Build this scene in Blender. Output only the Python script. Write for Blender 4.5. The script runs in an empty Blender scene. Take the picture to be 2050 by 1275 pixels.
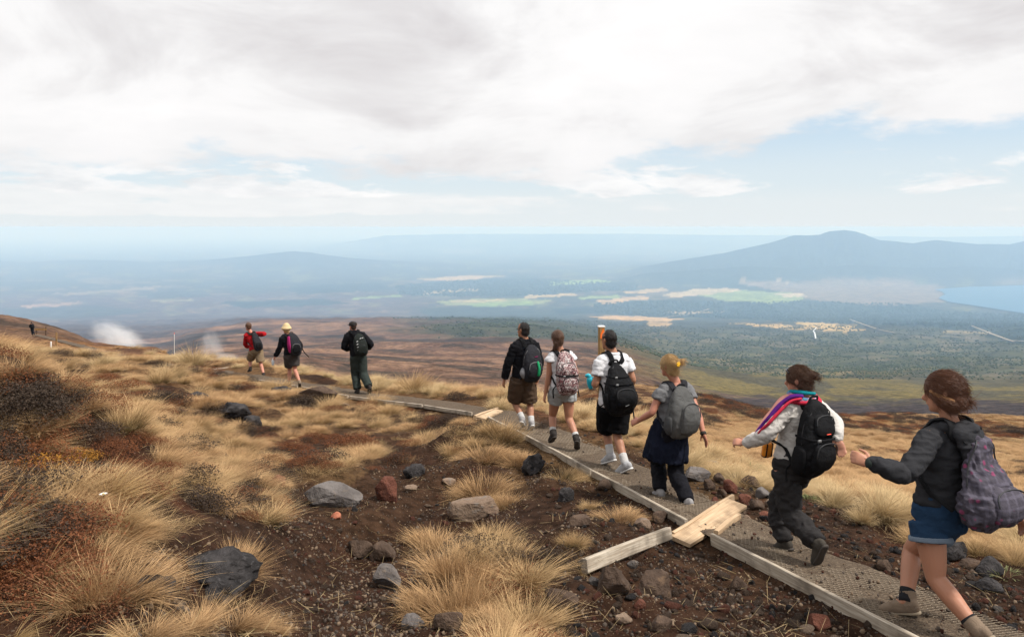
import bpy, bmesh, math, random
import numpy as np
from mathutils import Vector, Matrix
from mathutils.bvhtree import BVHTree

random.seed(7)
RNG = np.random.default_rng(11)
SC = bpy.context.scene
COL = SC.collection
F_PX, U0, V0 = 1500.0, 1025.0, 455.0        # focal length and principal point, in 2050-px units

# ------------------------------------------------------------------ camera
cam_data = bpy.data.cameras.new('camera')
cam = bpy.data.objects.new('camera', cam_data)
COL.objects.link(cam)
cam.location = (0, 0, 0)
cam.rotation_euler = (math.radians(90), 0, 0)      # level, looking along +Y, lens shifted down
cam_data.sensor_width = 36.0
cam_data.lens = 36.0 * F_PX / 2050.0
cam_data.shift_y = -(637.5 - V0) / 2050.0
cam_data.clip_start = 0.05
cam_data.clip_end = 300000.0
SC.camera = cam

# ------------------------------------------------------------------ exposure / render
SC.view_settings.view_transform = 'Standard'
SC.view_settings.look = 'None'
SC.view_settings.exposure = 0.22
SC.view_settings.gamma = 1.0
SC.view_settings.use_curve_mapping = False
SC.render.engine = 'CYCLES'
SC.cycles.use_denoising = True
SC.cycles.max_bounces = 8
SC.cycles.diffuse_bounces = 3
SC.cycles.glossy_bounces = 2
SC.cycles.transmission_bounces = 3
SC.cycles.transparent_max_bounces = 8
SC.cycles.volume_bounces = 5
SC.cycles.volume_max_steps = 256
SC.cycles.sample_clamp_indirect = 6.0
SC.cycles.use_adaptive_sampling = True
SC.cycles.adaptive_threshold = 0.015

# ------------------------------------------------------------------ node helpers
def nn(nt, kind, **kw):
    n = nt.nodes.new(kind)
    for k, v in kw.items():
        if k.startswith('i_'):
            n.inputs[k[2:]].default_value = v
        else:
            setattr(n, k, v)
    return n
def math_n(nt, op, a, b=None, c=None, clamp=False):
    n = nt.nodes.new('ShaderNodeMath'); n.operation = op; n.use_clamp = clamp
    for i, s in enumerate((a, b, c)):
        if s is None: continue
        if isinstance(s, (int, float)): n.inputs[i].default_value = s
        else: nt.links.new(s, n.inputs[i])
    return n.outputs[0]
def ramp_n(nt, fac, stops, interp='LINEAR'):
    n = nt.nodes.new('ShaderNodeValToRGB'); cr = n.color_ramp; cr.interpolation = interp
    while len(cr.elements) > 1: cr.elements.remove(cr.elements[-1])
    for i, (p, c) in enumerate(stops):
        e = cr.elements[0] if i == 0 else cr.elements.new(p)
        e.position = p; e.color = (c[0], c[1], c[2], 1) if hasattr(c, '__len__') else (c, c, c, 1)
    nt.links.new(fac, n.inputs[0])
    return n.outputs[0]
def mix_n(nt, fac, a, b, blend='MIX'):
    n = nt.nodes.new('ShaderNodeMix'); n.data_type = 'RGBA'; n.blend_type = blend
    for s, k in ((fac, 0), (a, 6), (b, 7)):
        if isinstance(s, (int, float)): n.inputs[k].default_value = s
        elif isinstance(s, (tuple, list)): n.inputs[k].default_value = (s[0], s[1], s[2], 1)
        else: nt.links.new(s, n.inputs[k])
    return n.outputs[2]
def smooth_n(nt, x, lo, hi):
    n = nt.nodes.new('ShaderNodeMapRange'); n.interpolation_type = 'SMOOTHSTEP'
    nt.links.new(x, n.inputs[0])
    for i, s in ((1, lo), (2, hi)):
        if isinstance(s, (int, float)): n.inputs[i].default_value = s
        else: nt.links.new(s, n.inputs[i])
    n.inputs[3].default_value = 0; n.inputs[4].default_value = 1
    return n.outputs[0]
def noise_n(nt, vec, scale, detail=4, rough=0.55, dist=0.0, out=0):
    n = nt.nodes.new('ShaderNodeTexNoise')
    n.inputs['Scale'].default_value = scale; n.inputs['Detail'].default_value = detail
    n.inputs['Roughness'].default_value = rough; n.inputs['Distortion'].default_value = dist
    if vec is not None: nt.links.new(vec, n.inputs['Vector'])
    return n.outputs[out]

# ------------------------------------------------------------------ world: hazy blue sky under a broken cloud deck
SUN_EL, SUN_AZ = math.radians(56), math.radians(112)     # azimuth measured from +Y towards +X
world = bpy.data.worlds.new('World'); SC.world = world
world.use_nodes = True
wt = world.node_tree; wt.nodes.clear()
w_out = wt.nodes.new('ShaderNodeOutputWorld')
w_bg = wt.nodes.new('ShaderNodeBackground'); w_bg.inputs['Strength'].default_value = 0.12
wt.links.new(w_bg.outputs[0], w_out.inputs[0])
sky = wt.nodes.new('ShaderNodeTexSky'); sky.sky_type = 'NISHITA'; sky.sun_disc = False
sky.sun_elevation = SUN_EL; sky.sun_rotation = SUN_AZ
sky.altitude = 1600; sky.air_density = 1.0; sky.dust_density = 2.0; sky.ozone_density = 1.5
tc = wt.nodes.new('ShaderNodeTexCoord')
sx = wt.nodes.new('ShaderNodeSeparateXYZ'); wt.links.new(tc.outputs['Generated'], sx.inputs[0])
dx, dy, dz = sx.outputs
az = math_n(wt, 'ARCTAN2', dx, dy)                               # radians, 0 straight ahead, + right
hor = math_n(wt, 'SQRT', math_n(wt, 'ADD', math_n(wt, 'MULTIPLY', dx, dx), math_n(wt, 'MULTIPLY', dy, dy)))
el = math_n(wt, 'ARCTAN2', dz, hor)
def cvec(a, b, c=None):
    n = wt.nodes.new('ShaderNodeCombineXYZ')
    for i, s in enumerate((a, b, c)):
        if s is None: continue
        if isinstance(s, (int, float)): n.inputs[i].default_value = s
        else: wt.links.new(s, n.inputs[i])
    return n.outputs[0]
# coordinates on a flat cloud layer overhead
zz = math_n(wt, 'ADD', math_n(wt, 'MAXIMUM', dz, 0.0), 0.10)
lay = cvec(math_n(wt, 'DIVIDE', dx, zz), math_n(wt, 'DIVIDE', dy, zz), 0.0)
ang = cvec(az, math_n(wt, 'MULTIPLY', el, 2.4), 3.1)
def white(v):                                                    # colour in final linear units -> pre-strength
    return tuple(0.885 * c / 0.12 for c in v)
# thin high veil over the blue
veil_f = math_n(wt, 'MULTIPLY_ADD', noise_n(wt, ang, 2.0, 3, 0.5), 0.30, 0.58, clamp=True)
base = mix_n(wt, veil_f, sky.outputs[0], white((0.655, 0.79, 0.885)))
# pale milky band towards the horizon
hz = ramp_n(wt, el, [(0.0, 1.0), (0.025, 0.90), (0.06, 0.50), (0.13, 0.0)], 'EASE')
base = mix_n(wt, hz, base, white((0.79, 0.84, 0.86)))
# small cumulus rows low over the land
lo_n = noise_n(wt, cvec(math_n(wt, 'MULTIPLY', az, 7.0), math_n(wt, 'MULTIPLY', el, 30.0), 1.7), 1.6, 6, 0.6)
band = math_n(wt, 'MULTIPLY', smooth_n(wt, el, 0.004, 0.022), math_n(wt, 'SUBTRACT', 1.0, smooth_n(wt, el, 0.034, 0.062)))
leftw = ramp_n(wt, math_n(wt, 'MULTIPLY_ADD', az, 0.7, 0.5), [(0.15, 1.0), (0.30, 1.0), (0.48, 0.62), (0.75, 0.42)])
cum = smooth_n(wt, math_n(wt, 'MULTIPLY', math_n(wt, 'MULTIPLY', lo_n, band), leftw), 0.21, 0.38)
cum_c = mix_n(wt, noise_n(wt, cvec(math_n(wt, 'MULTIPLY', az, 9.0), math_n(wt, 'MULTIPLY', el, 45.0), 5.0), 2.0, 4), white((0.80, 0.825, 0.84)), white((0.95, 0.95, 0.945)))
base = mix_n(wt, math_n(wt, 'MULTIPLY', cum, 0.9), base, cum_c)
# broken cumulus between the horizon and the deck
pf_n = noise_n(wt, cvec(math_n(wt, 'MULTIPLY', az, 4.2), math_n(wt, 'MULTIPLY', el, 15.0), 8.3), 1.7, 9, 0.60, 0.3)
pf_b = math_n(wt, 'MULTIPLY', smooth_n(wt, el, 0.016, 0.045), math_n(wt, 'SUBTRACT', 1.0, smooth_n(wt, el, 0.075, 0.15)))
pf_w = ramp_n(wt, math_n(wt, 'MULTIPLY_ADD', az, 0.7, 0.5), [(0.0, 1.0), (0.24, 1.0), (0.40, 0.86), (0.60, 0.94), (0.72, 0.84), (1.0, 0.82)])
pf = smooth_n(wt, math_n(wt, 'MULTIPLY', math_n(wt, 'MULTIPLY', pf_n, pf_b), pf_w), 0.43, 0.53)
pf_s = noise_n(wt, cvec(math_n(wt, 'MULTIPLY', az, 6.0), math_n(wt, 'MULTIPLY', el, 20.0), 2.2), 2.0, 7, 0.6)
base = mix_n(wt, math_n(wt, 'MULTIPLY', pf, 0.92), base, ramp_n(wt, pf_s, [(0.32, white((0.78, 0.80, 0.82))), (0.5, white((0.92, 0.92, 0.925))), (0.62, white((0.985, 0.975, 0.97)))]))
# the deck: its lower edge varies with direction
edge = ramp_n(wt, math_n(wt, 'MULTIPLY_ADD', az, 0.7, 0.5), [(0.0, 0.055), (0.08, 0.058), (0.14, 0.066), (0.22, 0.082), (0.34, 0.076), (0.46, 0.070), (0.54, 0.064), (0.60, 0.078), (0.70, 0.090), (0.735, 0.118), (0.80, 0.126), (0.90, 0.112), (1.0, 0.108)])
e_n = noise_n(wt, cvec(math_n(wt, 'MULTIPLY', az, 2.4), math_n(wt, 'MULTIPLY', el, 6.5), 0.4), 2.9, 9, 0.62)
e_n2 = noise_n(wt, lay, 0.9, 5, 0.55)
dd = math_n(wt, 'ADD', math_n(wt, 'SUBTRACT', el, edge), math_n(wt, 'MULTIPLY_ADD', e_n, 0.13, -0.065))
deck = smooth_n(wt, dd, -0.010, 0.020)
hole = smooth_n(wt, math_n(wt, 'ADD', e_n2, math_n(wt, 'MULTIPLY', el, 0.55)), 0.30, 0.44)
deck = math_n(wt, 'MULTIPLY', deck, math_n(wt, 'MULTIPLY_ADD', hole, 0.5, 0.5))
sh = noise_n(wt, cvec(math_n(wt, 'MULTIPLY', az, 1.0), math_n(wt, 'MULTIPLY', el, 2.3), 7.7), 3.6, 8, 0.56, 0.5)
sh2 = noise_n(wt, lay, 0.55, 4, 0.5)
tone = math_n(wt, 'ADD', math_n(wt, 'MULTIPLY', sh, 0.65), math_n(wt, 'MULTIPLY', sh2, 0.35))
deck_c = ramp_n(wt, tone, [(0.34, white((0.70, 0.675, 0.685))), (0.43, white((0.82, 0.805, 0.81))), (0.50, white((0.94, 0.93, 0.93))), (0.58, white((0.99, 0.975, 0.975)))])
under = math_n(wt, 'SUBTRACT', 1.0, smooth_n(wt, dd, 0.0, 0.085))
deck_c = mix_n(wt, math_n(wt, 'MULTIPLY', under, 0.30), deck_c, white((0.76, 0.765, 0.775)))
base = mix_n(wt, deck, base, deck_c)
# an overcast deck is brighter overhead than low down
lift = math_n(wt, 'MULTIPLY_ADD', smooth_n(wt, dz, 0.22, 1.0), 0.35, 1.0)
vm = wt.nodes.new('ShaderNodeVectorMath'); vm.operation = 'SCALE'
wt.links.new(base, vm.inputs[0]); wt.links.new(lift, vm.inputs['Scale'])
wt.links.new(vm.outputs[0], w_bg.inputs[0])

# ------------------------------------------------------------------ sun, veiled by the cloud deck
sl = bpy.data.lights.new('sun', 'SUN'); sl.energy = 4.4; sl.angle = math.radians(5); sl.color = (1.0, 0.95, 0.88)
sun = bpy.data.objects.new('sun', sl); COL.objects.link(sun)
sd = Vector((math.cos(SUN_EL) * math.sin(SUN_AZ), math.cos(SUN_EL) * math.cos(SUN_AZ), math.sin(SUN_EL)))
sun.rotation_euler = sd.to_track_quat('Z', 'Y').to_euler()
sun.location = (0, 0, 50)

# ------------------------------------------------------------------ general helpers
def P(u, v, d):
    """point seen at pixel (u, v) of the 2050-px photograph at depth d"""
    return np.array([(u - U0) / F_PX * d, d, -(v - V0) / F_PX * d])
def tag(o, label=None, cat=None, group=None, kind=None):
    if label: o['label'] = label
    if cat: o['category'] = cat
    if group: o['group'] = group
    if kind: o['kind'] = kind
    return o
def link(o, parent=None):
    COL.objects.link(o)
    if parent is not None: o.parent = parent
    return o
def empty(name, loc):
    o = bpy.data.objects.new(name, None); o.location = tuple(float(c) for c in loc); o.empty_display_size = 0.1
    return link(o)
def mesh_np(name, V, Fs, mat=None, smooth=True):
    """mesh from numpy verts and a list/array of faces (all tris or quads if array)"""
    me = bpy.data.meshes.new(name)
    V = np.asarray(V, dtype=np.float32)
    if isinstance(Fs, np.ndarray):
        n, k = Fs.shape
        me.vertices.add(len(V)); me.vertices.foreach_set('co', V.ravel())
        me.loops.add(n * k); me.loops.foreach_set('vertex_index', Fs.astype(np.int32).ravel())
        me.polygons.add(n); me.polygons.foreach_set('loop_start', np.arange(0, n * k, k, dtype=np.int32))
        me.update(calc_edges=True)
    else:
        me.from_pydata(V.tolist(), [], Fs); me.update()
    if smooth: me.polygons.foreach_set('use_smooth', np.ones(len(me.polygons), dtype=bool))
    else: me.polygons.foreach_set('use_smooth', np.zeros(len(me.polygons), dtype=bool))
    me.validate()
    if mat is not None: me.materials.append(mat)
    return me
def obj(name, me, parent=None, loc=None):
    o = bpy.data.objects.new(name, me)
    if loc is not None: o.location = tuple(float(c) for c in loc)
    return link(o, parent)

# vectorised value noise
def _h(ix, iy, iz, s):
    h = (ix.astype(np.int64) * 374761393 + iy.astype(np.int64) * 668265263 + iz.astype(np.int64) * 2147483647 + s * 1274126177) & 0xffffffff
    h = ((h ^ (h >> 13)) * 1274126177) & 0xffffffff
    h = h ^ (h >> 16)
    return (h & 0xffffff) / float(0xffffff) * 2 - 1
def vnoise(p, s=0):
    p = np.asarray(p, dtype=np.float64)
    if p.shape[-1] == 2: p = np.concatenate([p, np.zeros(p.shape[:-1] + (1,))], -1)
    i = np.floor(p).astype(np.int64); f = p - i; f = f * f * f * (f * (f * 6 - 15) + 10)
    x, y, z = i[..., 0], i[..., 1], i[..., 2]; a, b, c = f[..., 0], f[..., 1], f[..., 2]
    r = 0
    for ox in (0, 1):
        for oy in (0, 1):
            for oz in (0, 1):
                w = (a if ox else 1 - a) * (b if oy else 1 - b) * (c if oz else 1 - c)
                r = r + w * _h(x + ox, y + oy, z + oz, s)
    return r
def fbm(p, oct=4, s=0, g=0.5):
    p = np.asarray(p, dtype=np.float64); r = 0; a = 1.0; t = 0
    for k in range(oct):
        r = r + a * vnoise(p * (2.03 ** k) + 17.3 * k, s + k); t += a; a *= g
    return r / t
def sstep(x, a, b):
    t = np.clip((x - a) / (b - a), 0, 1); return t * t * (3 - 2 * t)
# ================================================================== materials
MATS = {}
def mat_new(name):
    m = bpy.data.materials.new(name); m.use_nodes = True
    nt = m.node_tree; nt.nodes.clear()
    out = nt.nodes.new('ShaderNodeOutputMaterial')
    bs = nt.nodes.new('ShaderNodeBsdfPrincipled')
    nt.links.new(bs.outputs[0], out.inputs[0])
    MATS[name] = m
    return m, nt, bs, out
def set_bs(bs, rough=0.8, spec=0.3, metal=0.0):
    bs.inputs['Roughness'].default_value = rough
    bs.inputs['Specular IOR Level'].default_value = spec
    bs.inputs['Metallic'].default_value = metal
def bump_n(nt, bs, h, strength=0.5, dist=0.01):
    b = nt.nodes.new('ShaderNodeBump'); b.inputs['Strength'].default_value = strength; b.inputs['Distance'].default_value = dist
    nt.links.new(h, b.inputs['Height']); nt.links.new(b.outputs[0], bs.inputs['Normal'])
def objco(nt, which='Object'):
    return nt.nodes.new('ShaderNodeTexCoord').outputs[which]
def geo_pos(nt):
    return nt.nodes.new('ShaderNodeNewGeometry').outputs['Position']
def rand_n(nt):
    return nt.nodes.new('ShaderNodeObjectInfo').outputs['Random']
def lin(r, g, b):
    f = lambda c: (c / 12.92) if c <= 0.04045 else ((c + 0.055) / 1.055) ** 2.4
    return (f(r / 255), f(g / 255), f(b / 255))

def cloth_mat(name, col, rough=0.9, weave=900, var=0.25, bump=0.25, col2=None, wrinkle=True):
    m, nt, bs, out = mat_new(name); set_bs(bs, rough, 0.08)
    co = objco(nt)
    n1 = noise_n(nt, co, 9, 4, 0.6); n2 = noise_n(nt, co, weave, 2, 0.6)
    a = tuple(c * (1 - var) for c in col); b = tuple(min(1, c * (1 + var)) for c in (col2 or col))
    c = mix_n(nt, n1, a, b)
    c = mix_n(nt, math_n(nt, 'MULTIPLY', n2, 0.30), c, tuple(x * 0.6 for x in col))
    nt.links.new(c, bs.inputs['Base Color'])
    h = math_n(nt, 'ADD', math_n(nt, 'MULTIPLY', n2, 0.12), math_n(nt, 'MULTIPLY', noise_n(nt, co, 16, 5, 0.6, 0.8), 0.9))
    bump_n(nt, bs, h, bump * 1.8, 0.03)
    bs.inputs['Sheen Weight'].default_value = 0.0
    return m
def flat_mat(name, col, rough=0.6, spec=0.3, metal=0.0, var=0.12, scale=20):
    m, nt, bs, out = mat_new(name); set_bs(bs, rough, spec, metal)
    n1 = noise_n(nt, objco(nt), scale, 4, 0.6)
    nt.links.new(mix_n(nt, n1, tuple(c * (1 - var) for c in col), tuple(min(1, c * (1 + var)) for c in col)), bs.inputs['Base Color'])
    return m
def skin_mat(name, col):
    m, nt, bs, out = mat_new(name); set_bs(bs, 0.5, 0.35)
    co = objco(nt); n1 = noise_n(nt, co, 11, 4, 0.6); n2 = noise_n(nt, co, 120, 3, 0.6)
    c = mix_n(nt, n1, tuple(x * 0.86 for x in col), (min(1, col[0] * 1.10), col[1] * 1.04, col[2] * 1.0))
    c = mix_n(nt, math_n(nt, 'MULTIPLY', n2, 0.22), c, (col[0] * 0.8, col[1] * 0.55, col[2] * 0.5))
    nt.links.new(c, bs.inputs['Base Color'])
    bs.inputs['Subsurface Weight'].default_value = 0.12
    bs.inputs['Subsurface Radius'].default_value = (0.012, 0.005, 0.003)
    bs.inputs['Subsurface Scale'].default_value = 0.5
    bump_n(nt, bs, n2, 0.08, 0.004)
    return m
def hair_mat(name, col, col2):
    m, nt, bs, out = mat_new(name); set_bs(bs, 0.5, 0.4)
    co = objco(nt)
    mp = nt.nodes.new('ShaderNodeMapping'); mp.inputs['Scale'].default_value = (60, 60, 9)
    nt.links.new(co, mp.inputs[0])
    n = noise_n(nt, mp.outputs[0], 4.0, 4, 0.65, 0.4); n2 = noise_n(nt, co, 14, 3)
    nt.links.new(mix_n(nt, math_n(nt, 'MULTIPLY_ADD', n, 1.8, -0.4, clamp=True), col, mix_n(nt, n2, col2, tuple(x * 0.7 for x in col2))), bs.inputs['Base Color'])
    bump_n(nt, bs, n, 0.8, 0.012)
    bs.inputs['Anisotropic'].default_value = 0.5
    return m
def leaf_mat(name, root, tip, dark, trans=0.25, rough=0.7, dry=None):
    """grass / leaf: colour runs along the blade (attribute 'along'), varies blade by blade ('shade') and object by object"""
    m, nt, bs, out = mat_new(name); set_bs(bs, rough, 0.08)
    al = nt.nodes.new('ShaderNodeAttribute'); al.attribute_name = 'along'
    sh = nt.nodes.new('ShaderNodeAttribute'); sh.attribute_name = 'shade'
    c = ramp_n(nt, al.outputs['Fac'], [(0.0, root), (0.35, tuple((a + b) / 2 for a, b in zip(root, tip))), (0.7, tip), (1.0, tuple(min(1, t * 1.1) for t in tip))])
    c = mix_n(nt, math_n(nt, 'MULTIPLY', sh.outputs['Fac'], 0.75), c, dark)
    rnd = rand_n(nt)
    c = mix_n(nt, math_n(nt, 'MULTIPLY', rnd, 0.55), c, dry or tuple(t * 0.72 for t in tip))
    nt.links.new(c, bs.inputs['Base Color'])
    tr = nt.nodes.new('ShaderNodeBsdfTranslucent'); nt.links.new(c, tr.inputs[0])
    mx = nt.nodes.new('ShaderNodeMixShader'); mx.inputs[0].default_value = trans
    nt.links.new(bs.outputs[0], mx.inputs[1]); nt.links.new(tr.outputs[0], mx.inputs[2]); nt.links.new(mx.outputs[0], out.inputs[0])
    return m
def rock_mat(name, a, b, spot, scale=6, bump=0.8, spotamt=0.6):
    m, nt, bs, out = mat_new(name); set_bs(bs, 0.9, 0.12)
    co = objco(nt); rnd = rand_n(nt)
    off = nt.nodes.new('ShaderNodeVectorMath'); off.operation = 'ADD'
    nt.links.new(co, off.inputs[0])
    cb = nt.nodes.new('ShaderNodeCombineXYZ')
    nt.links.new(math_n(nt, 'MULTIPLY', rnd, 37.0), cb.inputs[0]); nt.links.new(cb.outputs[0], off.inputs[1])
    p = off.outputs[0]
    n1 = noise_n(nt, p, scale, 6, 0.6); n2 = noise_n(nt, p, scale * 7, 5, 0.65); n3 = noise_n(nt, p, scale * 2.3, 4, 0.6, 0.7)
    c = mix_n(nt, smooth_n(nt, n1, 0.35, 0.65), a, b)
    c = mix_n(nt, math_n(nt, 'MULTIPLY', smooth_n(nt, n3, 0.55, 0.72), spotamt), c, spot)
    c = mix_n(nt, math_n(nt, 'MULTIPLY', n2, 0.5), c, tuple(x * 0.35 for x in a))
    c = mix_n(nt, math_n(nt, 'MULTIPLY', rnd, 0.35), c, tuple(x * 0.55 for x in b))
    nt.links.new(c, bs.inputs['Base Color'])
    h = math_n(nt, 'ADD', math_n(nt, 'MULTIPLY', n2, 0.5), n3)
    bump_n(nt, bs, h, bump, 0.03)
    return m
def wood_mat(name, a, b):
    m, nt, bs, out = mat_new(name); set_bs(bs, 0.8, 0.2)
    co = objco(nt)
    mp = nt.nodes.new('ShaderNodeMapping'); mp.inputs['Scale'].default_value = (1.0, 26, 26); nt.links.new(co, mp.inputs[0])
    n = noise_n(nt, mp.outputs[0], 3.0, 5, 0.6, 0.3); n2 = noise_n(nt, co, 3.0, 5, 0.6)
    c = mix_n(nt, smooth_n(nt, n, 0.35, 0.7), a, b)
    c = mix_n(nt, math_n(nt, 'MULTIPLY', smooth_n(nt, n2, 0.46, 0.68), 0.72), c, tuple(x * 0.40 for x in a))
    nt.links.new(c, bs.inputs['Base Color'])
    bump_n(nt, bs, n, 0.4, 0.006)
    return m

# ground sheet: broad zones come from the 'zone' colour attribute, fine soil and stones from noise
def ground_mat():
    m, nt, bs, out = mat_new('ground'); set_bs(bs, 0.95, 0.04)
    z = nt.nodes.new('ShaderNodeAttribute'); z.attribute_name = 'zone'
    pos = geo_pos(nt)
    ln = nt.nodes.new('ShaderNodeVectorMath'); ln.operation = 'LENGTH'; nt.links.new(pos, ln.inputs[0])
    dist = ln.outputs['Value']
    near = math_n(nt, 'SUBTRACT', 1.0, smooth_n(nt, dist, 22.0, 55.0))
    far = smooth_n(nt, dist, 90.0, 400.0)
    n_big = noise_n(nt, pos, 0.9, 6, 0.62); n_mid = noise_n(nt, pos, 7.0, 6, 0.65); n_fine = noise_n(nt, pos, 48.0, 4, 0.7)
    c = z.outputs['Color']
    soil = mix_n(nt, smooth_n(nt, n_mid, 0.35, 0.68), mix_n(nt, 1.0, c, (0.55, 0.52, 0.50), 'MULTIPLY'), mix_n(nt, 1.0, c, (1.55, 1.48, 1.42), 'MULTIPLY'))
    soil = mix_n(nt, math_n(nt, 'MULTIPLY', smooth_n(nt, n_big, 0.5, 0.7), 0.5), soil, mix_n(nt, 1.0, c, (1.25, 0.92, 0.75), 'MULTIPLY'))
    vor = nt.nodes.new('ShaderNodeTexVoronoi'); vor.inputs['Scale'].default_value = 38.0; nt.links.new(pos, vor.inputs['Vector'])
    grit = math_n(nt, 'MULTIPLY', math_n(nt, 'SUBTRACT', 1.0, smooth_n(nt, vor.outputs['Distance'], 0.16, 0.34)), smooth_n(nt, n_big, 0.42, 0.6))
    wn = nt.nodes.new('ShaderNodeSeparateColor'); nt.links.new(vor.outputs['Color'], wn.inputs[0])
    grit = math_n(nt, 'MULTIPLY', grit, smooth_n(nt, wn.outputs[0], 0.45, 0.8))
    soil = mix_n(nt, math_n(nt, 'MULTIPLY', grit, 0.75), soil, mix_n(nt, wn.outputs[1], (0.08, 0.058, 0.042), (0.22, 0.165, 0.115)))
    soil = mix_n(nt, math_n(nt, 'MULTIPLY', n_fine, 0.55), soil, mix_n(nt, 1.0, soil, (0.35, 0.33, 0.32), 'MULTIPLY'))
    # middle slopes: tussock speckle
    sp = noise_n(nt, pos, 0.55, 6, 0.75); sp2 = noise_n(nt, pos, 0.06, 5, 0.6)
    mid = mix_n(nt, smooth_n(nt, sp, 0.36, 0.66), mix_n(nt, 1.0, c, (0.42, 0.38, 0.36), 'MULTIPLY'), mix_n(nt, 1.0, c, (1.35, 1.30, 1.22), 'MULTIPLY'))
    mid = mix_n(nt, math_n(nt, 'MULTIPLY', smooth_n(nt, sp2, 0.45, 0.7), 0.45), mid, mix_n(nt, 1.0, c, (0.62, 0.58, 0.6), 'MULTIPLY'))
    # far country
    f1 = noise_n(nt, pos, 0.011, 7, 0.72); f2 = noise_n(nt, pos, 0.0016, 6, 0.6)
    fr = mix_n(nt, smooth_n(nt, f1, 0.34, 0.66), mix_n(nt, 1.0, c, (0.52, 0.55, 0.58), 'MULTIPLY'), mix_n(nt, 1.0, c, (1.4, 1.33, 1.25), 'MULTIPLY'))
    fr = mix_n(nt, math_n(nt, 'MULTIPLY', smooth_n(nt, f2, 0.46, 0.66), 0.4), fr, mix_n(nt, 1.0, c, (0.6, 0.66, 0.68), 'MULTIPLY'))
    lv = noise_n(nt, pos, 0.16, 7, 0.8); fr = mix_n(nt, math_n(nt, 'MULTIPLY', math_n(nt, 'SUBTRACT', 1.0, smooth_n(nt, dist, 600.0, 1500.0)), 0.9), fr, mix_n(nt, smooth_n(nt, lv, 0.40, 0.62), mix_n(nt, 1.0, c, (0.45, 0.43, 0.42), 'MULTIPLY'), mix_n(nt, 1.0, c, (1.7, 1.6, 1.55), 'MULTIPLY')))
    c2 = mix_n(nt, near, mid, soil)
    c3 = mix_n(nt, far, c2, fr)
    nt.links.new(c3, bs.inputs['Base Color'])
    h = math_n(nt, 'ADD', math_n(nt, 'MULTIPLY', n_mid, 0.07), math_n(nt, 'ADD', math_n(nt, 'MULTIPLY', n_fine, 0.02), math_n(nt, 'MULTIPLY', grit, 0.012)))
    h = math_n(nt, 'ADD', math_n(nt, 'MULTIPLY', h, near), math_n(nt, 'MULTIPLY', math_n(nt, 'MULTIPLY', sp, 0.9), math_n(nt, 'SUBTRACT', 1.0, near)))
    h = math_n(nt, 'ADD', h, math_n(nt, 'MULTIPLY', math_n(nt, 'MULTIPLY', f1, 30.0), far))
    bump_n(nt, bs, h, 0.7, 1.0)
    return m
ground_mat()

def path_mat():
    m, nt, bs, out = mat_new('path_gravel'); set_bs(bs, 0.95, 0.15)
    pos = geo_pos(nt)
    n1 = noise_n(nt, pos, 2.2, 5, 0.6); n2 = noise_n(nt, pos, 60, 4, 0.7)
    vor = nt.nodes.new('ShaderNodeTexVoronoi'); vor.inputs['Scale'].default_value = 85.0; nt.links.new(pos, vor.inputs['Vector'])
    sc = nt.nodes.new('ShaderNodeSeparateColor'); nt.links.new(vor.outputs['Color'], sc.inputs[0])
    c = mix_n(nt, n1, (0.042, 0.029, 0.019), (0.105, 0.073, 0.048))
    c = mix_n(nt, math_n(nt, 'MULTIPLY', smooth_n(nt, sc.outputs[0], 0.3, 0.9), 0.6), c, (0.19, 0.145, 0.10))
    c = mix_n(nt, math_n(nt, 'MULTIPLY', smooth_n(nt, n2, 0.4, 0.7), 0.6), c, (0.045, 0.035, 0.028))
    nt.links.new(c, bs.inputs['Base Color'])
    bump_n(nt, bs, math_n(nt, 'ADD', math_n(nt, 'MULTIPLY', vor.outputs['Distance'], -0.8), n2), 0.6, 0.012)
    return m
path_mat()
flat_mat('wire', (0.25, 0.20, 0.145), 0.7, 0.3, 0.2)
wood_mat('pale_timber', (0.27, 0.22, 0.165), (0.47, 0.41, 0.33))
wood_mat('plank_timber', (0.37, 0.255, 0.155), (0.52, 0.38, 0.245))
wood_mat('post_timber', (0.24, 0.14, 0.055), (0.36, 0.22, 0.09))
wood_mat('dark_timber', (0.09, 0.055, 0.035), (0.16, 0.10, 0.065))
flat_mat('white_paint', (0.72, 0.70, 0.66), 0.6)
flat_mat('orange_paint', (0.85, 0.17, 0.02), 0.5)
flat_mat('red_paint', (0.80, 0.08, 0.04), 0.5)
rock_mat('rock_grey', (0.095, 0.083, 0.078), (0.185, 0.165, 0.155), (0.21, 0.15, 0.10), 4, 1.0)
rock_mat('rock_brown', (0.055, 0.036, 0.026), (0.125, 0.085, 0.062), (0.19, 0.12, 0.07), 6, 1.0)
rock_mat('rock_lava', (0.022, 0.020, 0.020), (0.075, 0.068, 0.068), (0.16, 0.15, 0.15), 9, 1.0, 0.45)
rock_mat('rock_scoria', (0.10, 0.038, 0.026), (0.19, 0.075, 0.05), (0.22, 0.12, 0.08), 8, 1.0)
rock_mat('rock_tan', (0.17, 0.115, 0.082), (0.27, 0.195, 0.14), (0.20, 0.20, 0.19), 4, 1.0)
rock_mat('rock_red', (0.42, 0.13, 0.075), (0.52, 0.20, 0.12), (0.5, 0.25, 0.17), 7)
rock_mat('rock_blue', (0.10, 0.125, 0.135), (0.18, 0.215, 0.225), (0.26, 0.27, 0.27), 5)
rock_mat('pebble', (0.13, 0.088, 0.058), (0.30, 0.215, 0.145), (0.34, 0.29, 0.23), 10, 0.4)
rock_mat('pebble_dark', (0.05, 0.04, 0.034), (0.15, 0.115, 0.09), (0.24, 0.2, 0.17), 10, 0.5)
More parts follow.
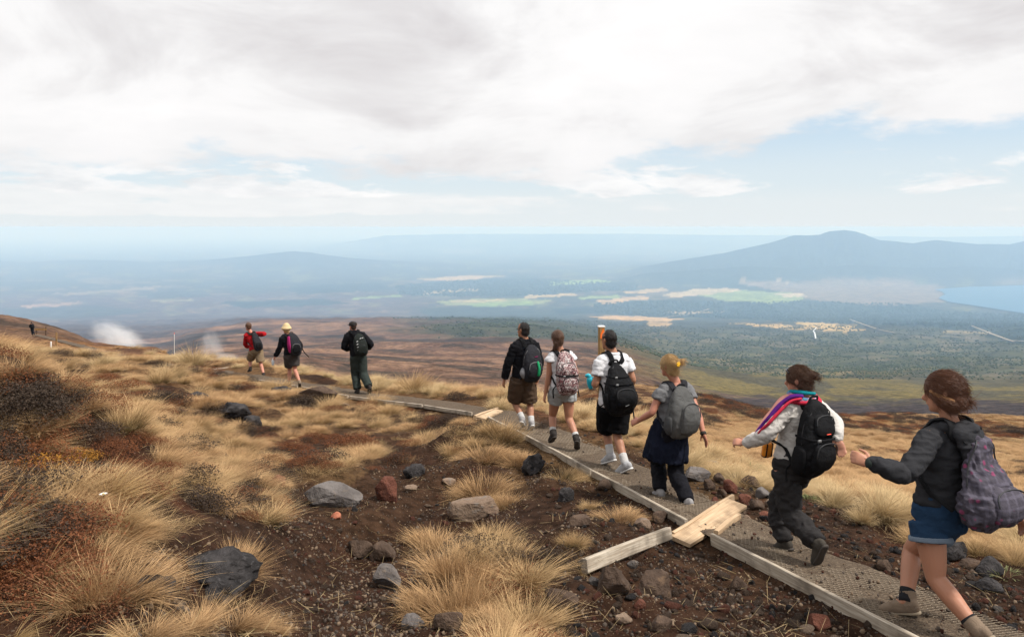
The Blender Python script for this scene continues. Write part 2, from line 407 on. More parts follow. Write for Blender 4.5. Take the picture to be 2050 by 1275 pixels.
# plants
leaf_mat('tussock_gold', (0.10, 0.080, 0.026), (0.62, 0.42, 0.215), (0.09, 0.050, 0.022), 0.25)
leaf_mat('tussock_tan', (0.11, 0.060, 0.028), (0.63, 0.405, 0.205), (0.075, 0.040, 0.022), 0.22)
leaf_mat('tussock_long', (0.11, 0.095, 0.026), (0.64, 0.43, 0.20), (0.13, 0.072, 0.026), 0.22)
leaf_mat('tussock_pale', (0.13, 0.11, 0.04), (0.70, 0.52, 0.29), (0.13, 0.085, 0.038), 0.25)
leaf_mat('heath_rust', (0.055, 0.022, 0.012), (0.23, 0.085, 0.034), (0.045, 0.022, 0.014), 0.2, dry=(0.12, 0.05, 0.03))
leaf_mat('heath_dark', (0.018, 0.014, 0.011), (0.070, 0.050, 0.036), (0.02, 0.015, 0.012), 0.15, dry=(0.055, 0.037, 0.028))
leaf_mat('heath_orange', (0.13, 0.06, 0.015), (0.42, 0.20, 0.035), (0.10, 0.045, 0.015), 0.2)
leaf_mat('leaf_green', (0.05, 0.065, 0.02), (0.16, 0.20, 0.065), (0.045, 0.05, 0.02), 0.2, 0.5, dry=(0.22, 0.2, 0.12))
leaf_mat('far_shrub', (0.030, 0.042, 0.022), (0.075, 0.095, 0.048), (0.025, 0.035, 0.02), 0.0)
leaf_mat('far_conifer', (0.015, 0.028, 0.018), (0.035, 0.058, 0.034), (0.012, 0.02, 0.014), 0.0)
# ================================================================== land
def pchip(xk, yk, x):
    xk = np.asarray(xk, float); yk = np.asarray(yk, float)
    h = np.diff(xk); dl = np.diff(yk) / h; n = len(xk); m = np.zeros(n)
    m[0], m[-1] = dl[0], dl[-1]
    for i in range(1, n - 1):
        if dl[i - 1] * dl[i] > 0:
            w1, w2 = 2 * h[i] + h[i - 1], h[i] + 2 * h[i - 1]
            m[i] = (w1 + w2) / (w1 / dl[i - 1] + w2 / dl[i])
    x = np.clip(x, xk[0], xk[-1]); i = np.clip(np.searchsorted(xk, x) - 1, 0, n - 2)
    t = (x - xk[i]) / h[i]; t2, t3 = t * t, t * t * t
    return (2*t3-3*t2+1)*yk[i] + (t3-2*t2+t)*h[i]*m[i] + (-2*t3+3*t2)*yk[i+1] + (t3-t2)*h[i]*m[i+1]

# slope profiles by direction (column of the view): (depth, value); value < 0 is a height, > 0 the line it is seen at
LEFT_FAR = [(300, 765), (1000, 722), (3000, 668), (6500, 640)]
MOOR = [(600, 703), (1000, 688), (1500, 669), (2200, 648), (3000, 643), (4500, 640), (6500, 634)]
VALE = [(2000, 716), (3000, 686), (4500, 657), (6500, 640)]
PROF = {
 -700: [(.8, -1.3), (3, -1.0), (5, -.75), (8, -.8), (12, -1.6), (20, -2.2), (45, -3.9), (92, 612), (150, 590), (200, 625)] + LEFT_FAR,
 -200: [(.8, -1.45), (3, -1.3), (5, -1.1), (8, -1.15), (11, -1.9), (20, -3.0), (45, -5.6), (92, 642), (150, 612), (200, 642)] + LEFT_FAR,
 0: [(.8, -1.5), (3, -1.5), (5, -1.38), (7.5, -1.33), (10, -1.9), (13, -2.7), (20, -3.5), (45, -7.0), (92, 664), (150, 634), (200, 652)] + LEFT_FAR,
 130: [(.8, -1.55), (3, -1.55), (5, -1.55), (8, -1.78), (11, -2.5), (14, -3.2), (20, -3.9), (28, -4.7), (45, 703), (90, 681), (140, 663), (190, 692)] + LEFT_FAR,
 300: [(.8, -1.6), (3, -1.6), (5, -1.75), (8, -2.3), (12, -3.0), (18, -3.7), (24, -4.4), (30, 722), (45, 710), (60, 700), (80, 735)] + LEFT_FAR,
 420: [(.8, -1.6), (3, -1.65), (4, -1.85), (6, -2.25), (9, -2.8), (13, -3.35), (18, -3.9), (23, -4.35), (27, 726), (33, 718), (45, 760), (100, 790), (300, 735), (700, 700), (1500, 676), (3000, 655), (6500, 638)],
 520: [(.8, -1.6), (3, -1.7), (4, -1.95), (6, -2.4), (9, -3.0), (13, -3.5), (18, -3.95), (22, -4.25), (25, 736), (27, 731), (32, 748), (50, 790), (100, 790), (200, 735), (300, 714)] + MOOR,
 750: [(.8, -1.65), (3, -1.8), (4, -2.1), (6, -2.65), (9, -3.1), (12, -3.45), (17, -3.88), (19, -4.08), (21, 764), (25, 790), (50, 840), (100, 790), (200, 748), (300, 724)] + MOOR,
 1025: [(.8, -1.7), (3, -2.0), (4, -2.25), (6, -2.7), (8, -2.92), (11, -3.1), (13, -3.32), (15, -3.55), (17, 785), (20, 800), (40, 850), (80, 810), (200, 764), (300, 742)] + MOOR,
 1230: [(.8, -1.7), (3, -2.1), (4.5, -2.42), (6.5, -2.7), (8, -2.84), (9.5, -2.97), (11, -3.1), (12.5, -3.28), (14, 838), (17, 880), (30, 880), (60, 770), (75, 785), (120, 800), (300, 757), (600, 722), (1000, 699), (1400, 683), (2000, 692), (3000, 668), (4500, 650), (6500, 638)],
 1400: [(.8, -1.7), (3, -2.15), (4.5, -2.44), (6.4, -2.7), (8, -2.83), (9.5, -3.0), (10.5, -3.16), (12, 915), (20, 940), (35, 862), (60, 787), (80, 802), (130, 860), (300, 803), (600, 767), (1000, 742)] + VALE,
 1550: [(.8, -1.7), (3, -2.15), (4.3, -2.40), (6.3, -2.70), (7.5, -2.83), (8.5, -2.97), (9.5, 962), (14, 965), (25, 920), (40, 860), (65, 814), (85, 832), (150, 862), (300, 827), (600, 787), (1000, 757)] + VALE,
 1800: [(.8, -1.7), (3, -2.1), (4.3, -2.37), (5, -2.48), (6, -2.64), (7, -2.81), (8, -2.98), (10, 1000), (15, 975), (25, 930), (45, 867), (65, 838), (85, 848), (150, 868), (300, 838), (600, 792), (1000, 760)] + VALE,
 2050: [(.8, -1.7), (3, -2.1), (4.3, -2.40), (5, -2.5), (6, -2.70), (7, -2.90), (8, -3.15), (10, 1018), (15, 992), (25, 948), (45, 885), (65, 851), (85, 858), (150, 868), (300, 838), (600, 792), (1000, 760)] + VALE,
 2700: [(.8, -1.7), (3, -2.1), (4.3, -2.45), (5, -2.6), (6, -2.9), (8, -3.45), (10, 1040), (15, 1010), (25, 970), (45, 905), (65, 870), (85, 870), (150, 875), (300, 840), (600, 795), (1000, 762)] + VALE,
}
LN = np.linspace(math.log(0.5), math.log(300000), 800)
TU = np.arange(-1800, 3901, 10.0)
def _table():
    us = sorted(PROF); rows = []
    for u in us:
        k = [(d, (V0 - v * F_PX / d) if v < 0 else v) for d, v in PROF[u]]
        k = [(0.5, V0 + F_PX * (-PROF[u][0][1]) / 0.5)] + k + [(7600, V0 + F_PX * 880 / 7600)]
        ld = [math.log(d) for d, v in k]
        tt = [(v - V0) / F_PX for d, v in k]
        # interpolate ln of the tangent near by, so heights stay even
        r = np.exp(pchip(ld, np.log(np.maximum(tt, 1e-4)), LN))
        flat = 880.0 / np.exp(LN)
        r = np.where(np.exp(LN) >= 7600, flat, r)
        rows.append(r)
    rows = np.array(rows)
    T = np.zeros((len(TU), len(LN)))
    for j in range(len(LN)): T[:, j] = pchip(us, rows[:, j], TU)
    return T
TAB = _table()
def base_t(U, d):
    a = np.clip((U - TU[0]) / 10.0, 0, len(TU) - 1.001); b = np.clip((np.log(d) - LN[0]) / (LN[1] - LN[0]), 0, len(LN) - 1.001)
    i = a.astype(int); j = b.astype(int); fa, fb = a - i, b - j
    return (TAB[i, j]*(1-fa)*(1-fb) + TAB[i+1, j]*fa*(1-fb) + TAB[i, j+1]*(1-fa)*fb + TAB[i+1, j+1]*fa*fb)

# the timber edge of the track, near to far
KERB = np.array([P(u, v, d) for u, v, d in [(1830, 1275, 4.30), (1430, 1075, 6.5), (1382, 1046, 6.87), (1060, 875, 11.0), (975, 833, 13.1), (850, 813, 15.2), (700, 795, 17.2), (600, 775, 19.5), (480, 756, 21.8), (400, 745, 23.9), (330, 734, 28.0), (250, 720, 37), (150, 692, 62), (66, 670, 92)]])
KERB = np.vstack([KERB[0] + (KERB[0] - KERB[1]) * .6, KERB])
def track_coords(x, y):
    """lateral offset to the right of the timber edge, height of the edge there"""
    best = np.full(x.shape, 1e9); lat = np.full(x.shape, 1e9); zz = np.zeros(x.shape)
    for a, b in zip(KERB[:-1], KERB[1:]):
        ab = b[:2] - a[:2]; L2 = ab @ ab
        t = np.clip(((x - a[0]) * ab[0] + (y - a[1]) * ab[1]) / L2, 0, 1)
        px, py = x - (a[0] + t * ab[0]), y - (a[1] + t * ab[1]); dd = np.hypot(px, py)
        side = (ab[1] * px - ab[0] * py); m = dd < best
        best = np.where(m, dd, best); lat = np.where(m, np.where(side >= 0, dd, -dd), lat); zz = np.where(m, a[2] + t * (b[2] - a[2]), zz)
    return lat, zz

BUMPS = []      # (x, y, rx, ry, h) rounded mounds
GULLY = np.array([(1010, 905, 9.3), (900, 940, 8.0), (780, 1010, 6.6), (690, 1110, 5.1), (650, 1200, 4.2), (620, 1300, 3.5)])
GULLY = np.array([P(*g) for g in GULLY])
def far_ridge(U, d, crest, dc, front, back, zbase, s):
    cu = [c[0] for c in crest]; cv = [c[1] for c in crest]
    v = np.interp(U, cu, cv); zc = -(v - V0) / F_PX * dc
    edge = sstep(U, cu[0] - 60, cu[0] + 30) * (1 - sstep(U, cu[-1] - 30, cu[-1] + 60))
    t = np.where(d < dc, (d - (dc - front)) / front, 1 - (d - dc) / back)
    t = np.clip(t, 0, 1); t = t ** 1.35
    p = np.stack([U * 0.02, d * 0.0011 + 0 * U], -1)
    rid = 1 - np.abs(fbm(p, 4, s)) * 2.2
    hgt = (zc - zbase) * t * (1 - 0.45 * (1 - rid) * (1 - t) ** .7)
    return np.maximum(hgt, 0) * edge
PIHA = [(1260, 540), (1340, 524), (1450, 506), (1540, 486), (1590, 470), (1640, 469), (1660, 462), (1690, 460), (1712, 462), (1730, 468), (1760, 480), (1830, 486), (1872, 480), (1950, 488), (2020, 489), (2060, 480), (2250, 466), (2600, 476), (3600, 480)]
LOWH = [(1270, 548), (1400, 540), (1500, 532), (1600, 538), (1700, 530), (1830, 536), (1950, 533), (2050, 540), (2300, 535), (3600, 540)]
HILL = [(-1500, 528), (-400, 520), (0, 523), (60, 526), (110, 522), (210, 521), (300, 525), (400, 522), (470, 515), (530, 508), (590, 502), (625, 505), (700, 516), (800, 524), (950, 530), (1150, 536)]
MESA = [(520, 512), (620, 498), (700, 484), (770, 471), (850, 469), (960, 467), (1080, 468), (1250, 467), (1420, 470), (1600, 470), (1900, 474), (2300, 468), (3600, 470)]
def ground_z(x, y, detail=True, track=True):
    x = np.asarray(x, float); y = np.maximum(np.asarray(y, float), 0.5)
    U = U0 + F_PX * x / y; d = y
    z = -base_t(U, d) * d
    if detail:
        p = np.stack([x, y], -1)
        wn = 1 - sstep(d, 30, 60)
        z = z + wn * (0.10 * fbm(p * 0.9, 4, 3) + 0.05 * fbm(p * 3.1, 4, 9) * np.clip(d / 6, .4, 1))
        wm = sstep(d, 25, 60) * (1 - sstep(d, 250, 600))
        z = z + wm * (0.55 * fbm(p * 0.16, 4, 5) + np.clip(d / 90, 0, 2) * 0.9 * fbm(p * 0.045, 3, 6))
        wf = sstep(d, 200, 500) * (1 - sstep(d, 5500, 7500))
        z = z + wf * (np.clip(d / 1000, 0, 2.5) * 11.0 * fbm(p * np.array([0.0040, 0.0058]), 5, 8))
    if track:
        for bx_, by_, rx, ry, h in BUMPS:
            q = ((x - bx_) / rx) ** 2 + ((y - by_) / ry) ** 2
            z = z + h * np.exp(-q * 1.6)
        near = d < 110
        if near.any():
            xn, yn = x[near], y[near]; zn = z[near]
            g = np.full(xn.shape, 1e9)
            for a, b in zip(GULLY[:-1], GULLY[1:]):
                ab = b[:2] - a[:2]; t = np.clip(((xn - a[0]) * ab[0] + (yn - a[1]) * ab[1]) / (ab @ ab), 0, 1)
                g = np.minimum(g, np.hypot(xn - a[0] - t * ab[0], yn - a[1] - t * ab[1]))
            zn = zn - 0.16 * (1 - sstep(g, 0.25, 0.75))
            lat, kz = track_coords(xn, yn)
            w = sstep(lat, -0.75, -0.12) * (1 - sstep(lat, .85, 1.7))
            tgt = kz - 0.045 - 0.035 * (1 - sstep(lat, -0.12, 0.0)) + 0.03 * fbm(np.stack([xn, yn], -1) * 2.5, 3, 21) * (1 - (lat > 0) * (lat < .7))
            z[near] = zn * (1 - w) + tgt * w
    farm = d > 9000
    if farm.any():
        Uf, df = U[farm], d[farm]; zf = z[farm]
        h = np.maximum(far_ridge(Uf, df, PIHA, 14200, 2700, 5000, -880, 31), far_ridge(Uf, df, LOWH, 12300, 1200, 1500, -880, 37))
        h = np.maximum(h, far_ridge(Uf, df, HILL, 17000, 4200, 4000, -880, 33))
        h = np.maximum(h, far_ridge(Uf, df, MESA, 32000, 7000, 20000, -880, 35))
        z[farm] = zf + h
    return z
def gz(x, y): return float(ground_z(np.array([x]), np.array([y]))[0])
_DL = np.exp(np.linspace(math.log(1.6), math.log(140), 700))
_COLS = {}
def hit(u, v):
    """first point of the ground seen at pixel (u, v)"""
    k = int(round(u / 4.0))
    if k not in _COLS:
        x = (k * 4.0 - U0) / F_PX * _DL
        _COLS[k] = V0 - ground_z(x, _DL) * F_PX / _DL
    vv = _COLS[k]; i = np.argmax(vv <= v)
    if i == 0: i = len(_DL) - 1 if vv[0] > v else 1
    t = (vv[i - 1] - v) / max(1e-6, vv[i - 1] - vv[i]); d = _DL[i - 1] + np.clip(t, 0, 1) * (_DL[i] - _DL[i - 1])
    x = (u - U0) / F_PX * d
    return np.array([x, d, gz(x, d)])

for u, v, rx, ry, h in [(40, 800, 1.1, .8, .28), (450, 1085, .45, .45, .14), (940, 1180, .62, .5, .22), (1130, 1130, .38, .42, .30), (960, 960, .8, .5, .16), (930, 890, .9, .5, .22), (660, 960, .8, .45, .20),
                        (620, 800, 1.2, .6, .22), (90, 1110, .6, .5, .1), (330, 1240, .7, .35, .08), (250, 900, .9, .7, .16), (470, 830, 1.3, .7, .2), (860, 770, 1.2, .7, .15), (1190, 1215, .5, .35, .14), (560, 745, 2., 1., .15), (1700, 985, .6, .5, .1)]:
    p_ = hit(u, v); BUMPS.append((p_[0], p_[1], rx, ry, h))
_COLS.clear()

# ---- the ground sheet
cu = np.concatenate([np.arange(-1750, -100, 45.0), np.arange(-100, 2150, 3.6), np.arange(2150, 3850, 45.0)])
rd = np.concatenate([np.exp(np.linspace(math.log(0.8), math.log(110), 390))[:-1], np.exp(np.linspace(math.log(110), math.log(280000), 430))])
UU, DD = np.meshgrid(cu, rd)
GX = (UU - U0) / F_PX * DD; GY = DD
GZ = ground_z(GX.ravel(), GY.ravel()).reshape(GX.shape)
nr, nc = GX.shape
idx = np.arange(nr * nc).reshape(nr, nc)
quads = np.stack([idx[:-1, :-1], idx[:-1, 1:], idx[1:, 1:], idx[1:, :-1]], -1).reshape(-1, 4)
VV = V0 - GZ * F_PX / GY
# zones of soil, grass and country
def inpoly(U, V, poly):
    r = np.zeros(U.shape, bool); n = len(poly)
    for i in range(n):
        (x1, y1), (x2, y2) = poly[i], poly[(i + 1) % n]
        if y1 == y2: continue
        c = ((y1 > V) != (y2 > V)) & (U < (x2 - x1) * (V - y1) / (y2 - y1) + x1)
        r ^= c
    return r
pn = np.stack([GX, GY], -1)
lnd = np.log(GY)
stretch = np.stack([UU * 0.0075, lnd * 7.0], -1)               # patches as wide bands of the slope
s1 = fbm(stretch, 5, 41); s2 = fbm(stretch * 2.7, 4, 47); s3 = fbm(np.stack([UU * 0.02, lnd * 26], -1), 4, 51)
def C(*c): return np.array(c, float)
def blend(col, c, m):
    m = np.clip(m, 0, 1)[..., None]; return col * (1 - m) + c * m
zone = np.zeros(GX.shape + (3,)) + C(.036, .021, .014)
g1 = fbm(pn * 0.55, 4, 61)
DIRT = [(600, 960), (700, 985), (760, 930), (900, 925), (1000, 950), (880, 1010), (1000, 1040), (820, 1080), (760, 1180), (760, 1290), (560, 1290), (590, 1150), (540, 1040)]
RUBBLE = [(1040, 930), (1150, 950), (1390, 1055), (1430, 1085), (1860, 1295), (1060, 1295), (1080, 1180), (1170, 1140), (1150, 1060), (1060, 980)]
zone = blend(zone, C(.080, .050, .026), sstep(g1, 0.0, .4) * (1 - sstep(GY, 40, 80)))
zone = blend(zone, C(.062, .028, .016), sstep(fbm(pn * .8, 3, 66), .25, .55))
zone = blend(zone, C(.15, .090, .044), sstep(GY, 10, 20) * sstep(s2, -.5, .1) * .8)
bare_ = (inpoly(UU + 25 * g1, VV, DIRT) | inpoly(UU, VV, RUBBLE)) & (GY < 14)
zone = blend(zone, C(.036, .020, .013), bare_ * .85)
# slopes beyond the track on the right
midr = sstep(GY, 9, 14) * (1 - sstep(GY, 95, 130)) * sstep(UU, 1050, 1250)
zone = blend(zone, C(.185, .105, .047), midr)
zone = blend(zone, C(.125, .066, .036), midr * sstep(GY, 22, 48) * sstep(-UU, -1650, -1300) * .85)
zone = blend(zone, C(.075, .044, .030), midr * sstep(s1, .1, .35) * .7)
# left spur
zone = blend(zone, C(.185, .10, .048), sstep(GY, 24, 40) * (1 - sstep(UU, 430, 520)) * (1 - sstep(GY, 160, 220)))
zone = blend(zone, C(.10, .055, .038), sstep(GY, 24, 40) * (1 - sstep(UU, 430, 520)) * sstep(s2, .05, .3) * .8)
# moor
mo = sstep(GY, 60, 130) * (1 - sstep(UU, 1150, 1330))
zone = blend(zone, C(.115, .072, .052), mo)
zone = blend(zone, C(.175, .112, .076), mo * sstep(s1 + .5 * s2 + .25 * s3, -.05, .35) * (1 - sstep(GY, 2500, 4000)))
zone = blend(zone, C(.052, .042, .034), mo * sstep(-s1 + .5 * s3, .08, .3) * .9)
zone = blend(zone, C(.045, .052, .034), sstep(UU + 150 * s1, 760, 960) * sstep(GY + 350 * s2, 1050, 1600))
# right: old lava, olive flats, scrub
ri = sstep(UU + 160 * s1, 1180, 1420) * sstep(GY, 110, 170)
zone = blend(zone, C(.042, .034, .032), ri)
zone = blend(zone, C(.16, .105, .07), ri * (1 - sstep(UU, 1400, 1600)) * sstep(s1, -.1, .25) * .8)
zone = blend(zone, C(.115, .095, .036), ri * sstep(GY + 120 * s2, 460, 560))
zone = blend(zone, C(.062, .058, .036), ri * sstep(GY, 420, 600) * sstep(s1 + .3 * s2, .0, .25) * .9)
zone = blend(zone, C(.066, .072, .040), ri * sstep(GY + 350 * s2, 1150, 1600))
zone = blend(zone, C(.15, .13, .09), ri * sstep(GY, 900, 1300) * sstep(s3, .12, .35) * .55)
# plain
pl = sstep(GY + 900 * s2, 3300, 4600)
zone = blend(zone, C(.042, .048, .030), pl * sstep(UU, 500, 1000))
zone = blend(zone, C(.070, .054, .045), sstep(GY + 600 * s2, 2300, 3200) * (1 - sstep(UU + 150 * s1, 750, 960)))
pl2 = sstep(VV + 6 * s2, 560, 640)
zone = blend(zone, C(.040, .050, .036), sstep(-(VV + 10 * s2), -598, -575) * sstep(GY, 3000, 4000))
zone = blend(zone, C(.20, .155, .095), sstep(GY, 5000, 6500) * sstep(s3 + .35 * s1, .25, .45) * .40)
zone = blend(zone, C(.17, .185, .075), sstep(GY, 5500, 7000) * sstep(s2 - .4 * s3, .30, .50) * .35)
wu = 12 * fbm(np.stack([UU * .02, VV * .12], -1), 3, 71); wv = 2.2 * fbm(np.stack([UU * .03, VV * .2], -1), 3, 75)
UQ, VQ = UU + wu, VV + wv
farv = GY > 2500
def paint(col, poly, amt=1.0, lo=2500):
    global zone
    m = inpoly(UQ, VQ, poly) & (GY > lo) & (GY < 13500)
    zone = blend(zone, np.array(col), m * amt)
# green river flats and pale strips before the hills
paint((.026, .040, .026), [(1190, 606), (1330, 600), (1480, 604), (1620, 601), (1800, 606), (1900, 622), (2150, 632), (2150, 695), (2040, 690), (1960, 672), (1880, 656), (1760, 650), (1620, 648), (1500, 640), (1330, 634), (1190, 628)])
paint((.030, .044, .028), [(790, 572), (900, 560), (1010, 556), (1150, 560), (1280, 566), (1270, 582), (1150, 584), (1080, 592), (930, 594), (800, 590)])
paint((.026, .040, .027), [(1290, 548), (1420, 545), (1520, 552), (1620, 574), (1560, 582), (1440, 573), (1330, 566)])
paint((.035, .046, .030), [(840, 618), (960, 612), (1080, 622), (1150, 630), (1120, 642), (980, 640), (860, 640)])
paint((.15, .125, .095), [(1560, 566), (1680, 556), (1800, 560), (1890, 574), (1890, 604), (1780, 612), (1640, 602), (1560, 584), (1470, 566)])
paint((.30, .24, .16), [(1480, 560), (1560, 562), (1600, 566), (1480, 566)])
paint((.165, .225, .085), [(1400, 590), (1490, 581), (1600, 588), (1612, 600), (1560, 607), (1440, 601)])
paint((.36, .30, .18), [(1330, 589), (1390, 578), (1450, 577), (1490, 582), (1400, 591), (1350, 596)])
paint((.38, .33, .23), [(1540, 587), (1606, 588), (1620, 594), (1570, 594)])
paint((.19, .29, .09), [(1095, 563), (1200, 560), (1225, 564), (1150, 570), (1100, 570)])
paint((.36, .26, .13), [(1195, 602), (1290, 592), (1300, 598), (1210, 610)])
paint((.33, .25, .13), [(820, 560), (960, 548), (1050, 546), (1040, 551), (900, 562)])
paint((.28, .22, .14), [(1070, 540), (1190, 540), (1250, 548), (1120, 552)])
paint((.21, .25, .10), [(870, 603), (960, 597), (1040, 598), (1100, 600), (1090, 608), (990, 612), (900, 612)], .8)
paint((.22, .24, .12), [(930, 516), (1050, 512), (1050, 516), (940, 521)])
paint((.40, .27, .12), [(1185, 633), (1290, 632), (1375, 638), (1330, 643), (1230, 641)], 1, 2000)
paint((.36, .25, .12), [(1290, 640), (1350, 640), (1340, 655), (1300, 652)], .8, 2000)
paint((.38, .27, .12), [(1450, 645), (1560, 650), (1660, 655), (1760, 660), (1690, 664), (1560, 657)], 1, 2000)
paint((.42, .30, .12), [(1590, 645), (1640, 644), (1720, 655), (1640, 658)], 1, 2000)
paint((.30, .24, .13), [(1880, 660), (1990, 664), (1980, 669), (1890, 666)], .8, 2000)
paint((.30, .21, .15), [(30, 612), (160, 604), (165, 608), (60, 618)], .8); paint((.22, .22, .12), [(300, 600), (390, 598), (390, 602), (310, 604)], .8)
paint((.20, .17, .12), [(100, 588), (260, 578), (330, 572), (300, 580), (130, 592)], .7)
paint((.035, .046, .038), [(0, 618), (180, 612), (300, 622), (200, 634), (0, 640)], .8); paint((.03, .042, .034), [(270, 588), (400, 580), (430, 592), (300, 598)], .8)
for col_, poly_ in [((.30, .26, .12), [(905, 602), (1010, 598), (1015, 602), (910, 606)]), ((.17, .25, .08), [(930, 608), (1060, 604), (1065, 610), (940, 614)]), ((.34, .27, .13), [(1040, 592), (1150, 588), (1155, 593), (1050, 597)]), ((.18, .25, .09), [(1160, 596), (1240, 590), (1245, 596), (1165, 601)]),
    ((.30, .25, .13), [(840, 585), (960, 577), (962, 581), (845, 590)]), ((.32, .25, .13), [(1250, 583), (1330, 577), (1335, 582), (1255, 588)]), ((.16, .22, .08), [(700, 596), (800, 590), (805, 594), (705, 600)]), ((.022, .034, .023), [(560, 575), (760, 566), (780, 580), (600, 590)]), ((.022, .034, .023), [(1100, 618), (1200, 612), (1230, 626), (1120, 630)]),
    ((.020, .032, .022), [(430, 605), (640, 598), (700, 608), (480, 616)]), ((.26, .21, .12), [(1340, 625), (1440, 621), (1445, 625), (1350, 629)])]: paint(col_, poly_, 1.0, 2000)
# wooded hills
zone = blend(zone, C(.028, .038, .027), sstep(GZ, -840, -760) * sstep(GY, 9500, 10500))
zone = blend(zone, C(.10, .12, .08), sstep(GZ, -840, -760) * sstep(GY, 22000, 25000) * sstep(s3, 0, .3) * .6)
ground_me = mesh_np('ground', np.stack([GX, GY, GZ], -1).reshape(-1, 3), quads, MATS['ground'])
ca = ground_me.color_attributes.new('zone', 'FLOAT_COLOR', 'POINT')
ca.data.foreach_set('color', np.concatenate([zone, np.ones(GX.shape + (1,))], -1).astype(np.float32).ravel())
ground = tag(obj('ground', ground_me), 'brown volcanic hillside falling away to a wide hazy plain', 'ground', kind='structure')

# quick look-up of the built sheet (bilinear on its own grid)
_lr = np.log(rd)
def sheet_z(x, y):
    x = np.asarray(x, float); y = np.asarray(y, float); U = U0 + F_PX * x / y
    a = np.clip(np.interp(U, cu, np.arange(nc)), 0, nc - 1.001); b = np.clip(np.interp(np.log(y), _lr, np.arange(nr)), 0, nr - 1.001)
    i, j = a.astype(int), b.astype(int); fa, fb = a - i, b - j
    return GZ[j, i]*(1-fa)*(1-fb) + GZ[j, i+1]*fa*(1-fb) + GZ[j+1, i]*(1-fa)*fb + GZ[j+1, i+1]*fa*fb
ground_z_full = ground_z
ground_z = lambda x, y: sheet_z(x, y)
LATN = int(np.searchsorted(rd, 100)); LAT_ = np.zeros((LATN, nc)); LAT_[:] = track_coords(GX[:LATN].ravel(), GY[:LATN].ravel())[0].reshape(LATN, nc)
_COLS.clear()

# ---- lake and river
def plane_sheet(name, poly, z, mat, label, cat):
    pts = []
    for u, v in poly:
        d = -z * F_PX / (v - V0); pts.append(P(u, v, d))
    me = mesh_np(name, np.array(pts), [list(range(len(pts)))], mat, False)
    return tag(obj(name, me), label, cat, kind='structure')
wm, wnt, wbs, wo = mat_new('lake_water'); set_bs(wbs, 0.45, 0.12)
wbs.inputs['Base Color'].default_value = (0.02, 0.10, 0.19, 1)
bump_n(wnt, wbs, noise_n(wnt, geo_pos(wnt), 0.02, 4, 0.6), 0.3, 3.0)
plane_sheet('lake', [(1878, 596), (1900, 604), (1960, 613), (2050, 627), (2200, 640), (2700, 660), (2900, 610), (2500, 572), (2200, 568), (2050, 571), (1990, 573), (1940, 574), (1900, 577), (1870, 579), (1885, 583), (1893, 589)], -866, wm, 'blue lake on the plain below the wooded mountain', 'lake')
def ribbon(name, pts, w, mat, label, cat, lift=2.0):
    """strip laid over the land through pixels (u, v)"""
    c = []
    for u, v in pts:
        dl = np.exp(np.linspace(math.log(600), math.log(30000), 1500)); x = (u - U0) / F_PX * dl
        vv = V0 - ground_z(x, dl) * F_PX / dl
        run = np.minimum.accumulate(vv); i = int(np.argmax(run <= v)); i = max(1, i)
        c.append([x[i], dl[i]])
    c = np.array(c); V = []; Fc = []
    t = np.gradient(c, axis=0); t /= np.linalg.norm(t, axis=1)[:, None]; n = np.stack([t[:, 1], -t[:, 0]], -1)
    for i in range(len(c)):
        for s in (-1, 1):
            q = c[i] + s * n[i] * w / 2; V.append([q[0], q[1], gz(q[0], q[1]) + lift])
    for i in range(len(c) - 1): Fc.append([2*i, 2*i+1, 2*i+3, 2*i+2])
    return tag(obj(name, mesh_np(name, np.array(V), Fc, mat, False)), label, cat, kind='structure')
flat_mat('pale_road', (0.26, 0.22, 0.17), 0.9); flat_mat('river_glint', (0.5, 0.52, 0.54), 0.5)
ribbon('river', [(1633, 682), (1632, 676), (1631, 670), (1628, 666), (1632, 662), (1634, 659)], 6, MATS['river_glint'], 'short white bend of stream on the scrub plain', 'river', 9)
ribbon('road', [(1700, 641), (1730, 652), (1760, 664), (1790, 669), (1850, 673), (1910, 678), (1960, 683), (2030, 686), (2090, 690)], 13, MATS['pale_road'], 'pale road running past the dark plantation', 'road', 8)
ribbon('road', [(1945, 655), (1985, 672), (2012, 682), (2030, 688)], 10, MATS['pale_road'], 'short pale road dropping to the right of the plantation', 'road', 8)
ribbon('track', [(1200, 632), (1260, 634), (1310, 640), (1350, 634), (1385, 630), (1420, 620)], 18, MATS['pale_road'], 'thin pale track winding across the scrub plain', 'track', 8)

# ---- air: one even box of haze round everything
hm = bpy.data.materials.new('haze'); hm.use_nodes = True; ht = hm.node_tree; ht.nodes.clear()
ho = ht.nodes.new('ShaderNodeOutputMaterial'); hv = ht.nodes.new('ShaderNodeVolumePrincipled')
hv.inputs["Color"].default_value = (0.40, 0.62, 0.93, 1); hv.inputs["Absorption Color"].default_value = (0.55, 0.55, 0.10, 1)
hv.inputs['Density'].default_value = 1 / 10500.0; hv.inputs['Anisotropy'].default_value = 0.0
ht.links.new(hv.outputs[0], ho.inputs['Volume'])
bx0, bx1 = np.array([-540000, -2000, -884.0]), np.array([560000, 285000, 8.0])
Vb = np.array([[(bx0, bx1)[i][0], (bx0, bx1)[j][1], (bx0, bx1)[k][2]] for i in (0, 1) for j in (0, 1) for k in (0, 1)])
haze = tag(obj('haze', mesh_np('haze', Vb, [[0, 1, 3, 2], [4, 6, 7, 5], [0, 4, 5, 1], [2, 3, 7, 6], [0, 2, 6, 4], [1, 5, 7, 3]], hm, False)), 'pale blue haze over the plain', 'haze', kind='stuff')

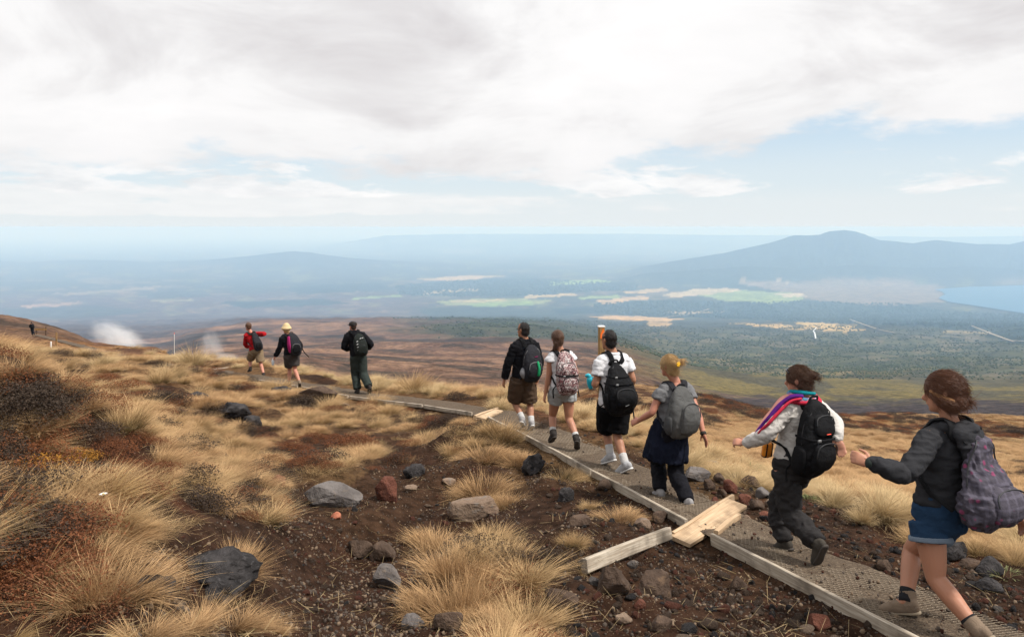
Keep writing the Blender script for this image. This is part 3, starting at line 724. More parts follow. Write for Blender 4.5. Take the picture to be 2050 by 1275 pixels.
# ---- steam from vents below the spur
def steam(loc, size, lean, seed, dens, label):
    bm = bmesh.new(); bmesh.ops.create_icosphere(bm, subdivisions=4, radius=1.0)
    me = bpy.data.meshes.new('steam'); bm.to_mesh(me); bm.free()
    m = bpy.data.materials.new('steam'); m.use_nodes = True; nt = m.node_tree; nt.nodes.clear()
    o_ = nt.nodes.new('ShaderNodeOutputMaterial'); v_ = nt.nodes.new('ShaderNodeVolumePrincipled')
    v_.inputs['Color'].default_value = (0.97, 0.97, 0.97, 1); v_.inputs['Absorption Color'].default_value = (1, 1, 1, 1)
    co = objco(nt); sp = nt.nodes.new('ShaderNodeSeparateXYZ'); nt.links.new(co, sp.inputs[0])
    ln = nt.nodes.new('ShaderNodeVectorMath'); ln.operation = 'LENGTH'; nt.links.new(co, ln.inputs[0])
    off = nt.nodes.new('ShaderNodeVectorMath'); off.operation = 'ADD'; nt.links.new(co, off.inputs[0]); off.inputs[1].default_value = (seed, seed * 2, 0)
    n = noise_n(nt, off.outputs[0], 2.6, 8, 0.68, 0.8)
    fall = math_n(nt, 'SUBTRACT', 1.0, smooth_n(nt, ln.outputs['Value'], 0.15, 0.98))
    dn = math_n(nt, 'MULTIPLY', smooth_n(nt, math_n(nt, 'ADD', math_n(nt, 'MULTIPLY', fall, 0.55), n), 0.68, 1.30), dens)
    nt.links.new(dn, v_.inputs['Density']); nt.links.new(v_.outputs[0], o_.inputs['Volume'])
    me.materials.append(m)
    o = obj('steam', me, None, loc); o.scale = size; o.rotation_euler = (0, lean, 0)
    return tag(o, label, 'steam', kind='stuff')
steam(P(240, 678, 175), (13.0, 8.0, 5.6), math.radians(24), 1.3, 0.24, 'white puff of steam rising behind the brown spur')
steam(P(424, 694, 150), (4.6, 3.4, 5.8), math.radians(-18), 4.7, 0.18, 'thin wisp of steam rising beside the person in red')
steam(P(450, 714, 150), (5.5, 3.0, 1.4), math.radians(4), 2.2, 0.22, 'low bank of steam lying behind the golden grass')
# ================================================================== the track
def resample(pts, step):
    pts = np.asarray(pts, float); seg = np.linalg.norm(np.diff(pts, axis=0), axis=1); s = np.concatenate([[0], np.cumsum(seg)])
    n = max(2, int(s[-1] / step)); t = np.linspace(0, s[-1], n)
    return np.stack([np.interp(t, s, pts[:, k]) for k in range(pts.shape[1])], -1), t
KR, KS = resample(KERB, 0.2)
_t = np.gradient(KR[:, :2], axis=0); _t /= np.linalg.norm(_t, axis=1)[:, None]
for _ in range(6): _t[1:-1] = (_t[:-2] + _t[1:-1] * 2 + _t[2:]) / 4
_t /= np.linalg.norm(_t, axis=1)[:, None]
KN = np.stack([_t[:, 1], -_t[:, 0]], -1)                  # to the right of the edge
def track_pt(s, lat, lift=0.0):
    s = np.asarray(s, float); lat = np.asarray(lat, float)
    c = np.stack([np.interp(s, KS, KR[:, k]) for k in range(3)], -1); n = np.stack([np.interp(s, KS, KN[:, k]) for k in range(2)], -1)
    xy = c[..., :2] + n * lat[..., None]
    z = c[..., 2] - 0.012 + 0.012 * fbm(xy * 3.0, 3, 77) - 0.05 * np.maximum(0, lat - 0.62) * 2 + lift
    return np.concatenate([xy, z[..., None]], -1)
lat = np.concatenate([np.linspace(-0.02, .60, 11), [.66, .74]])
S2, L2 = np.meshgrid(KS, lat, indexing='ij')
wob = 0.22 * fbm(np.stack([KS * 1.3, KS * 0], -1), 3, 5)
PT = track_pt(S2, L2 + np.where(L2 > 0.3, wob[:, None] * np.clip((L2 - .3) / .4, 0, 1), 0))
PT[:, -1, 2] -= 0.10
ii = np.arange(PT.shape[0] * PT.shape[1]).reshape(PT.shape[:2])
path = tag(obj('path', mesh_np('path', PT.reshape(-1, 3), np.stack([ii[:-1, :-1], ii[1:, :-1], ii[1:, 1:], ii[:-1, 1:]], -1).reshape(-1, 4), MATS['path_gravel'])), 'narrow gravel walking track with wire netting underfoot', 'path', kind='structure')
# hexagonal wire netting pinned over the gravel
def netting(s0, s1, a=0.021):
    V, Fc = [], []
    w, h = math.sqrt(3) * a, 1.5 * a
    segs = []
    for r in range(int((s1 - s0) / h)):
        for c in range(int(.7 / w) + 1):
            cx = c * w + (w / 2 if r % 2 else 0); cy = s0 + r * h
            for k in (0, 1, 2):
                a0, a1 = math.radians(60 * k + 30), math.radians(60 * k + 90)
                p0, p1 = (cx + a * math.cos(a0), cy + a * math.sin(a0)), (cx + a * math.cos(a1), cy + a * math.sin(a1))
                if 0.0 < p0[0] < .66 and 0.0 < p1[0] < .66: segs.append((p0, p1))
    sg = np.array(segs); mid_ = sg.mean(1); sg = sg[fbm(mid_ * np.array([4.0, 2.2]), 3, 17) > .02]; A = track_pt(sg[:, 0, 1], sg[:, 0, 0], .009); B = track_pt(sg[:, 1, 1], sg[:, 1, 0], .009)
    lump = lambda p: 0.006 * fbm(p[:, :2] * 9, 2, 8)
    A[:, 2] += lump(A); B[:, 2] += lump(B)
    dv = B - A; dv /= np.linalg.norm(dv, axis=1)[:, None]; sd_ = np.cross(dv, [0, 0, 1.0]) * 0.0016; up = np.array([0, 0, 0.0028])
    Vn = np.stack([A - sd_, A + sd_, A + up, B - sd_, B + sd_, B + up], 1).reshape(-1, 3)
    b = (np.arange(len(A)) * 6)[:, None, None]
    q = np.array([[0, 3, 5, 2], [2, 5, 4, 1]])[None]
    return mesh_np('wire_netting', Vn, (b + q).reshape(-1, 4), MATS['wire'], False)
tag(obj('wire_netting', netting(0.6, 4.6), path), kind='stuff')
tag(obj('wire_netting', netting(4.6, 9.5, 0.03), path), kind='stuff')

def board_mesh(name, L, w, t, mat, seed=0, seg=9):
    """plank along local X, w across Y, t up Z, with eased, slightly worn edges"""
    r = np.random.default_rng(seed); e = min(w, t) * 0.12
    prof = np.array([(-w/2+e, -t/2), (w/2-e, -t/2), (w/2, -t/2+e), (w/2, t/2-e), (w/2-e, t/2), (-w/2+e, t/2), (-w/2, t/2-e), (-w/2, -t/2+e)])
    V = []
    for i, x in enumerate(np.linspace(-L/2, L/2, seg)):
        sag = 0.006 * math.sin(i * 0.8 + seed)
        for p in prof: V.append([x + r.uniform(-.0015, .0015), p[0] + sag + r.uniform(-.0012, .0012), p[1] + r.uniform(-.0012, .0012)])
    Fc = []
    for i in range(seg - 1):
        for k in range(8): Fc.append([i*8+k, i*8+(k+1) % 8, (i+1)*8+(k+1) % 8, (i+1)*8+k])
    Fc.append(list(range(7, -1, -1))); Fc.append([(seg-1)*8+k for k in range(8)])
    return mesh_np(name, V, Fc, MATS[mat], False)
def place_board(name, p, q, w, t, mat, parent=None, seed=0, roll=0.0):
    """board from p to q (centre line), width w horizontal across, thickness t vertical"""
    p, q = np.asarray(p, float), np.asarray(q, float); L = np.linalg.norm(q - p)
    o = obj(name, board_mesh(name, L, w, t, mat, seed), None)
    x = Vector((q - p) / L); y = Vector((0, 0, 1)).cross(x).normalized(); z = x.cross(y)
    M = Matrix((x, y, z)).transposed().to_4x4() @ Matrix.Rotation(roll, 4, 'X')
    M.translation = Vector((p + q) / 2); o.matrix_world = M
    if parent is not None:
        o.parent = parent; o.matrix_parent_inverse = Matrix.Translation(-Vector(parent.location))
    return o
def edge_pt(s, lift=0.0, lat=-0.022):
    return track_pt(np.array([s]), np.array([lat]), lift)[0]
kd = {i: s for i, s in enumerate(np.interp(KERB[:, 1], KR[:, 1], KS))}
EDGES = [(0.0, kd[2] - .01, 'long pale timber edging board running past the walker in grey hoodie'),
         (kd[3] + .02, (kd[3] + kd[4]) / 2 - .1, 'pale timber edging board leading up from the plank drain'),
         ((kd[3] + kd[4]) / 2 - .06, kd[4] + .05, 'pale timber edging board beside the girl in white shorts'),
         (kd[4] + .1, kd[5] - .1, 'timber edging board half hidden by tussocks below the man in brown shorts'),
         (kd[5] + .5, kd[6] - .04, 'weathered timber edging board by the small cross drain'),
         (kd[6] + .04, kd[7] - .05, 'weathered timber edging board in front of the man in black cap'),
         (kd[7] + .05, kd[8] - .05, 'weathered timber edging board between capped man and woman in straw hat'),
         (kd[8] + .05, kd[9] - .05, 'pale edging board just below the woman in straw hat'),
         (kd[9] + .05, kd[10], 'pale edging board just below the walker in red')]
for k, (s0, s1, lab) in enumerate(EDGES):
    far_ = s0 > kd[5]
    tag(place_board('edging_board', edge_pt(s0, .012 if far_ else -.012), edge_pt(s1, .012 if far_ else -.012), .034, (.07 if far_ else .10), 'pale_timber', None, k), lab, 'timber board', 'timber boards edging the track')
# plank drain across the track
dr = empty('plank_drain', P(1425, 1045, 6.85)); tag(dr, 'wooden plank drain laid across the track between thin side boards', 'drain')
place_board('plank', P(1362, 1084, 6.50), P(1477, 1008, 7.30), .20, .035, 'plank_timber', dr, 21, math.radians(6))
place_board('side_board', P(1347, 1072, 6.60), P(1467, 996, 7.46), .035, .07, 'plank_timber', dr, 22)
place_board('side_board', P(1432, 1069, 6.58), P(1478, 1034, 7.02), .045, .07, 'plank_timber', dr, 23)
a_, b_ = hit(1168, 1150), hit(1338, 1080)
tag(place_board('loose_board', a_ + [0, 0, .06], b_ + [0, 0, .06], .055, .10, 'pale_timber', None, 24, math.radians(-14)), 'loose pale board lying off the track below the plank drain', 'timber board')
dr2 = empty('plank_drain', P(975, 833, 13.0)); tag(dr2, 'small plank drain across the track behind the tussocks, left of the man in brown shorts', 'drain')
place_board('side_board', P(950, 836, 13.0), P(996, 819, 13.9), .05, .08, 'plank_timber', dr2, 31)
place_board('plank', P(962, 838, 12.8), P(1000, 822, 13.6), .16, .035, 'plank_timber', dr2, 32, math.radians(5))
tag(place_board('edging_board', P(402, 745, 24.7), P(494, 736, 26.0), .06, .16, 'pale_timber', None, 33), 'timber board on the far side of the track by the walker in red', 'timber board', 'timber boards edging the track')
tag(place_board('edging_board', P(338, 748, 23.8), P(384, 741, 25), .06, .14, 'pale_timber', None, 34), 'short weathered board in the grass below the white marker pole', 'timber board', 'timber boards edging the track')
tag(place_board('edging_board', P(244, 724, 33), P(272, 729, 31), .06, .16, 'pale_timber', None, 35), 'upper of two crossed boards on the track below the spur', 'timber board', 'timber boards edging the track')
tag(place_board('edging_board', P(246, 734, 30), P(278, 728, 31.5), .06, .14, 'pale_timber', None, 36), 'lower of two crossed boards on the track below the spur', 'timber board', 'timber boards edging the track')

# ---- marker posts, stakes and sign
def square_post(name, base, h, w, mat, parent, chamfer=True):
    e = w * .12; V = []; Fc = []
    prof = [(-w/2+e, -w/2), (w/2-e, -w/2), (w/2, -w/2+e), (w/2, w/2-e), (w/2-e, w/2), (-w/2+e, w/2), (-w/2, w/2-e), (-w/2, -w/2+e)]
    lv = [(-.25, 1), (h * .5, 1.0), (h - e, 1), (h, .82)]
    for z, k in lv:
        for px, py in prof: V.append([px * k, py * k, z])
    for i in range(len(lv) - 1):
        for k in range(8): Fc.append([i*8+k, i*8+(k+1) % 8, (i+1)*8+(k+1) % 8, (i+1)*8+k])
    Fc.append([(len(lv)-1)*8+k for k in range(8)]); Fc.append(list(range(7, -1, -1)))
    V = np.array(V)[:, [2, 0, 1]]                       # grain runs along local X
    o = obj(name, mesh_np(name, V, Fc, MATS[mat], False), parent)
    o.rotation_euler = (0, -math.pi / 2, 0)
    if parent is None: o.location = tuple(base)
    return o
def prism(name, poly, t, mat, parent, loc=(0, 0, 0), rotz=0):
    """flat plate: poly in local XZ, thickness t along Y"""
    n = len(poly); V = [[x, -t/2, z] for x, z in poly] + [[x, t/2, z] for x, z in poly]
    Fc = [list(range(n)), list(range(2*n-1, n-1, -1))] + [[k, k+n, (k+1) % n + n, (k+1) % n] for k in range(n)]
    o = obj(name, mesh_np(name, V, Fc, MATS[mat], False), parent, loc); o.rotation_euler = (0, 0, rotz); return o
pb = P(1204, 700, 12.6); pb[2] = gz(pb[0], pb[1]); ph = -(653 - V0) / F_PX * 12.6 - pb[2]
mp = empty('marker_post', pb); tag(mp, 'brown wooden marker post with orange arrow plate behind man in white T-shirt', 'post'); mp.rotation_euler = (0, 0, math.radians(8))
square_post('post', (0, 0, 0), ph, .10, 'post_timber', mp)
prism('cap', [(-.056, ph - .01), (.056, ph - .01), (.05, ph + .008), (-.05, ph + .008)], .11, 'white_paint', mp)
prism('arrow_plate', [(-.045, ph - .20), (.045, ph - .20), (.045, ph - .13), (.0, ph - .03), (-.045, ph - .13)], .008, 'orange_paint', mp, (.012, -.056, 0))
wb = hit(349, 716); wp = empty('marker_pole', wb); tag(wp, 'thin white marker pole with red top near the steam', 'pole')
wh = -(668 - V0) / F_PX * wb[1] - wb[2]
square_post('post', (0, 0, 0), wh, .065, 'white_paint', wp)
prism('top_plate', [(-.07, wh - .04), (.07, wh - .04), (.07, wh + .07), (.0, wh + .16), (-.07, wh + .07)], .07, 'red_paint', wp)
for (u, v, h, lab) in [(102, 699, .55, 'short white stake on the brown slope below the sign'), (113, 692, 1.0, 'thin grey stake on the brown slope right of short white stake')]:
    b_ = hit(u, v); s_ = empty('stake', b_); tag(s_, lab, 'stake', 'stakes on the spur'); square_post('post', (0, 0, 0), h * b_[1] / 55, .09 * b_[1] / 55, 'white_paint' if u < 110 else 'post_timber', s_)
sb = hit(82, 670); sg = empty('sign_board', sb); tag(sg, 'low dark wooden sign board on two posts beside the far figure', 'sign')
k_ = sb[1] / F_PX
for dx_, hh in ((-9, 13), (10, 16)):
    o = square_post('post', (0, 0, 0), hh * k_, 2.2 * k_, 'dark_timber', sg); o.location = (dx_ * k_, 0, 0)
prism('board', [(-12 * k_, 9 * k_), (12 * k_, 9 * k_), (12 * k_, 13 * k_), (-12 * k_, 13 * k_)], .05, 'post_timber', sg, (0, -.06, 0))
# ================================================================== stones
def ico(sub):
    bm = bmesh.new(); bmesh.ops.create_icosphere(bm, subdivisions=sub, radius=1.0)
    V = np.array([v.co[:] for v in bm.verts]); Fc = np.array([[v.index for v in f.verts] for f in bm.faces]); bm.free(); return V, Fc
ICO = {k: ico(k) for k in (1, 2, 3, 4)}
def rock_mesh(name, seed, style, sub, mat, scale=(1, 1, 1)):
    V, Fc = ICO[sub]; V = V.copy(); r = np.random.default_rng(seed)
    nd = r.normal(size=(26, 3)); nd /= np.linalg.norm(nd, axis=1)[:, None]
    ncut, lo, hi = {'slab': (12, .50, .82), 'round': (16, .56, .84), 'lava': (18, .50, .86)}[style]
    for k in range(ncut):
        o = r.uniform(lo, hi); s = V @ nd[k]; V = V - np.maximum(0, s - o)[:, None] * nd[k] * .985
    if style == 'slab': V[:, 2] = np.clip(V[:, 2], -.75, .62 + .14 * vnoise(V * 1.1 + seed, 3))
    nrm = V / np.maximum(1e-6, np.linalg.norm(V, axis=1))[:, None]
    a = {'slab': .045, 'round': .06, 'lava': .16}[style]
    V = V + nrm * (a * fbm(V * 2.6 + seed * 3.1, 4, seed) + (a * .7) * fbm(V * 8 + seed, 4, seed + 2, .65))[:, None]
    if style == 'lava': V = V - nrm * (np.maximum(0, fbm(V * 5.5 + seed, 2, seed + 9) - .12) * .45)[:, None]
    V = V * np.array(scale)
    return mesh_np(name, V, Fc, MATS[mat], style != 'slab')
def stone_at(name, u, v, wpx, hpx, style, mat, label, seed, depth=None, rot=None, tilt=0, sub=None, cat='rock', group=None, sink=.25):
    b = hit(u, v - hpx * .25); d = b[1]; k = d / F_PX
    w, h = wpx * k / 2, hpx * k / 2
    dep = (depth or .8) * w
    o = obj(name, rock_mesh(name, seed, style, sub or (4 if wpx > 60 else 3), mat, (w * 1.08, dep, h * 1.25)), None, b + [0, 0, h * (1 - sink) * .8])
    o.rotation_euler = (0, tilt, rot if rot is not None else (seed * 1.7) % .6 - .3)
    return tag(o, label, cat, group)
ROCKS = [
 (664, 1022, 118, 54, 'slab', 'rock_grey', 'large flat grey boulder on bare dirt beside the reddish rock', .6),
 (772, 1015, 62, 62, 'slab', 'rock_scoria', 'reddish weathered rock just right of the flat grey boulder', .7),
 (674, 1042, 28, 18, 'round', 'rock_red', 'small bright orange red stone under the flat grey boulder', .8),
 (952, 1052, 105, 56, 'slab', 'rock_tan', 'pinkish tan slab half buried behind the foreground tussocks', .5),
 (425, 1190, 215, 92, 'lava', 'rock_lava', 'big black pitted lava rock ringed by foreground grass', .8),
 (310, 1205, 75, 60, 'lava', 'rock_lava', 'smaller black lava rock at the left end of the big pitted one', .8),
 (827, 1268, 55, 38, 'round', 'rock_grey', 'rounded grey stone at the foot of the biggest foreground tussock', .8),
 (900, 1268, 62, 44, 'round', 'rock_brown', 'brown stone right of the rounded grey stone at the photo bottom', .8),
 (1226, 1196, 78, 62, 'round', 'rock_brown', 'rounded brown boulder right below the loose board', .8),
 (1308, 1208, 84, 64, 'round', 'rock_brown', 'darker brown boulder touching the one below the loose board', .8),
 (1135, 1012, 42, 44, 'lava', 'rock_lava', 'black lava block beside a small tuft near the timber edging', .8),
 (1065, 960, 55, 50, 'lava', 'rock_lava', 'dark lava lump between cushion tussocks left of the edging', .8),
 (1392, 968, 60, 30, 'slab', 'rock_grey', 'flat grey slab across the track by the walker in dark trousers', .7),
 (1424, 940, 36, 20, 'slab', 'rock_blue', 'small blue grey rock on the verge right of the blonde walker', .7),
 (1463, 941, 18, 14, 'slab', 'rock_tan', 'small pale stone left of the green rosette plant', .8),
 (1902, 1128, 84, 42, 'slab', 'rock_lava', 'long dark rock beside the thigh of the nearest walker', .5),
 (1943, 1150, 46, 32, 'slab', 'rock_brown', 'angular brown rock under the patterned backpack', .8),
 (1985, 1158, 60, 40, 'round', 'rock_lava', 'dark rounded rock on the verge at the right frame edge', .8),
 (1768, 1146, 38, 26, 'round', 'rock_brown', 'round brown rock on the track edge left of the nearest walker', .8),
 (1980, 1190, 60, 34, 'round', 'rock_lava', 'dark rock low on the verge behind the nearest walker', .8),
 (772, 1190, 62, 58, 'slab', 'rock_grey', 'dark grey rock against the left side of the biggest tussock', .7),
 (765, 1130, 52, 46, 'round', 'rock_brown', 'rust brown rock in the dirt above the biggest tussock', .8),
 (720, 1120, 60, 40, 'round', 'rock_brown', 'dull brown rock in the dirt gully left of the rust one', .8),
 (1122, 1225, 75, 46, 'slab', 'rock_brown', 'long brown rock leaning on the earth bank at bottom centre', .5),
 (1478, 1188, 40, 34, 'round', 'rock_brown', 'purple brown stone below the long edging board', .8),
 (1322, 1270, 52, 34, 'round', 'rock_brown', 'brown stone at the bottom edge under the two boulders', .8),
 (1250, 1252, 40, 24, 'slab', 'rock_tan', 'tan flat stone at the bottom under the two boulders', .8),
 (1282, 1222, 26, 24, 'round', 'rock_scoria', 'small rust stone touching the darker brown boulder', .8),
 (1640, 1265, 52, 36, 'round', 'rock_scoria', 'reddish stone at the bottom left of the edging board', .8),
 (558, 985, 38, 36, 'round', 'rock_scoria', 'dark red rock among heath left of the flat grey boulder', .8),
 (1286, 1065, 32, 26, 'slab', 'rock_tan', 'pale angular stone just above the loose board', .8),
 (1268, 1140, 24, 20, 'slab', 'rock_grey', 'pale grey stone under the middle of the loose board', .8),
 (1160, 1060, 50, 28, 'slab', 'rock_brown', 'brown flat rock beside tufts left of the timber edging', .8),
 (1320, 1048, 40, 26, 'slab', 'rock_brown', 'dark brown rock close to the edging above the drain', .8),
 (1210, 985, 36, 24, 'round', 'rock_brown', 'round brown rock tucked against the edging board', .8),
 (830, 960, 44, 32, 'lava', 'rock_lava', 'black rock at the upper end of the dirt gully', .8),
 (825, 985, 30, 14, 'slab', 'rock_tan', 'small tan stone below the black rock in the gully', .8),
 (898, 975, 30, 18, 'slab', 'rock_tan', 'small tan stone beside the arched cushion tussock', .8),
 (465, 845, 85, 36, 'lava', 'rock_lava', 'long black rock on the moor below the woman in straw hat', .6),
 (500, 862, 50, 32, 'lava', 'rock_lava', 'black rock on the moor under the long black one', .7),
 (395, 810, 70, 26, 'lava', 'rock_lava', 'low dark rock outcrop on the moor left of the long black rock', .6),
 (560, 790, 46, 18, 'lava', 'rock_lava', 'small dark rock just below the edging by the straw hat', .7),
 (640, 800, 80, 26, 'round', 'rock_brown', 'brown earth hummock below the walker in straw hat', .6),
 (690, 815, 22, 8, 'slab', 'rock_tan', 'pale flat stone on the dirt left of the cap man', .8),
]
for i, (u, v, w, h, st, m, lab, dep) in enumerate(ROCKS):
    stone_at('rock', u, v, w, h, st, m, lab, 100 + i, dep, sub=(4 if w > 50 else 3), sink=(.55 if w > 150 else .2 if st == 'slab' else .4))
# words that say which one: by the nearest thing one can find
MARKS = {'flat grey boulder': (664, 1000), 'reddish rock': (772, 990), 'pinkish slab': (952, 1025), 'big black lava rock': (425, 1140), 'biggest tussock': (930, 1150), 'loose board': (1250, 1110), 'boulder under the loose board': (1226, 1165), 'plank drain': (1415, 1045),
 'stone heap by the drain': (1500, 1000), 'boots of the scarf walker': (1590, 1110), 'front boot of the nearest walker': (1790, 1225), 'long edging board': (1640, 1175), 'black lava block': (1135, 990), 'dark rocks at the right edge': (1960, 1140), 'shoes of the blonde walker': (1345, 1000),
 'white trainers': (1235, 935), 'boots of the girl in pale shorts': (1130, 885), 'man in brown shorts': (1050, 850), 'small cross drain': (975, 830), 'man in black cap': (717, 760), 'straw hat walker': (580, 740), 'walker in red': (510, 730), 'white marker pole': (349, 690), 'dark sign board': (80, 660),
 'big dark bush': (45, 770), 'long black rock on the moor': (465, 830), 'dark red rock': (558, 965), 'wooden marker post': (1205, 760), 'green rosette plant': (1496, 935), 'scarf walker': (1600, 900), 'patterned backpack': (1970, 980), 'blonde walker': (1345, 840), 'bottom edge of the photo': (1400, 1275), 'earth bank': (1120, 1120), 'head of the dirt gully': (880, 920)}
ORD = ['', 'second ', 'third ', 'fourth ', 'fifth ', 'sixth ', 'seventh ', 'eighth ', 'ninth ', 'tenth ', 'eleventh ', 'twelfth ']
CELLS = {}
def which(p, what):
    u, v = U0 + F_PX * p[0] / p[1], V0 - F_PX * p[2] / p[1]
    nm, (mu, mv) = min(MARKS.items(), key=lambda q: math.hypot((q[1][0] - u), 1.4 * (q[1][1] - v)))
    du, dv = u - mu, v - mv
    rel = ('right of' if du > 0 else 'left of') if abs(du) > abs(dv) * 1.2 else ('below' if dv > 0 else 'above')
    near = 'close ' if math.hypot(du, dv) < 55 else ''
    CELLS.setdefault((what, near + rel, nm), []).append((math.hypot(du, dv), len(CELLS)))
    return (what, near + rel, nm)
PENDING = []
def label_later(o, p, what): PENDING.append((o, which(p, what), math.hypot(*(np.array([U0 + F_PX * p[0] / p[1], V0 - F_PX * p[2] / p[1]]) - np.array(MARKS[which(p, what)[2]])))))
def write_labels():
    by = {}
    for o, key, dist in PENDING: by.setdefault(key, []).append((dist, o))
    for (what, rel, nm), lst in by.items():
        lst.sort(key=lambda q: q[0])
        for i, (dist, o) in enumerate(lst):
            o['label'] = ('%s %s the %s' % (what, rel, nm)) if len(lst) == 1 else '%s%s %s the %s, counting outward' % (('first ' if i == 0 else ORD[min(i, 11)]), what, rel, nm)
# heap of stones beside the plank drain
r_ = np.random.default_rng(5)
HEAP = [(1462, 992, 40, 'rock_scoria'), (1440, 970, 30, 'rock_brown'), (1500, 985, 42, 'rock_brown'), (1525, 1000, 34, 'rock_grey'), (1490, 1010, 30, 'rock_scoria'), (1515, 1024, 32, 'rock_brown'), (1540, 1018, 26, 'rock_tan'),
        (1482, 1032, 22, 'rock_brown'), (1530, 1042, 24, 'rock_scoria'), (1495, 1046, 20, 'rock_tan'), (1470, 968, 26, 'rock_lava'), (1445, 998, 26, 'rock_brown'), (1512, 962, 26, 'rock_brown'), (1420, 985, 34, 'rock_brown'), (1548, 1040, 20, 'rock_brown'), (1430, 1012, 22, 'rock_scoria')]
HEAPL = ['large red stone in the heap by the drain', 'brown stone behind the red one in the heap by the drain', 'biggest brown stone in the heap by the drain', 'grey stone on the right of the heap by the drain', 'red stone in the middle of the heap by the drain', 'brown stone low in the heap beside the scarf walker', 'tan stone of the heap nearest the scarf walker', 'small brown stone against the end of the wide plank', 'small red stone at the front right of the heap',
 'small tan stone in front of the wide plank end', 'black stone at the top of the heap by the drain', 'brown stone above the upper end of the thin side board', 'brown stone at the back of the heap under the rosette', 'brown stone between the grey slab and the heap', 'small brown stone at the front corner of the heap', 'small red stone beside the thin side board of the drain']
for i, (u, v, w, m) in enumerate(HEAP):
    stone_at('stone', u, v, w, w * .72, 'round', m, HEAPL[i], 300 + i, .9, rot=i * 1.3, sub=3, cat='stone', group='stones heaped by the plank drain')
# loose stones on bare ground
STV = [rock_mesh('stone', 500 + k, ('round', 'slab', 'round', 'slab')[k % 4], 2, m) for k, m in enumerate(['rock_brown', 'rock_brown', 'rock_scoria', 'rock_grey', 'rock_lava', 'rock_brown', 'rock_tan', 'rock_grey', 'rock_scoria', 'rock_lava', 'rock_brown', 'rock_brown'])]
def lat_of(x, y):
    i = int(np.clip(round(float(np.interp(U0 + F_PX * x / y, cu, np.arange(nc)))), 0, nc - 1)); j = int(np.clip(round(float(np.interp(math.log(y), _lr, np.arange(nr)))), 0, LATN - 1)); return LAT_[j, i]
def gully_dist(x, y):
    g = 1e9
    for a, b in zip(GULLY[:-1], GULLY[1:]):
        ab = b[:2] - a[:2]; t = np.clip(((x - a[0]) * ab[0] + (y - a[1]) * ab[1]) / (ab @ ab), 0, 1)
        g = min(g, math.hypot(x - a[0] - t * ab[0], y - a[1] - t * ab[1]))
    return g
def put_stone(p, s, label, group):
    o = obj('stone', STV[r_.integers(len(STV))], None, p + [0, 0, s * .25]); o.scale = (s * r_.uniform(.8, 1.2), s * r_.uniform(.8, 1.2), s * r_.uniform(.55, .85)); o.rotation_euler = (r_.uniform(-.3, .3), r_.uniform(-.3, .3), r_.uniform(0, 6.3))
    tag(o, label, 'stone', group)
    label_later(o, p, ('small ' if s < .03 else '') + {'rock_brown': 'brown', 'rock_scoria': 'rust red', 'rock_grey': 'grey', 'rock_lava': 'black', 'rock_tan': 'tan'}[o.data.materials[0].name] + ' stone')
cnt = {'L': 0, 'R': 0, 'G': 0}
for _ in range(9000):
    u, v = r_.uniform(560, 2080), r_.uniform(870, 1290); p = hit(u, v)
    if p[1] > 13: continue
    l = lat_of(p[0], p[1]); big = r_.random() ** 3
    if -2.0 < l < -.15 and u > 1060 and cnt['L'] < 95:
        put_stone(p, .016 + .05 * big, 'loose stone on the bare earth left of the timber edging', 'stones left of the timber edging'); cnt['L'] += 1
    elif .62 < l < 1.7 and u > 1080 and cnt['R'] < 85:
        put_stone(p, .016 + .045 * big, 'loose stone on the strip between track and verge grass', 'stones between track and verge grass'); cnt['R'] += 1
    elif gully_dist(p[0], p[1]) < .65 and l < -1.2 and cnt['G'] < 42:
        put_stone(p, .012 + .035 * big, 'small stone in the dirt gully left of the biggest tussock', 'stones in the dirt gully'); cnt['G'] += 1

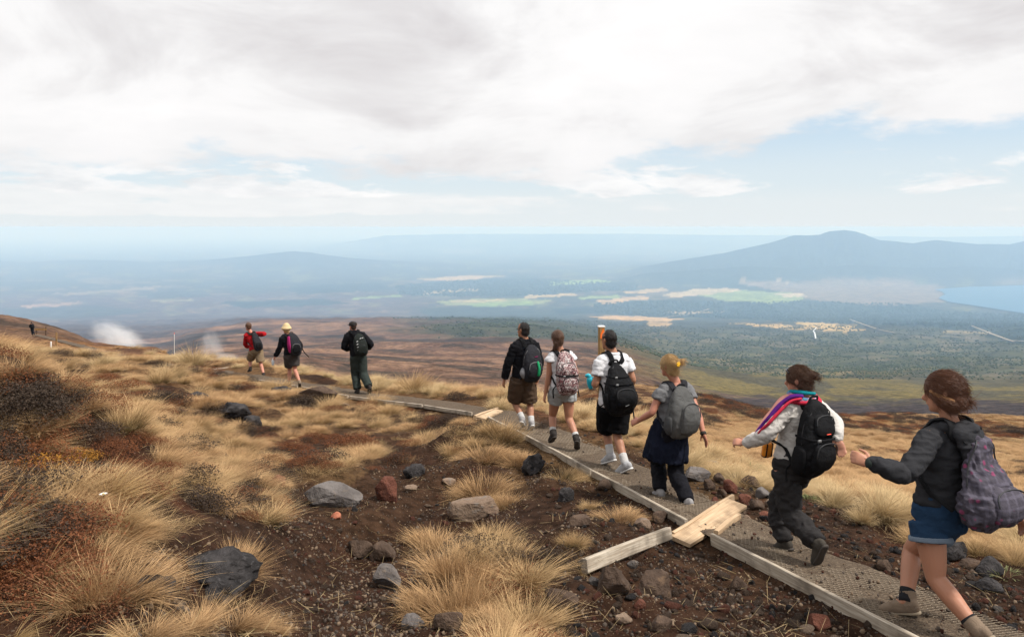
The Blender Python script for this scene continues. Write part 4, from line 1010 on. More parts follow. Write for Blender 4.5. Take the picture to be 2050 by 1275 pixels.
# ================================================================== scatter helper (for what nobody could count)
def scatter(name, pts, rots, scls, idx, variants, label, cat, kind='stuff', parent=None):
    me = bpy.data.meshes.new(name); pts = np.asarray(pts, np.float32)
    me.vertices.add(len(pts)); me.vertices.foreach_set('co', pts.ravel())
    for nm, ty, dat in (('rot', 'FLOAT_VECTOR', np.asarray(rots, np.float32)), ('scl', 'FLOAT_VECTOR', np.asarray(scls, np.float32)), ('pick', 'INT', np.asarray(idx, np.int32))):
        at = me.attributes.new(nm, ty, 'POINT'); at.data.foreach_set('vector' if ty == 'FLOAT_VECTOR' else 'value', dat.ravel())
    o = obj(name, me, parent)
    col = bpy.data.collections.new(name + '_pieces')
    for k, vm_ in enumerate(variants):
        vo = bpy.data.objects.new('%s_piece_%02d' % (name, k), vm_); col.objects.link(vo)
    ng = bpy.data.node_groups.new(name, 'GeometryNodeTree')
    ng.interface.new_socket('Geometry', in_out='INPUT', socket_type='NodeSocketGeometry'); ng.interface.new_socket('Geometry', in_out='OUTPUT', socket_type='NodeSocketGeometry')
    gi, go = ng.nodes.new('NodeGroupInput'), ng.nodes.new('NodeGroupOutput')
    ip = ng.nodes.new('GeometryNodeInstanceOnPoints'); ci = ng.nodes.new('GeometryNodeCollectionInfo')
    ci.inputs['Collection'].default_value = col; ci.inputs['Separate Children'].default_value = True; ci.inputs['Reset Children'].default_value = True
    def attr(nm, ty):
        n = ng.nodes.new('GeometryNodeInputNamedAttribute'); n.data_type = ty; n.inputs['Name'].default_value = nm
        return [s for s in n.outputs if s.enabled and s.name == 'Attribute'][0]
    ng.links.new(gi.outputs[0], ip.inputs['Points']); ng.links.new(ci.outputs[0], ip.inputs['Instance'])
    ip.inputs['Pick Instance'].default_value = True
    ng.links.new(attr('pick', 'INT'), ip.inputs['Instance Index']); ng.links.new(attr('scl', 'FLOAT_VECTOR'), ip.inputs['Scale'])
    e2r = ng.nodes.new('FunctionNodeEulerToRotation'); ng.links.new(attr('rot', 'FLOAT_VECTOR'), e2r.inputs[0]); ng.links.new(e2r.outputs[0], ip.inputs['Rotation'])
    ng.links.new(ip.outputs[0], go.inputs[0])
    md = o.modifiers.new('scatter', 'NODES'); md.node_group = ng
    return tag(o, label, cat, kind=kind)
# pebbles and gravel
PEB = [rock_mesh('pebble', 700 + k, 'round', 1, m) for k, m in enumerate(['pebble', 'pebble_dark', 'pebble', 'pebble_dark', 'pebble_dark', 'rock_scoria'])]
def sample_xy(n, u0, u1, d0, d1):
    u = r_.uniform(u0, u1, n); d = np.exp(r_.uniform(math.log(d0), math.log(d1), n)); return (u - U0) / F_PX * d, d, u
x, d, u = sample_xy(80000, -50, 2100, 2.6, 15)
l = track_coords(x, d)[0]
gd = np.array([1e9] * len(x))
for a, b in zip(GULLY[:-1], GULLY[1:]):
    ab = b[:2] - a[:2]; t = np.clip(((x - a[0]) * ab[0] + (d - a[1]) * ab[1]) / (ab @ ab), 0, 1); gd = np.minimum(gd, np.hypot(x - a[0] - t * ab[0], d - a[1] - t * ab[1]))
pr = np.where((l > -1.9) & (l < -.06), .40, 0) + np.where((l > .54) & (l < 1.7), .6, 0) + np.where(gd < .8, .45, 0) + np.where((l > 0) & (l < .7), .10, 0) + .03
vpx = V0 - ground_z(x, d) * F_PX / d; pr = pr + np.where(inpoly(u, vpx, DIRT) & (d < 14), .5, 0) + np.where(inpoly(u, vpx, RUBBLE) & (d < 14), .35, 0)
pr = pr * (0.35 + 1.3 * sstep(fbm(np.stack([x, d], -1) * 2.2, 3, 91), -.3, .4))
k = r_.random(len(x)) < pr; x, d, l = x[k], d[k], l[k]; n = len(x)
s = .0040 + .016 * r_.random(n) ** 3.5; z = ground_z(x, d); onp = (l > 0) & (l < .54); z = np.where(onp, z + .045, z)
scatter('gravel', np.stack([x, d, z + s * .2], -1), r_.uniform(0, 6.28, (n, 3)), s[:, None] * r_.uniform(.7, 1.3, (n, 3)), r_.integers(0, len(PEB), n), PEB, 'pale and dark volcanic grit on the bare ground', 'gravel')

# ================================================================== plants
def blades(n, r0, hmin, hmax, lean, droop, width, seed, wind=(0, 0), seg=3, spread=1.0, jitter=.5, sub=0):
    """ribbon blades growing from a disc; returns verts, faces, along, shade"""
    r = np.random.default_rng(seed)
    rad = r0 * np.sqrt(r.random(n)); th = r.uniform(0, 2 * math.pi, n)
    bx_, by_ = rad * np.cos(th), rad * np.sin(th)
    L = r.uniform(hmin, hmax, n) * (1 - .25 * (rad / r0) ** 2)
    tx, ty = 0, 0
    if sub:                                      # a clump is several crowded tufts, each with its own lean and height
        cr_, ca_ = r0 * np.sqrt(r.random(sub)) * .85, r.uniform(0, 6.28, sub); g_ = r.integers(0, sub, n)
        bx_ = (cr_ * np.cos(ca_))[g_] + r.normal(0, r0 * .16, n); by_ = (cr_ * np.sin(ca_))[g_] + r.normal(0, r0 * .16, n)
        rad = np.minimum(np.hypot(bx_, by_), r0 * 1.15); th = np.arctan2(by_, bx_); L = L * r.uniform(.65, 1.2, sub)[g_]
        tx, ty = r.normal(0, .24, sub)[g_], r.normal(0, .24, sub)[g_]
    ln = lean * (rad / r0) ** .8 + r.normal(0, .16 * jitter * 2, n); th2 = th + r.normal(0, jitter, n)
    dirx = np.sin(ln) * np.cos(th2) + tx + wind[0] * r.uniform(.3, 1.6, n); diry = np.sin(ln) * np.sin(th2) + ty + wind[1] * r.uniform(.3, 1.6, n); dirz = np.maximum(.12, np.cos(ln))
    nv = np.sqrt(dirx ** 2 + diry ** 2 + dirz ** 2); dirx, diry, dirz = dirx / nv, diry / nv, dirz / nv
    hx = np.hypot(dirx, diry) + 1e-6; ox, oy = dirx / hx, diry / hx
    dr_ = droop * r.uniform(.5, 1.5, n); w = width * r.uniform(.6, 1.3, n)
    ph = r.uniform(0, 6.28, n); sx_, sy_ = np.cos(ph), np.sin(ph)
    V = np.zeros((n, seg * 2 + 1, 3)); al = np.zeros((n, seg * 2 + 1))
    for k in range(seg + 1):
        t = k / seg; q = t * t
        cx = bx_ * spread + dirx * L * t + ox * dr_ * L * q; cy = by_ * spread + diry * L * t + oy * dr_ * L * q; cz = dirz * L * t - dr_ * L * q * .85 - .02
        if k < seg:
            ww = w * (1 - .55 * t) / 2
            V[:, 2*k] = np.stack([cx - sx_ * ww, cy - sy_ * ww, cz], -1); V[:, 2*k+1] = np.stack([cx + sx_ * ww, cy + sy_ * ww, cz], -1); al[:, 2*k] = al[:, 2*k+1] = t
        else:
            V[:, 2*k] = np.stack([cx, cy, cz], -1); al[:, 2*k] = 1
    m = seg * 2 + 1; b = (np.arange(n) * m)[:, None]
    T = []
    for k in range(seg - 1): T += [[2*k, 2*k+1, 2*k+3], [2*k, 2*k+3, 2*k+2]]
    T.append([2*seg-2, 2*seg-1, 2*seg])
    Fc = (b[:, :, None] + np.array(T)[None]).reshape(-1, 3)
    sh_ = np.repeat((r.random(n) ** 1.6)[:, None], m, 1)
    return V.reshape(-1, 3), Fc, al.ravel(), sh_.ravel()
def leaf_mesh(name, parts, mat):
    V, Fc, A, S = [], [], [], []; o = 0
    for v, f, a, s in parts: V.append(v); Fc.append(f + o); A.append(a); S.append(s); o += len(v)
    me = mesh_np(name, np.concatenate(V), np.concatenate(Fc), MATS[mat], False)
    for nm, dat in (('along', np.concatenate(A)), ('shade', np.concatenate(S))):
        at = me.attributes.new(nm, 'FLOAT', 'POINT'); at.data.foreach_set('value', dat.astype(np.float32))
    return me
W = (.22, .06)     # the breeze combs the grass to the right
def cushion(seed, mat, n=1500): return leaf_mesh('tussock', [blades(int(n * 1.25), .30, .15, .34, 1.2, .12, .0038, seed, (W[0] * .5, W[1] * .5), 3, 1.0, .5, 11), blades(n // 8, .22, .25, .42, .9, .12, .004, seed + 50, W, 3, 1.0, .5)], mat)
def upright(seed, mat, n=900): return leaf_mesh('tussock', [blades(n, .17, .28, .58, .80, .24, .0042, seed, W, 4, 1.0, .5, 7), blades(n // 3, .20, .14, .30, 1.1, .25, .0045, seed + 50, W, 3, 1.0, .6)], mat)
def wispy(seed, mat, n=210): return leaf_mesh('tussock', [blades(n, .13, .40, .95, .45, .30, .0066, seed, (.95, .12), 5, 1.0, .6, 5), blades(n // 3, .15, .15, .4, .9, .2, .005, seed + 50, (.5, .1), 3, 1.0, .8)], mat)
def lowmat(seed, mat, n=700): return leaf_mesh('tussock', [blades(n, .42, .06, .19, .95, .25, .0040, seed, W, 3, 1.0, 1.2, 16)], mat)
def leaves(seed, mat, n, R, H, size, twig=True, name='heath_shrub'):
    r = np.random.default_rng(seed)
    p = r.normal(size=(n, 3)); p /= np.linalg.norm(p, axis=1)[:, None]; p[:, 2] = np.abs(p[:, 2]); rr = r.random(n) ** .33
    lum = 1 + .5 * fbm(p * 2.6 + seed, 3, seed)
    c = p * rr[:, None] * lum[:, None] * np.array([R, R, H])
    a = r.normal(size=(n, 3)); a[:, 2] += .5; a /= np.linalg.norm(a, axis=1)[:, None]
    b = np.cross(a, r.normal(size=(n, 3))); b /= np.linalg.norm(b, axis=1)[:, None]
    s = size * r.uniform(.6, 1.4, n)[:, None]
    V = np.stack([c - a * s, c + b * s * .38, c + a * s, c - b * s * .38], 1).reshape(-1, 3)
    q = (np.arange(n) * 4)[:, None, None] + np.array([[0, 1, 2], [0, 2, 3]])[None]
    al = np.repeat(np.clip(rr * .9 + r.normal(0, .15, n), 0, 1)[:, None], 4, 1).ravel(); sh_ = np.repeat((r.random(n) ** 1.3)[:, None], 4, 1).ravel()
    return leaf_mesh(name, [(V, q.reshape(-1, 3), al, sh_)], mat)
def rosette(seed, mat, n=90):
    return leaf_mesh('leafy_plant', [blades(n, .10, .10, .20, 1.0, .25, .022, seed, (0, 0), 3, 1.6, .5)], mat)
KIND = {
 'A': [cushion(k, 'tussock_tan') for k in (1, 2, 3)], 'Ag': [cushion(k, 'tussock_gold') for k in (4, 5)],
 'B': [upright(k, 'tussock_gold') for k in (11, 12, 13)], 'Bp': [upright(k, 'tussock_pale') for k in (14, 15, 16)], 'Bt': [upright(k, 'tussock_tan') for k in (17, 18)],
 'C': [wispy(k, 'tussock_long') for k in (21, 22, 23)], 'D': [lowmat(k, 'tussock_tan') for k in (31, 32)] + [lowmat(33, 'tussock_gold')],
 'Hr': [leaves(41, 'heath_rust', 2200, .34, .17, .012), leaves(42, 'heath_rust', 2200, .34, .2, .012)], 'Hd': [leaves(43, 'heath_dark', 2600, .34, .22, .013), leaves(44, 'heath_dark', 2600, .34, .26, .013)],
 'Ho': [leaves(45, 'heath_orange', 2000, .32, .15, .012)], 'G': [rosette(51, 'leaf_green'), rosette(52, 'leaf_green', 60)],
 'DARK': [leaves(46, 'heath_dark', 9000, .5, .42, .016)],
}
KIND['DARK'] = [leaf_mesh('heath_shrub', [blades(420, .42, .22, .62, .95, .02, .007, 461, (.05, 0), 4, 1.0, .9, 14)] + [(lambda m_: (np.array([v.co[:] for v in m_.vertices]), np.array([p.vertices[:] for p in m_.polygons]), np.array([q.value for q in m_.attributes['along'].data]), np.array([q.value for q in m_.attributes['shade'].data])))(KIND['DARK'][0])], 'heath_dark')]
_unused = {
}
NATW = {'A': .82, 'Ag': .82, 'B': .78, 'Bp': .78, 'Bt': .78, 'C': 1.05, 'D': .95, 'Hr': .72, 'Hd': .72, 'Ho': .68, 'G': .42, 'DARK': 1.05}    # natural width of each mesh
nplant = 0
def plant_at(p, kind, size, label, group=None, name=None, cat=None, squash=1.0):
    global nplant
    nplant += 1; vs = KIND[kind]; me = vs[nplant % len(vs)]
    nm = name or {'H': 'heath_shrub', 'D': 'heath_shrub', 'G': 'leafy_plant'}.get(kind[0] if kind != 'D' else 'x', 'tussock')
    o = obj(nm, me, None, p); s = size / NATW[kind]
    o.scale = (s, s, s * squash); o.rotation_euler = (r_.uniform(-.08, .08), r_.uniform(-.08, .08), r_.uniform(-.35, .35) if kind in 'C' else r_.uniform(-1.0, 1.0))
    return tag(o, label, cat or {'heath_shrub': 'shrub', 'leafy_plant': 'plant'}.get(nm, 'tussock'), group)
def plant_px(u, v, wpx, kind, label, group=None, squash=1.0):
    p = hit(u, v); return plant_at(p, kind, wpx * p[1] / F_PX, label, group, squash=squash)
BIG = [
 (470, 1140, 190, 'A', 'rounded tan cushion tussock behind the big black lava rock', .95),
 (930, 1222, 230, 'A', 'biggest tan tussock, at bottom centre beside the dirt gully', 1.0),
 (985, 1215, 150, 'A', 'tan tussock forming the right side of the biggest clump', .9),
 (850, 1215, 140, 'A', 'tan tussock sprawling at the left foot of the biggest clump', .75),
 (905, 1150, 180, 'A', 'tan tussock on top of the biggest clump', .9),
 (1010, 1130, 180, 'Ag', 'greenish gold tussock behind the biggest clump, on the earth bank', .95),
 (880, 1095, 160, 'A', 'low tan tussock in front of the pinkish slab', .7),
 (985, 1090, 120, 'B', 'upright gold tuft right of the pinkish slab', .7),
 (970, 985, 140, 'A', 'arched tan cushion left of the dark lava lump', .9),
 (1015, 1010, 95, 'A', 'drooping end of the arched tan cushion above the bank', .95),
 (905, 905, 85, 'Ag', 'hollow gold cushion at the head of the dirt gully', .95),
 (970, 915, 130, 'A', 'wide tan cushion just above the arched one', .7),
 (1040, 925, 100, 'A', 'tan cushion beside the dark lava lump', .8),
 (1010, 885, 110, 'B', 'upright gold tussock below the man in brown shorts', 1.0),
 (1130, 960, 105, 'Ag', 'low golden cushion against the edging below the white shorts', .7),
 (1178, 1018, 55, 'B', 'small upright tuft right of the black lava block', .7),
 (1240, 1042, 100, 'A', 'low tan cushion between the edging and the loose board', .65),
 (1148, 1085, 70, 'Ag', 'gold fringe of grass hanging on the right of the earth bank', .9),
 (1162, 1140, 50, 'Ag', 'gold tuft at the upper end of the loose board', .9),
 (215, 1010, 160, 'C', 'long wind swept tussock with a white flower at its foot', 1.0),
 (-25, 1080, 180, 'C', 'long wind swept tussock cut by the left edge of the photo', 1.1),
 (75, 1165, 140, 'C', 'sparse long tussock with green base near the left edge', .95),
 (160, 1205, 110, 'C', 'thin long grass leaning over rust coloured heath at lower left', .7),
 (300, 1000, 130, 'C', 'wind swept tussock right of the white flower', .8),
 (440, 970, 130, 'Bt', 'tan tussock on the moor above the rounded cushion', .8),
 (395, 1015, 140, 'A', 'flat tan cushion left of the dark red rock', .6),
 (500, 985, 120, 'Bt', 'upright tan tussock just left of the dark red rock', .7),
 (380, 1268, 160, 'Bt', 'tan grass in front of the big black lava rock, on its left', .7),
 (470, 1262, 150, 'Bt', 'tan grass in front of the big black lava rock, on its right', .7),
 (545, 1262, 85, 'A', 'small furry cushion at the bottom edge beside the dirt', .9),
 (290, 1285, 150, 'Bt', 'grass tuft at the bottom edge left of the lava rocks', .7),
 (200, 1290, 100, 'C', 'thin bleached grass at the bottom left edge', .6),
 (30, 1285, 110, 'C', 'bleached grass in the bottom left corner', .7),
 (1770, 1035, 130, 'Bp', 'tall pale tussock between the scarf walker and the nearest walker', 1.0),
 (1725, 1042, 100, 'Bp', 'pale tussock left of the tall one beside the nearest walker', .85),
 (1672, 1010, 110, 'Bp', 'bushy pale tussock right behind the scarf walker', .8),
 (1825, 1040, 95, 'Bp', 'pale tussock touching the shorts of the nearest walker', .9),
 (1965, 1110, 100, 'B', 'greenish gold tuft below the patterned backpack', .8),
 (2035, 1125, 110, 'B', 'greenish gold tuft at the right edge of the photo', .85),
 (2045, 1065, 100, 'Bp', 'pale tussock behind the patterned backpack', .8),
 (1420, 925, 100, 'Bp', 'pale tussock right of the blonde walker hand', .9),
 (1275, 850, 90, 'Bp', 'pale tussock between white T-shirt man and blonde walker', .95),
 (1000, 820, 80, 'Bp', 'pale tussock left of the brown shorts man', .7),
 (830, 785, 95, 'B', 'large upright gold tussock on the verge right of the capped man', 1.05),
 (750, 812, 70, 'B', 'gold tussock beside the track in front of the capped man', .9),
 (385, 735, 90, 'Bp', 'tall golden tussock on the crest right of the white pole', 1.1),
 (320, 765, 75, 'B', 'greenish upright tuft below the white pole', .9),
]
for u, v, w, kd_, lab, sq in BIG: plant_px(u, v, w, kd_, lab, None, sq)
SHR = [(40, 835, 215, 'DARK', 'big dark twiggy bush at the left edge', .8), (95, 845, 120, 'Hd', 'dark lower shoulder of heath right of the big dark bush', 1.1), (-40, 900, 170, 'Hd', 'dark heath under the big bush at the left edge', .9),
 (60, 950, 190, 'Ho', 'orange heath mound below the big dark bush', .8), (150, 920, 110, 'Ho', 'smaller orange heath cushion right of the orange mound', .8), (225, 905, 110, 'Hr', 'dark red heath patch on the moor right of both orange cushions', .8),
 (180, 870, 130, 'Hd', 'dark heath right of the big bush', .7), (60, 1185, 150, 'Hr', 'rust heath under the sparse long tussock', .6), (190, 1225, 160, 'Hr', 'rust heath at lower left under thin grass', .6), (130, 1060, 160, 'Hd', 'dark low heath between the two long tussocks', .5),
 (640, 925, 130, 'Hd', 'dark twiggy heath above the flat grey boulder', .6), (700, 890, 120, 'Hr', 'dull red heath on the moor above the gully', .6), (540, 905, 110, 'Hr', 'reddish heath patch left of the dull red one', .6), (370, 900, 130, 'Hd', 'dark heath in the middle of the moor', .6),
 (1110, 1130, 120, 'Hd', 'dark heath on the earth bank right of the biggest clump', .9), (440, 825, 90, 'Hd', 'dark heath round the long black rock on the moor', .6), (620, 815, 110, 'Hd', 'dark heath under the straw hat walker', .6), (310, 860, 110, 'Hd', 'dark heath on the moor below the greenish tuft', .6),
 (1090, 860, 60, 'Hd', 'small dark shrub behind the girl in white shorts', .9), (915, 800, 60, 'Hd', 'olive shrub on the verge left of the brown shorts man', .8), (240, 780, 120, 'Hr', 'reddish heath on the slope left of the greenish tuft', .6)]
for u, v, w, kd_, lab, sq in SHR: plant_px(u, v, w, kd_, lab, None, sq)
for u, v, w, lab in [(1496, 948, 66, 'green rosette plant on the verge left of the scarf walker'), (1622, 1000, 44, 'small green rosette behind the legs of the scarf walker'), (2010, 1150, 60, 'green rosette plant by dark rocks at the right edge'), (215, 1022, 40, 'small green plant under the long tussock with white flower'), (1515, 940, 40, 'smaller rosette touching the green rosette plant')]:
    plant_px(u, v, w, 'G', lab)
# small daisy by the long tussock
db = hit(207, 1020); dz_ = empty('daisy', db); tag(dz_, 'tiny white daisy at the foot of a long tussock', 'flower')
flat_mat('petal', (.75, .74, .70), .7); flat_mat('stalk', (.12, .16, .06), .7); flat_mat('flower_eye', (.6, .42, .05), .7)
for k in range(12):
    a = k * math.pi / 6; c_, s_ = math.cos(a), math.sin(a)
    V = [[0.004 * c_, 0.004 * s_, .082], [.014 * c_ - .004 * s_, .014 * s_ + .004 * c_, .087], [.024 * c_, .024 * s_, .086], [.014 * c_ + .004 * s_, .014 * s_ - .004 * c_, .087]]
    obj('petal', mesh_np('petal', V, [[0, 1, 2, 3]], MATS['petal'], False), dz_)
obj('stalk', mesh_np('stalk', [[.002, 0, 0], [-.001, .002, 0], [-.001, -.002, 0], [.002, 0, .085], [-.001, .002, .085], [-.001, -.002, .085]], [[0, 1, 4, 3], [1, 2, 5, 4], [2, 0, 3, 5]], MATS['stalk']), dz_)
obj('flower_eye', mesh_np('flower_eye', ICO[1][0] * [.006, .006, .003] + [0, 0, .086], ICO[1][1], MATS['flower_eye']), dz_)

# individual tussocks along the verge and over the moor
def field(n, u0, u1, d0, d1, ok, kinds, smin, smax, label, group, squash=(.7, 1.0)):
    made = 0; tries = 0
    while made < n and tries < n * 40:
        tries += 1
        u = r_.uniform(u0, u1); d = math.exp(r_.uniform(math.log(d0), math.log(d1))); x = (u - U0) / F_PX * d; l = lat_of(x, d)
        if not ok(u, d, l, x): continue
        vq = V0 - gz(x, d) * F_PX / d
        if d < 14 and bool(inpoly(np.array([u]), np.array([vq]), DIRT)[0] or inpoly(np.array([u]), np.array([vq]), RUBBLE)[0]): continue
        p = np.array([x, d, gz(x, d)]); kk = kinds[r_.integers(len(kinds))]; o = plant_at(p, kk, r_.uniform(smin, smax), label, group, squash=r_.uniform(*squash)); made += 1; label_later(o, p, {'Bp': 'pale upright', 'B': 'golden upright', 'Bt': 'tan upright', 'A': 'tan cushion', 'Ag': 'golden cushion'}[kk] + ' tussock')
field(70, 480, 1420, 9.0, 26, lambda u, d, l, x: 1.05 < l < 2.8, ['Bp', 'B', 'Bp', 'Ag'], .34, .62, 'pale golden tussock in the verge on the far side of the track', 'verge tussocks beyond the track', (.75, 1.05))
field(36, 1380, 2080, 6.6, 10.5, lambda u, d, l, x: 1.7 < l < 4.2, ['Bp', 'Bp', 'Ag'], .32, .55, 'pale tussock on the downhill verge behind the last three walkers', 'verge tussocks behind the last three walkers', (.65, .9))
field(70, 120, 1000, 7.5, 20, lambda u, d, l, x: l < -.5 and gully_dist(x, d) > .7, ['A', 'Ag', 'Bt', 'B', 'A'], .30, .60, 'tan tussock scattered on the moor left of the track', 'moor tussocks', (.5, .85))
field(34, 0, 560, 18, 60, lambda u, d, l, x: abs(l - .5) > 1.0, ['B', 'Bt', 'Bp'], .6, 1.1, 'golden tussock on the slope of the spur', 'spur tussocks', (.6, .95))
field(18, -80, 60, 6.2, 8.6, lambda u, d, l, x: True, ['B', 'Bp', 'Bt'], .30, .5, 'golden tussock on the knoll above the big dark bush', 'knoll tussocks', (.8, 1.1))
write_labels()
# the rest of the grass, low and too much to count
GV = KIND['A'] + KIND['D'] + KIND['B'] + KIND['Hr'] + KIND['Hd'] + KIND['Bp']; iA, iD, iB, iR, iK, iP = 0, 3, 6, 9, 11, 13
x, d, u = sample_xy(45000, -750, 2750, 3.0, 42)
l = track_coords(x, d)[0]; g = fbm(np.stack([x, d], -1) * .8, 4, 95); g2 = fbm(np.stack([x, d], -1) * 1.7, 3, 99)
gd = np.full(len(x), 1e9)
for a, b in zip(GULLY[:-1], GULLY[1:]):
    ab = b[:2] - a[:2]; t = np.clip(((x - a[0]) * ab[0] + (d - a[1]) * ab[1]) / (ab @ ab), 0, 1); gd = np.minimum(gd, np.hypot(x - a[0] - t * ab[0], d - a[1] - t * ab[1]))
vpx = V0 - ground_z(x, d) * F_PX / d; inb = (inpoly(u, vpx, DIRT) | inpoly(u, vpx, RUBBLE)) & (d < 14)
bare = inb | ((l > -.22) & (l < 1.15)) | (gd < .85) | ((l > -1.9) & (l < .1) & (d < 10.5)) | ((l > 0) & (l < 2.2) & (d < 8.5))
left = l < 0
pr = np.where(bare, 0, np.where(left, .20 + .65 * sstep(g, -.25, .2), .75)) * np.where((d < 6.5) & left, .42, 1.0)
k = r_.random(len(x)) < pr * .42
x, d, u, l, g, g2, left = x[k], d[k], u[k], l[k], g[k], g2[k], left[k]; n = len(x); z = ground_z(x, d)
rnd = r_.random(n)
pick = np.where(left, np.where((g2 > .18) | ((d < 6.8) & (rnd < .42)), np.where(rnd < .5, iR + (r_.random(n) < .5), iK + (r_.random(n) < .5)), np.where(rnd < .58, iD + r_.integers(0, 3, n), np.where(rnd < .86, iA + r_.integers(0, 3, n), iB + r_.integers(0, 3, n)))),
                np.where(rnd < .35, iD + r_.integers(0, 3, n), np.where((rnd < .62) | (l > 3.2), iA + r_.integers(0, 3, n), iP + r_.integers(0, 3, n)))).astype(int)
HEATH = [[(-90, 850), (200, 850), (290, 900), (250, 960), (120, 985), (-90, 990)], [(-90, 1130), (110, 1120), (250, 1180), (290, 1270), (180, 1300), (-90, 1300)], [(500, 880), (700, 870), (760, 900), (640, 940), (510, 930)]]
vq_ = V0 - z * F_PX / d; hm_ = inpoly(u, vq_, HEATH[0]) | inpoly(u, vq_, HEATH[1]) | inpoly(u, vq_, HEATH[2])
pick = np.where(hm_ & (r_.random(n) < .55), np.where(r_.random(n) < .68, iR, iK) + (r_.random(n) < .5), pick).astype(int)
s = r_.uniform(.35, .8, n) * np.where(d > 14, 1.35, 1.0) * np.where(d > 24, 1.3, 1); sc3 = np.stack([s, s, s * r_.uniform(.5, .9, n)], -1)
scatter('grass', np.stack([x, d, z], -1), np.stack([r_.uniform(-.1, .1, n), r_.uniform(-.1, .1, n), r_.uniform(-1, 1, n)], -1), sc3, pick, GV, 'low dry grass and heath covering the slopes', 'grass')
# slopes across the small valley
x, d, u = sample_xy(12000, 1050, 2600, 26, 95); z = ground_z(x, d); k = r_.random(len(x)) < .35 + .5 * sstep(fbm(np.stack([x, d], -1) * .15, 3, 97), -.2, .3)
x, d, z = x[k], d[k], z[k]; n = len(x); s = r_.uniform(.7, 1.6, n)
scatter('slope_grass', np.stack([x, d, z], -1), np.stack([0 * s, 0 * s, r_.uniform(-1, 1, n)], -1), np.stack([s, s, s * .55], -1), r_.integers(0, 2, n), [KIND['D'][0], KIND['D'][2]], 'short golden grass on the next slope', 'grass')

x, d, u = sample_xy(2600, 1180, 2130, 20, 95); z = ground_z(x, d); k = fbm(np.stack([x, d], -1) * .12, 3, 98) > .02
x, d, z = x[k], d[k], z[k]; n = len(x); s = r_.uniform(.7, 1.8, n) * np.clip(d / 40, .5, 1.3)
scatter('slope_scrub', np.stack([x, d, z], -1), np.stack([0 * s, 0 * s, r_.uniform(-3, 3, n)], -1), np.stack([s, s, s * .6], -1), r_.integers(0, 4, n), KIND['Hd'] + KIND['Hr'], 'dark low scrub on the next slope', 'scrub')
# broken lava rubble, too many to count
x, d, u = sample_xy(16000, 500, 2100, 2.8, 12); l = track_coords(x, d)[0]; z = ground_z(x, d); vpx = V0 - z * F_PX / d
pr = np.where(inpoly(u, vpx, RUBBLE), .75, 0) + np.where((l > .56) & (l < 1.6), .7, 0) + np.where(inpoly(u, vpx, DIRT), .12, 0)
k = r_.random(len(x)) < pr * (.3 + .9 * sstep(fbm(np.stack([x, d], -1) * 1.6, 3, 93), -.25, .35)); x, d, z = x[k], d[k], z[k]; n = len(x); s = .008 + .032 * r_.random(n) ** 2.6
RB = [STV[k_] for k_ in (0, 1, 4, 5, 9, 10, 11, 2)]
scatter('rubble', np.stack([x, d, z + s * .1], -1), r_.uniform(0, 6.28, (n, 3)), s[:, None] * r_.uniform(.7, 1.3, (n, 3)), r_.integers(0, len(RB), n), RB, 'dark broken lava rubble beside the track', 'rubble')
STRAW = [leaf_mesh('straw', [blades(9, .22, .08, .26, 1.45, .05, .0034, 880 + k_, (0, 0), 3, 1.0, 2.5)], 'tussock_pale') for k_ in range(4)]
x, d, u = sample_xy(900, -50, 2100, 2.6, 11); z = ground_z(x, d); l = track_coords(x, d)[0]; k = (l < -.1) | ((l > .8) & (l < 2.2)); x, d, z = x[k], d[k], z[k]; n = len(x); s = r_.uniform(.5, 1.1, n)
scatter('straw_litter', np.stack([x, d, z + .012], -1), np.stack([r_.normal(0, .15, n), r_.normal(0, .15, n), r_.uniform(-3, 3, n)], -1), np.stack([s, s, s * .16], -1), r_.integers(0, 4, n), STRAW, 'dead straw lying on the bare soil', 'straw')
# scrub and plantation far below
def blob_mesh(seed, mat, cone=False):
    r = np.random.default_rng(seed)
    if cone:
        V = [[0, 0, 1.0]]; al = [1.0]
        for z_, rr in ((.55, .16), (.5, .24), (.08, .34)):
            for k in range(7): a = k * 2 * math.pi / 7 + r.uniform(-.2, .2); V.append([rr * math.cos(a) * r.uniform(.8, 1.2), rr * math.sin(a) * r.uniform(.8, 1.2), z_]); al.append(z_)
        Fc = [[0, 1 + k, 1 + (k + 1) % 7] for k in range(7)]
        for q in (0, 1):
            for k in range(7): a, b, c_, e = 1 + q*7 + k, 1 + q*7 + (k+1) % 7, 1 + (q+1)*7 + (k+1) % 7, 1 + (q+1)*7 + k; Fc += [[a, e, c_], [a, c_, b]]
        V, Fc, al = np.array(V), np.array(Fc), np.array(al)
    else:
        V, Fc = ICO[1]; V = V * (1 + .25 * r.normal(size=(len(V), 1))); V = V * [.5, .5, .42] + [0, 0, .3]; al = np.clip(V[:, 2] / .7, 0, 1)
    return leaf_mesh('far_plant', [(V, Fc, al, r.random(len(V)))], mat)
FS = [blob_mesh(k, 'far_shrub') for k in (1, 2, 3)]; FT = [blob_mesh(k, 'far_conifer', True) for k in (4, 5, 6)]
u = r_.uniform(760, 2110, 52000); d = np.exp(r_.uniform(math.log(1000), math.log(5200), 52000)); x = (u - U0) / F_PX * d; z = ground_z(x, d); v = V0 - z * F_PX / d
pr = sstep(u + 90 * fbm(np.stack([u * .01, v * .05], -1), 3, 5), 1180, 1400) * sstep(-d, -5200, -4200) + .8 * sstep(u, 820, 980) * sstep(-u, -1400, -1200) * sstep(d, 1300, 1800) + .5 * sstep(-v, -655, -640) * sstep(d, 2600, 3300)
pr = pr * (0.25 + .75 * sstep(fbm(np.stack([u * .012, v * .09], -1), 3, 15), -.3, .25)) * np.where(v > 725, sstep(-v, -775, -725), 1)
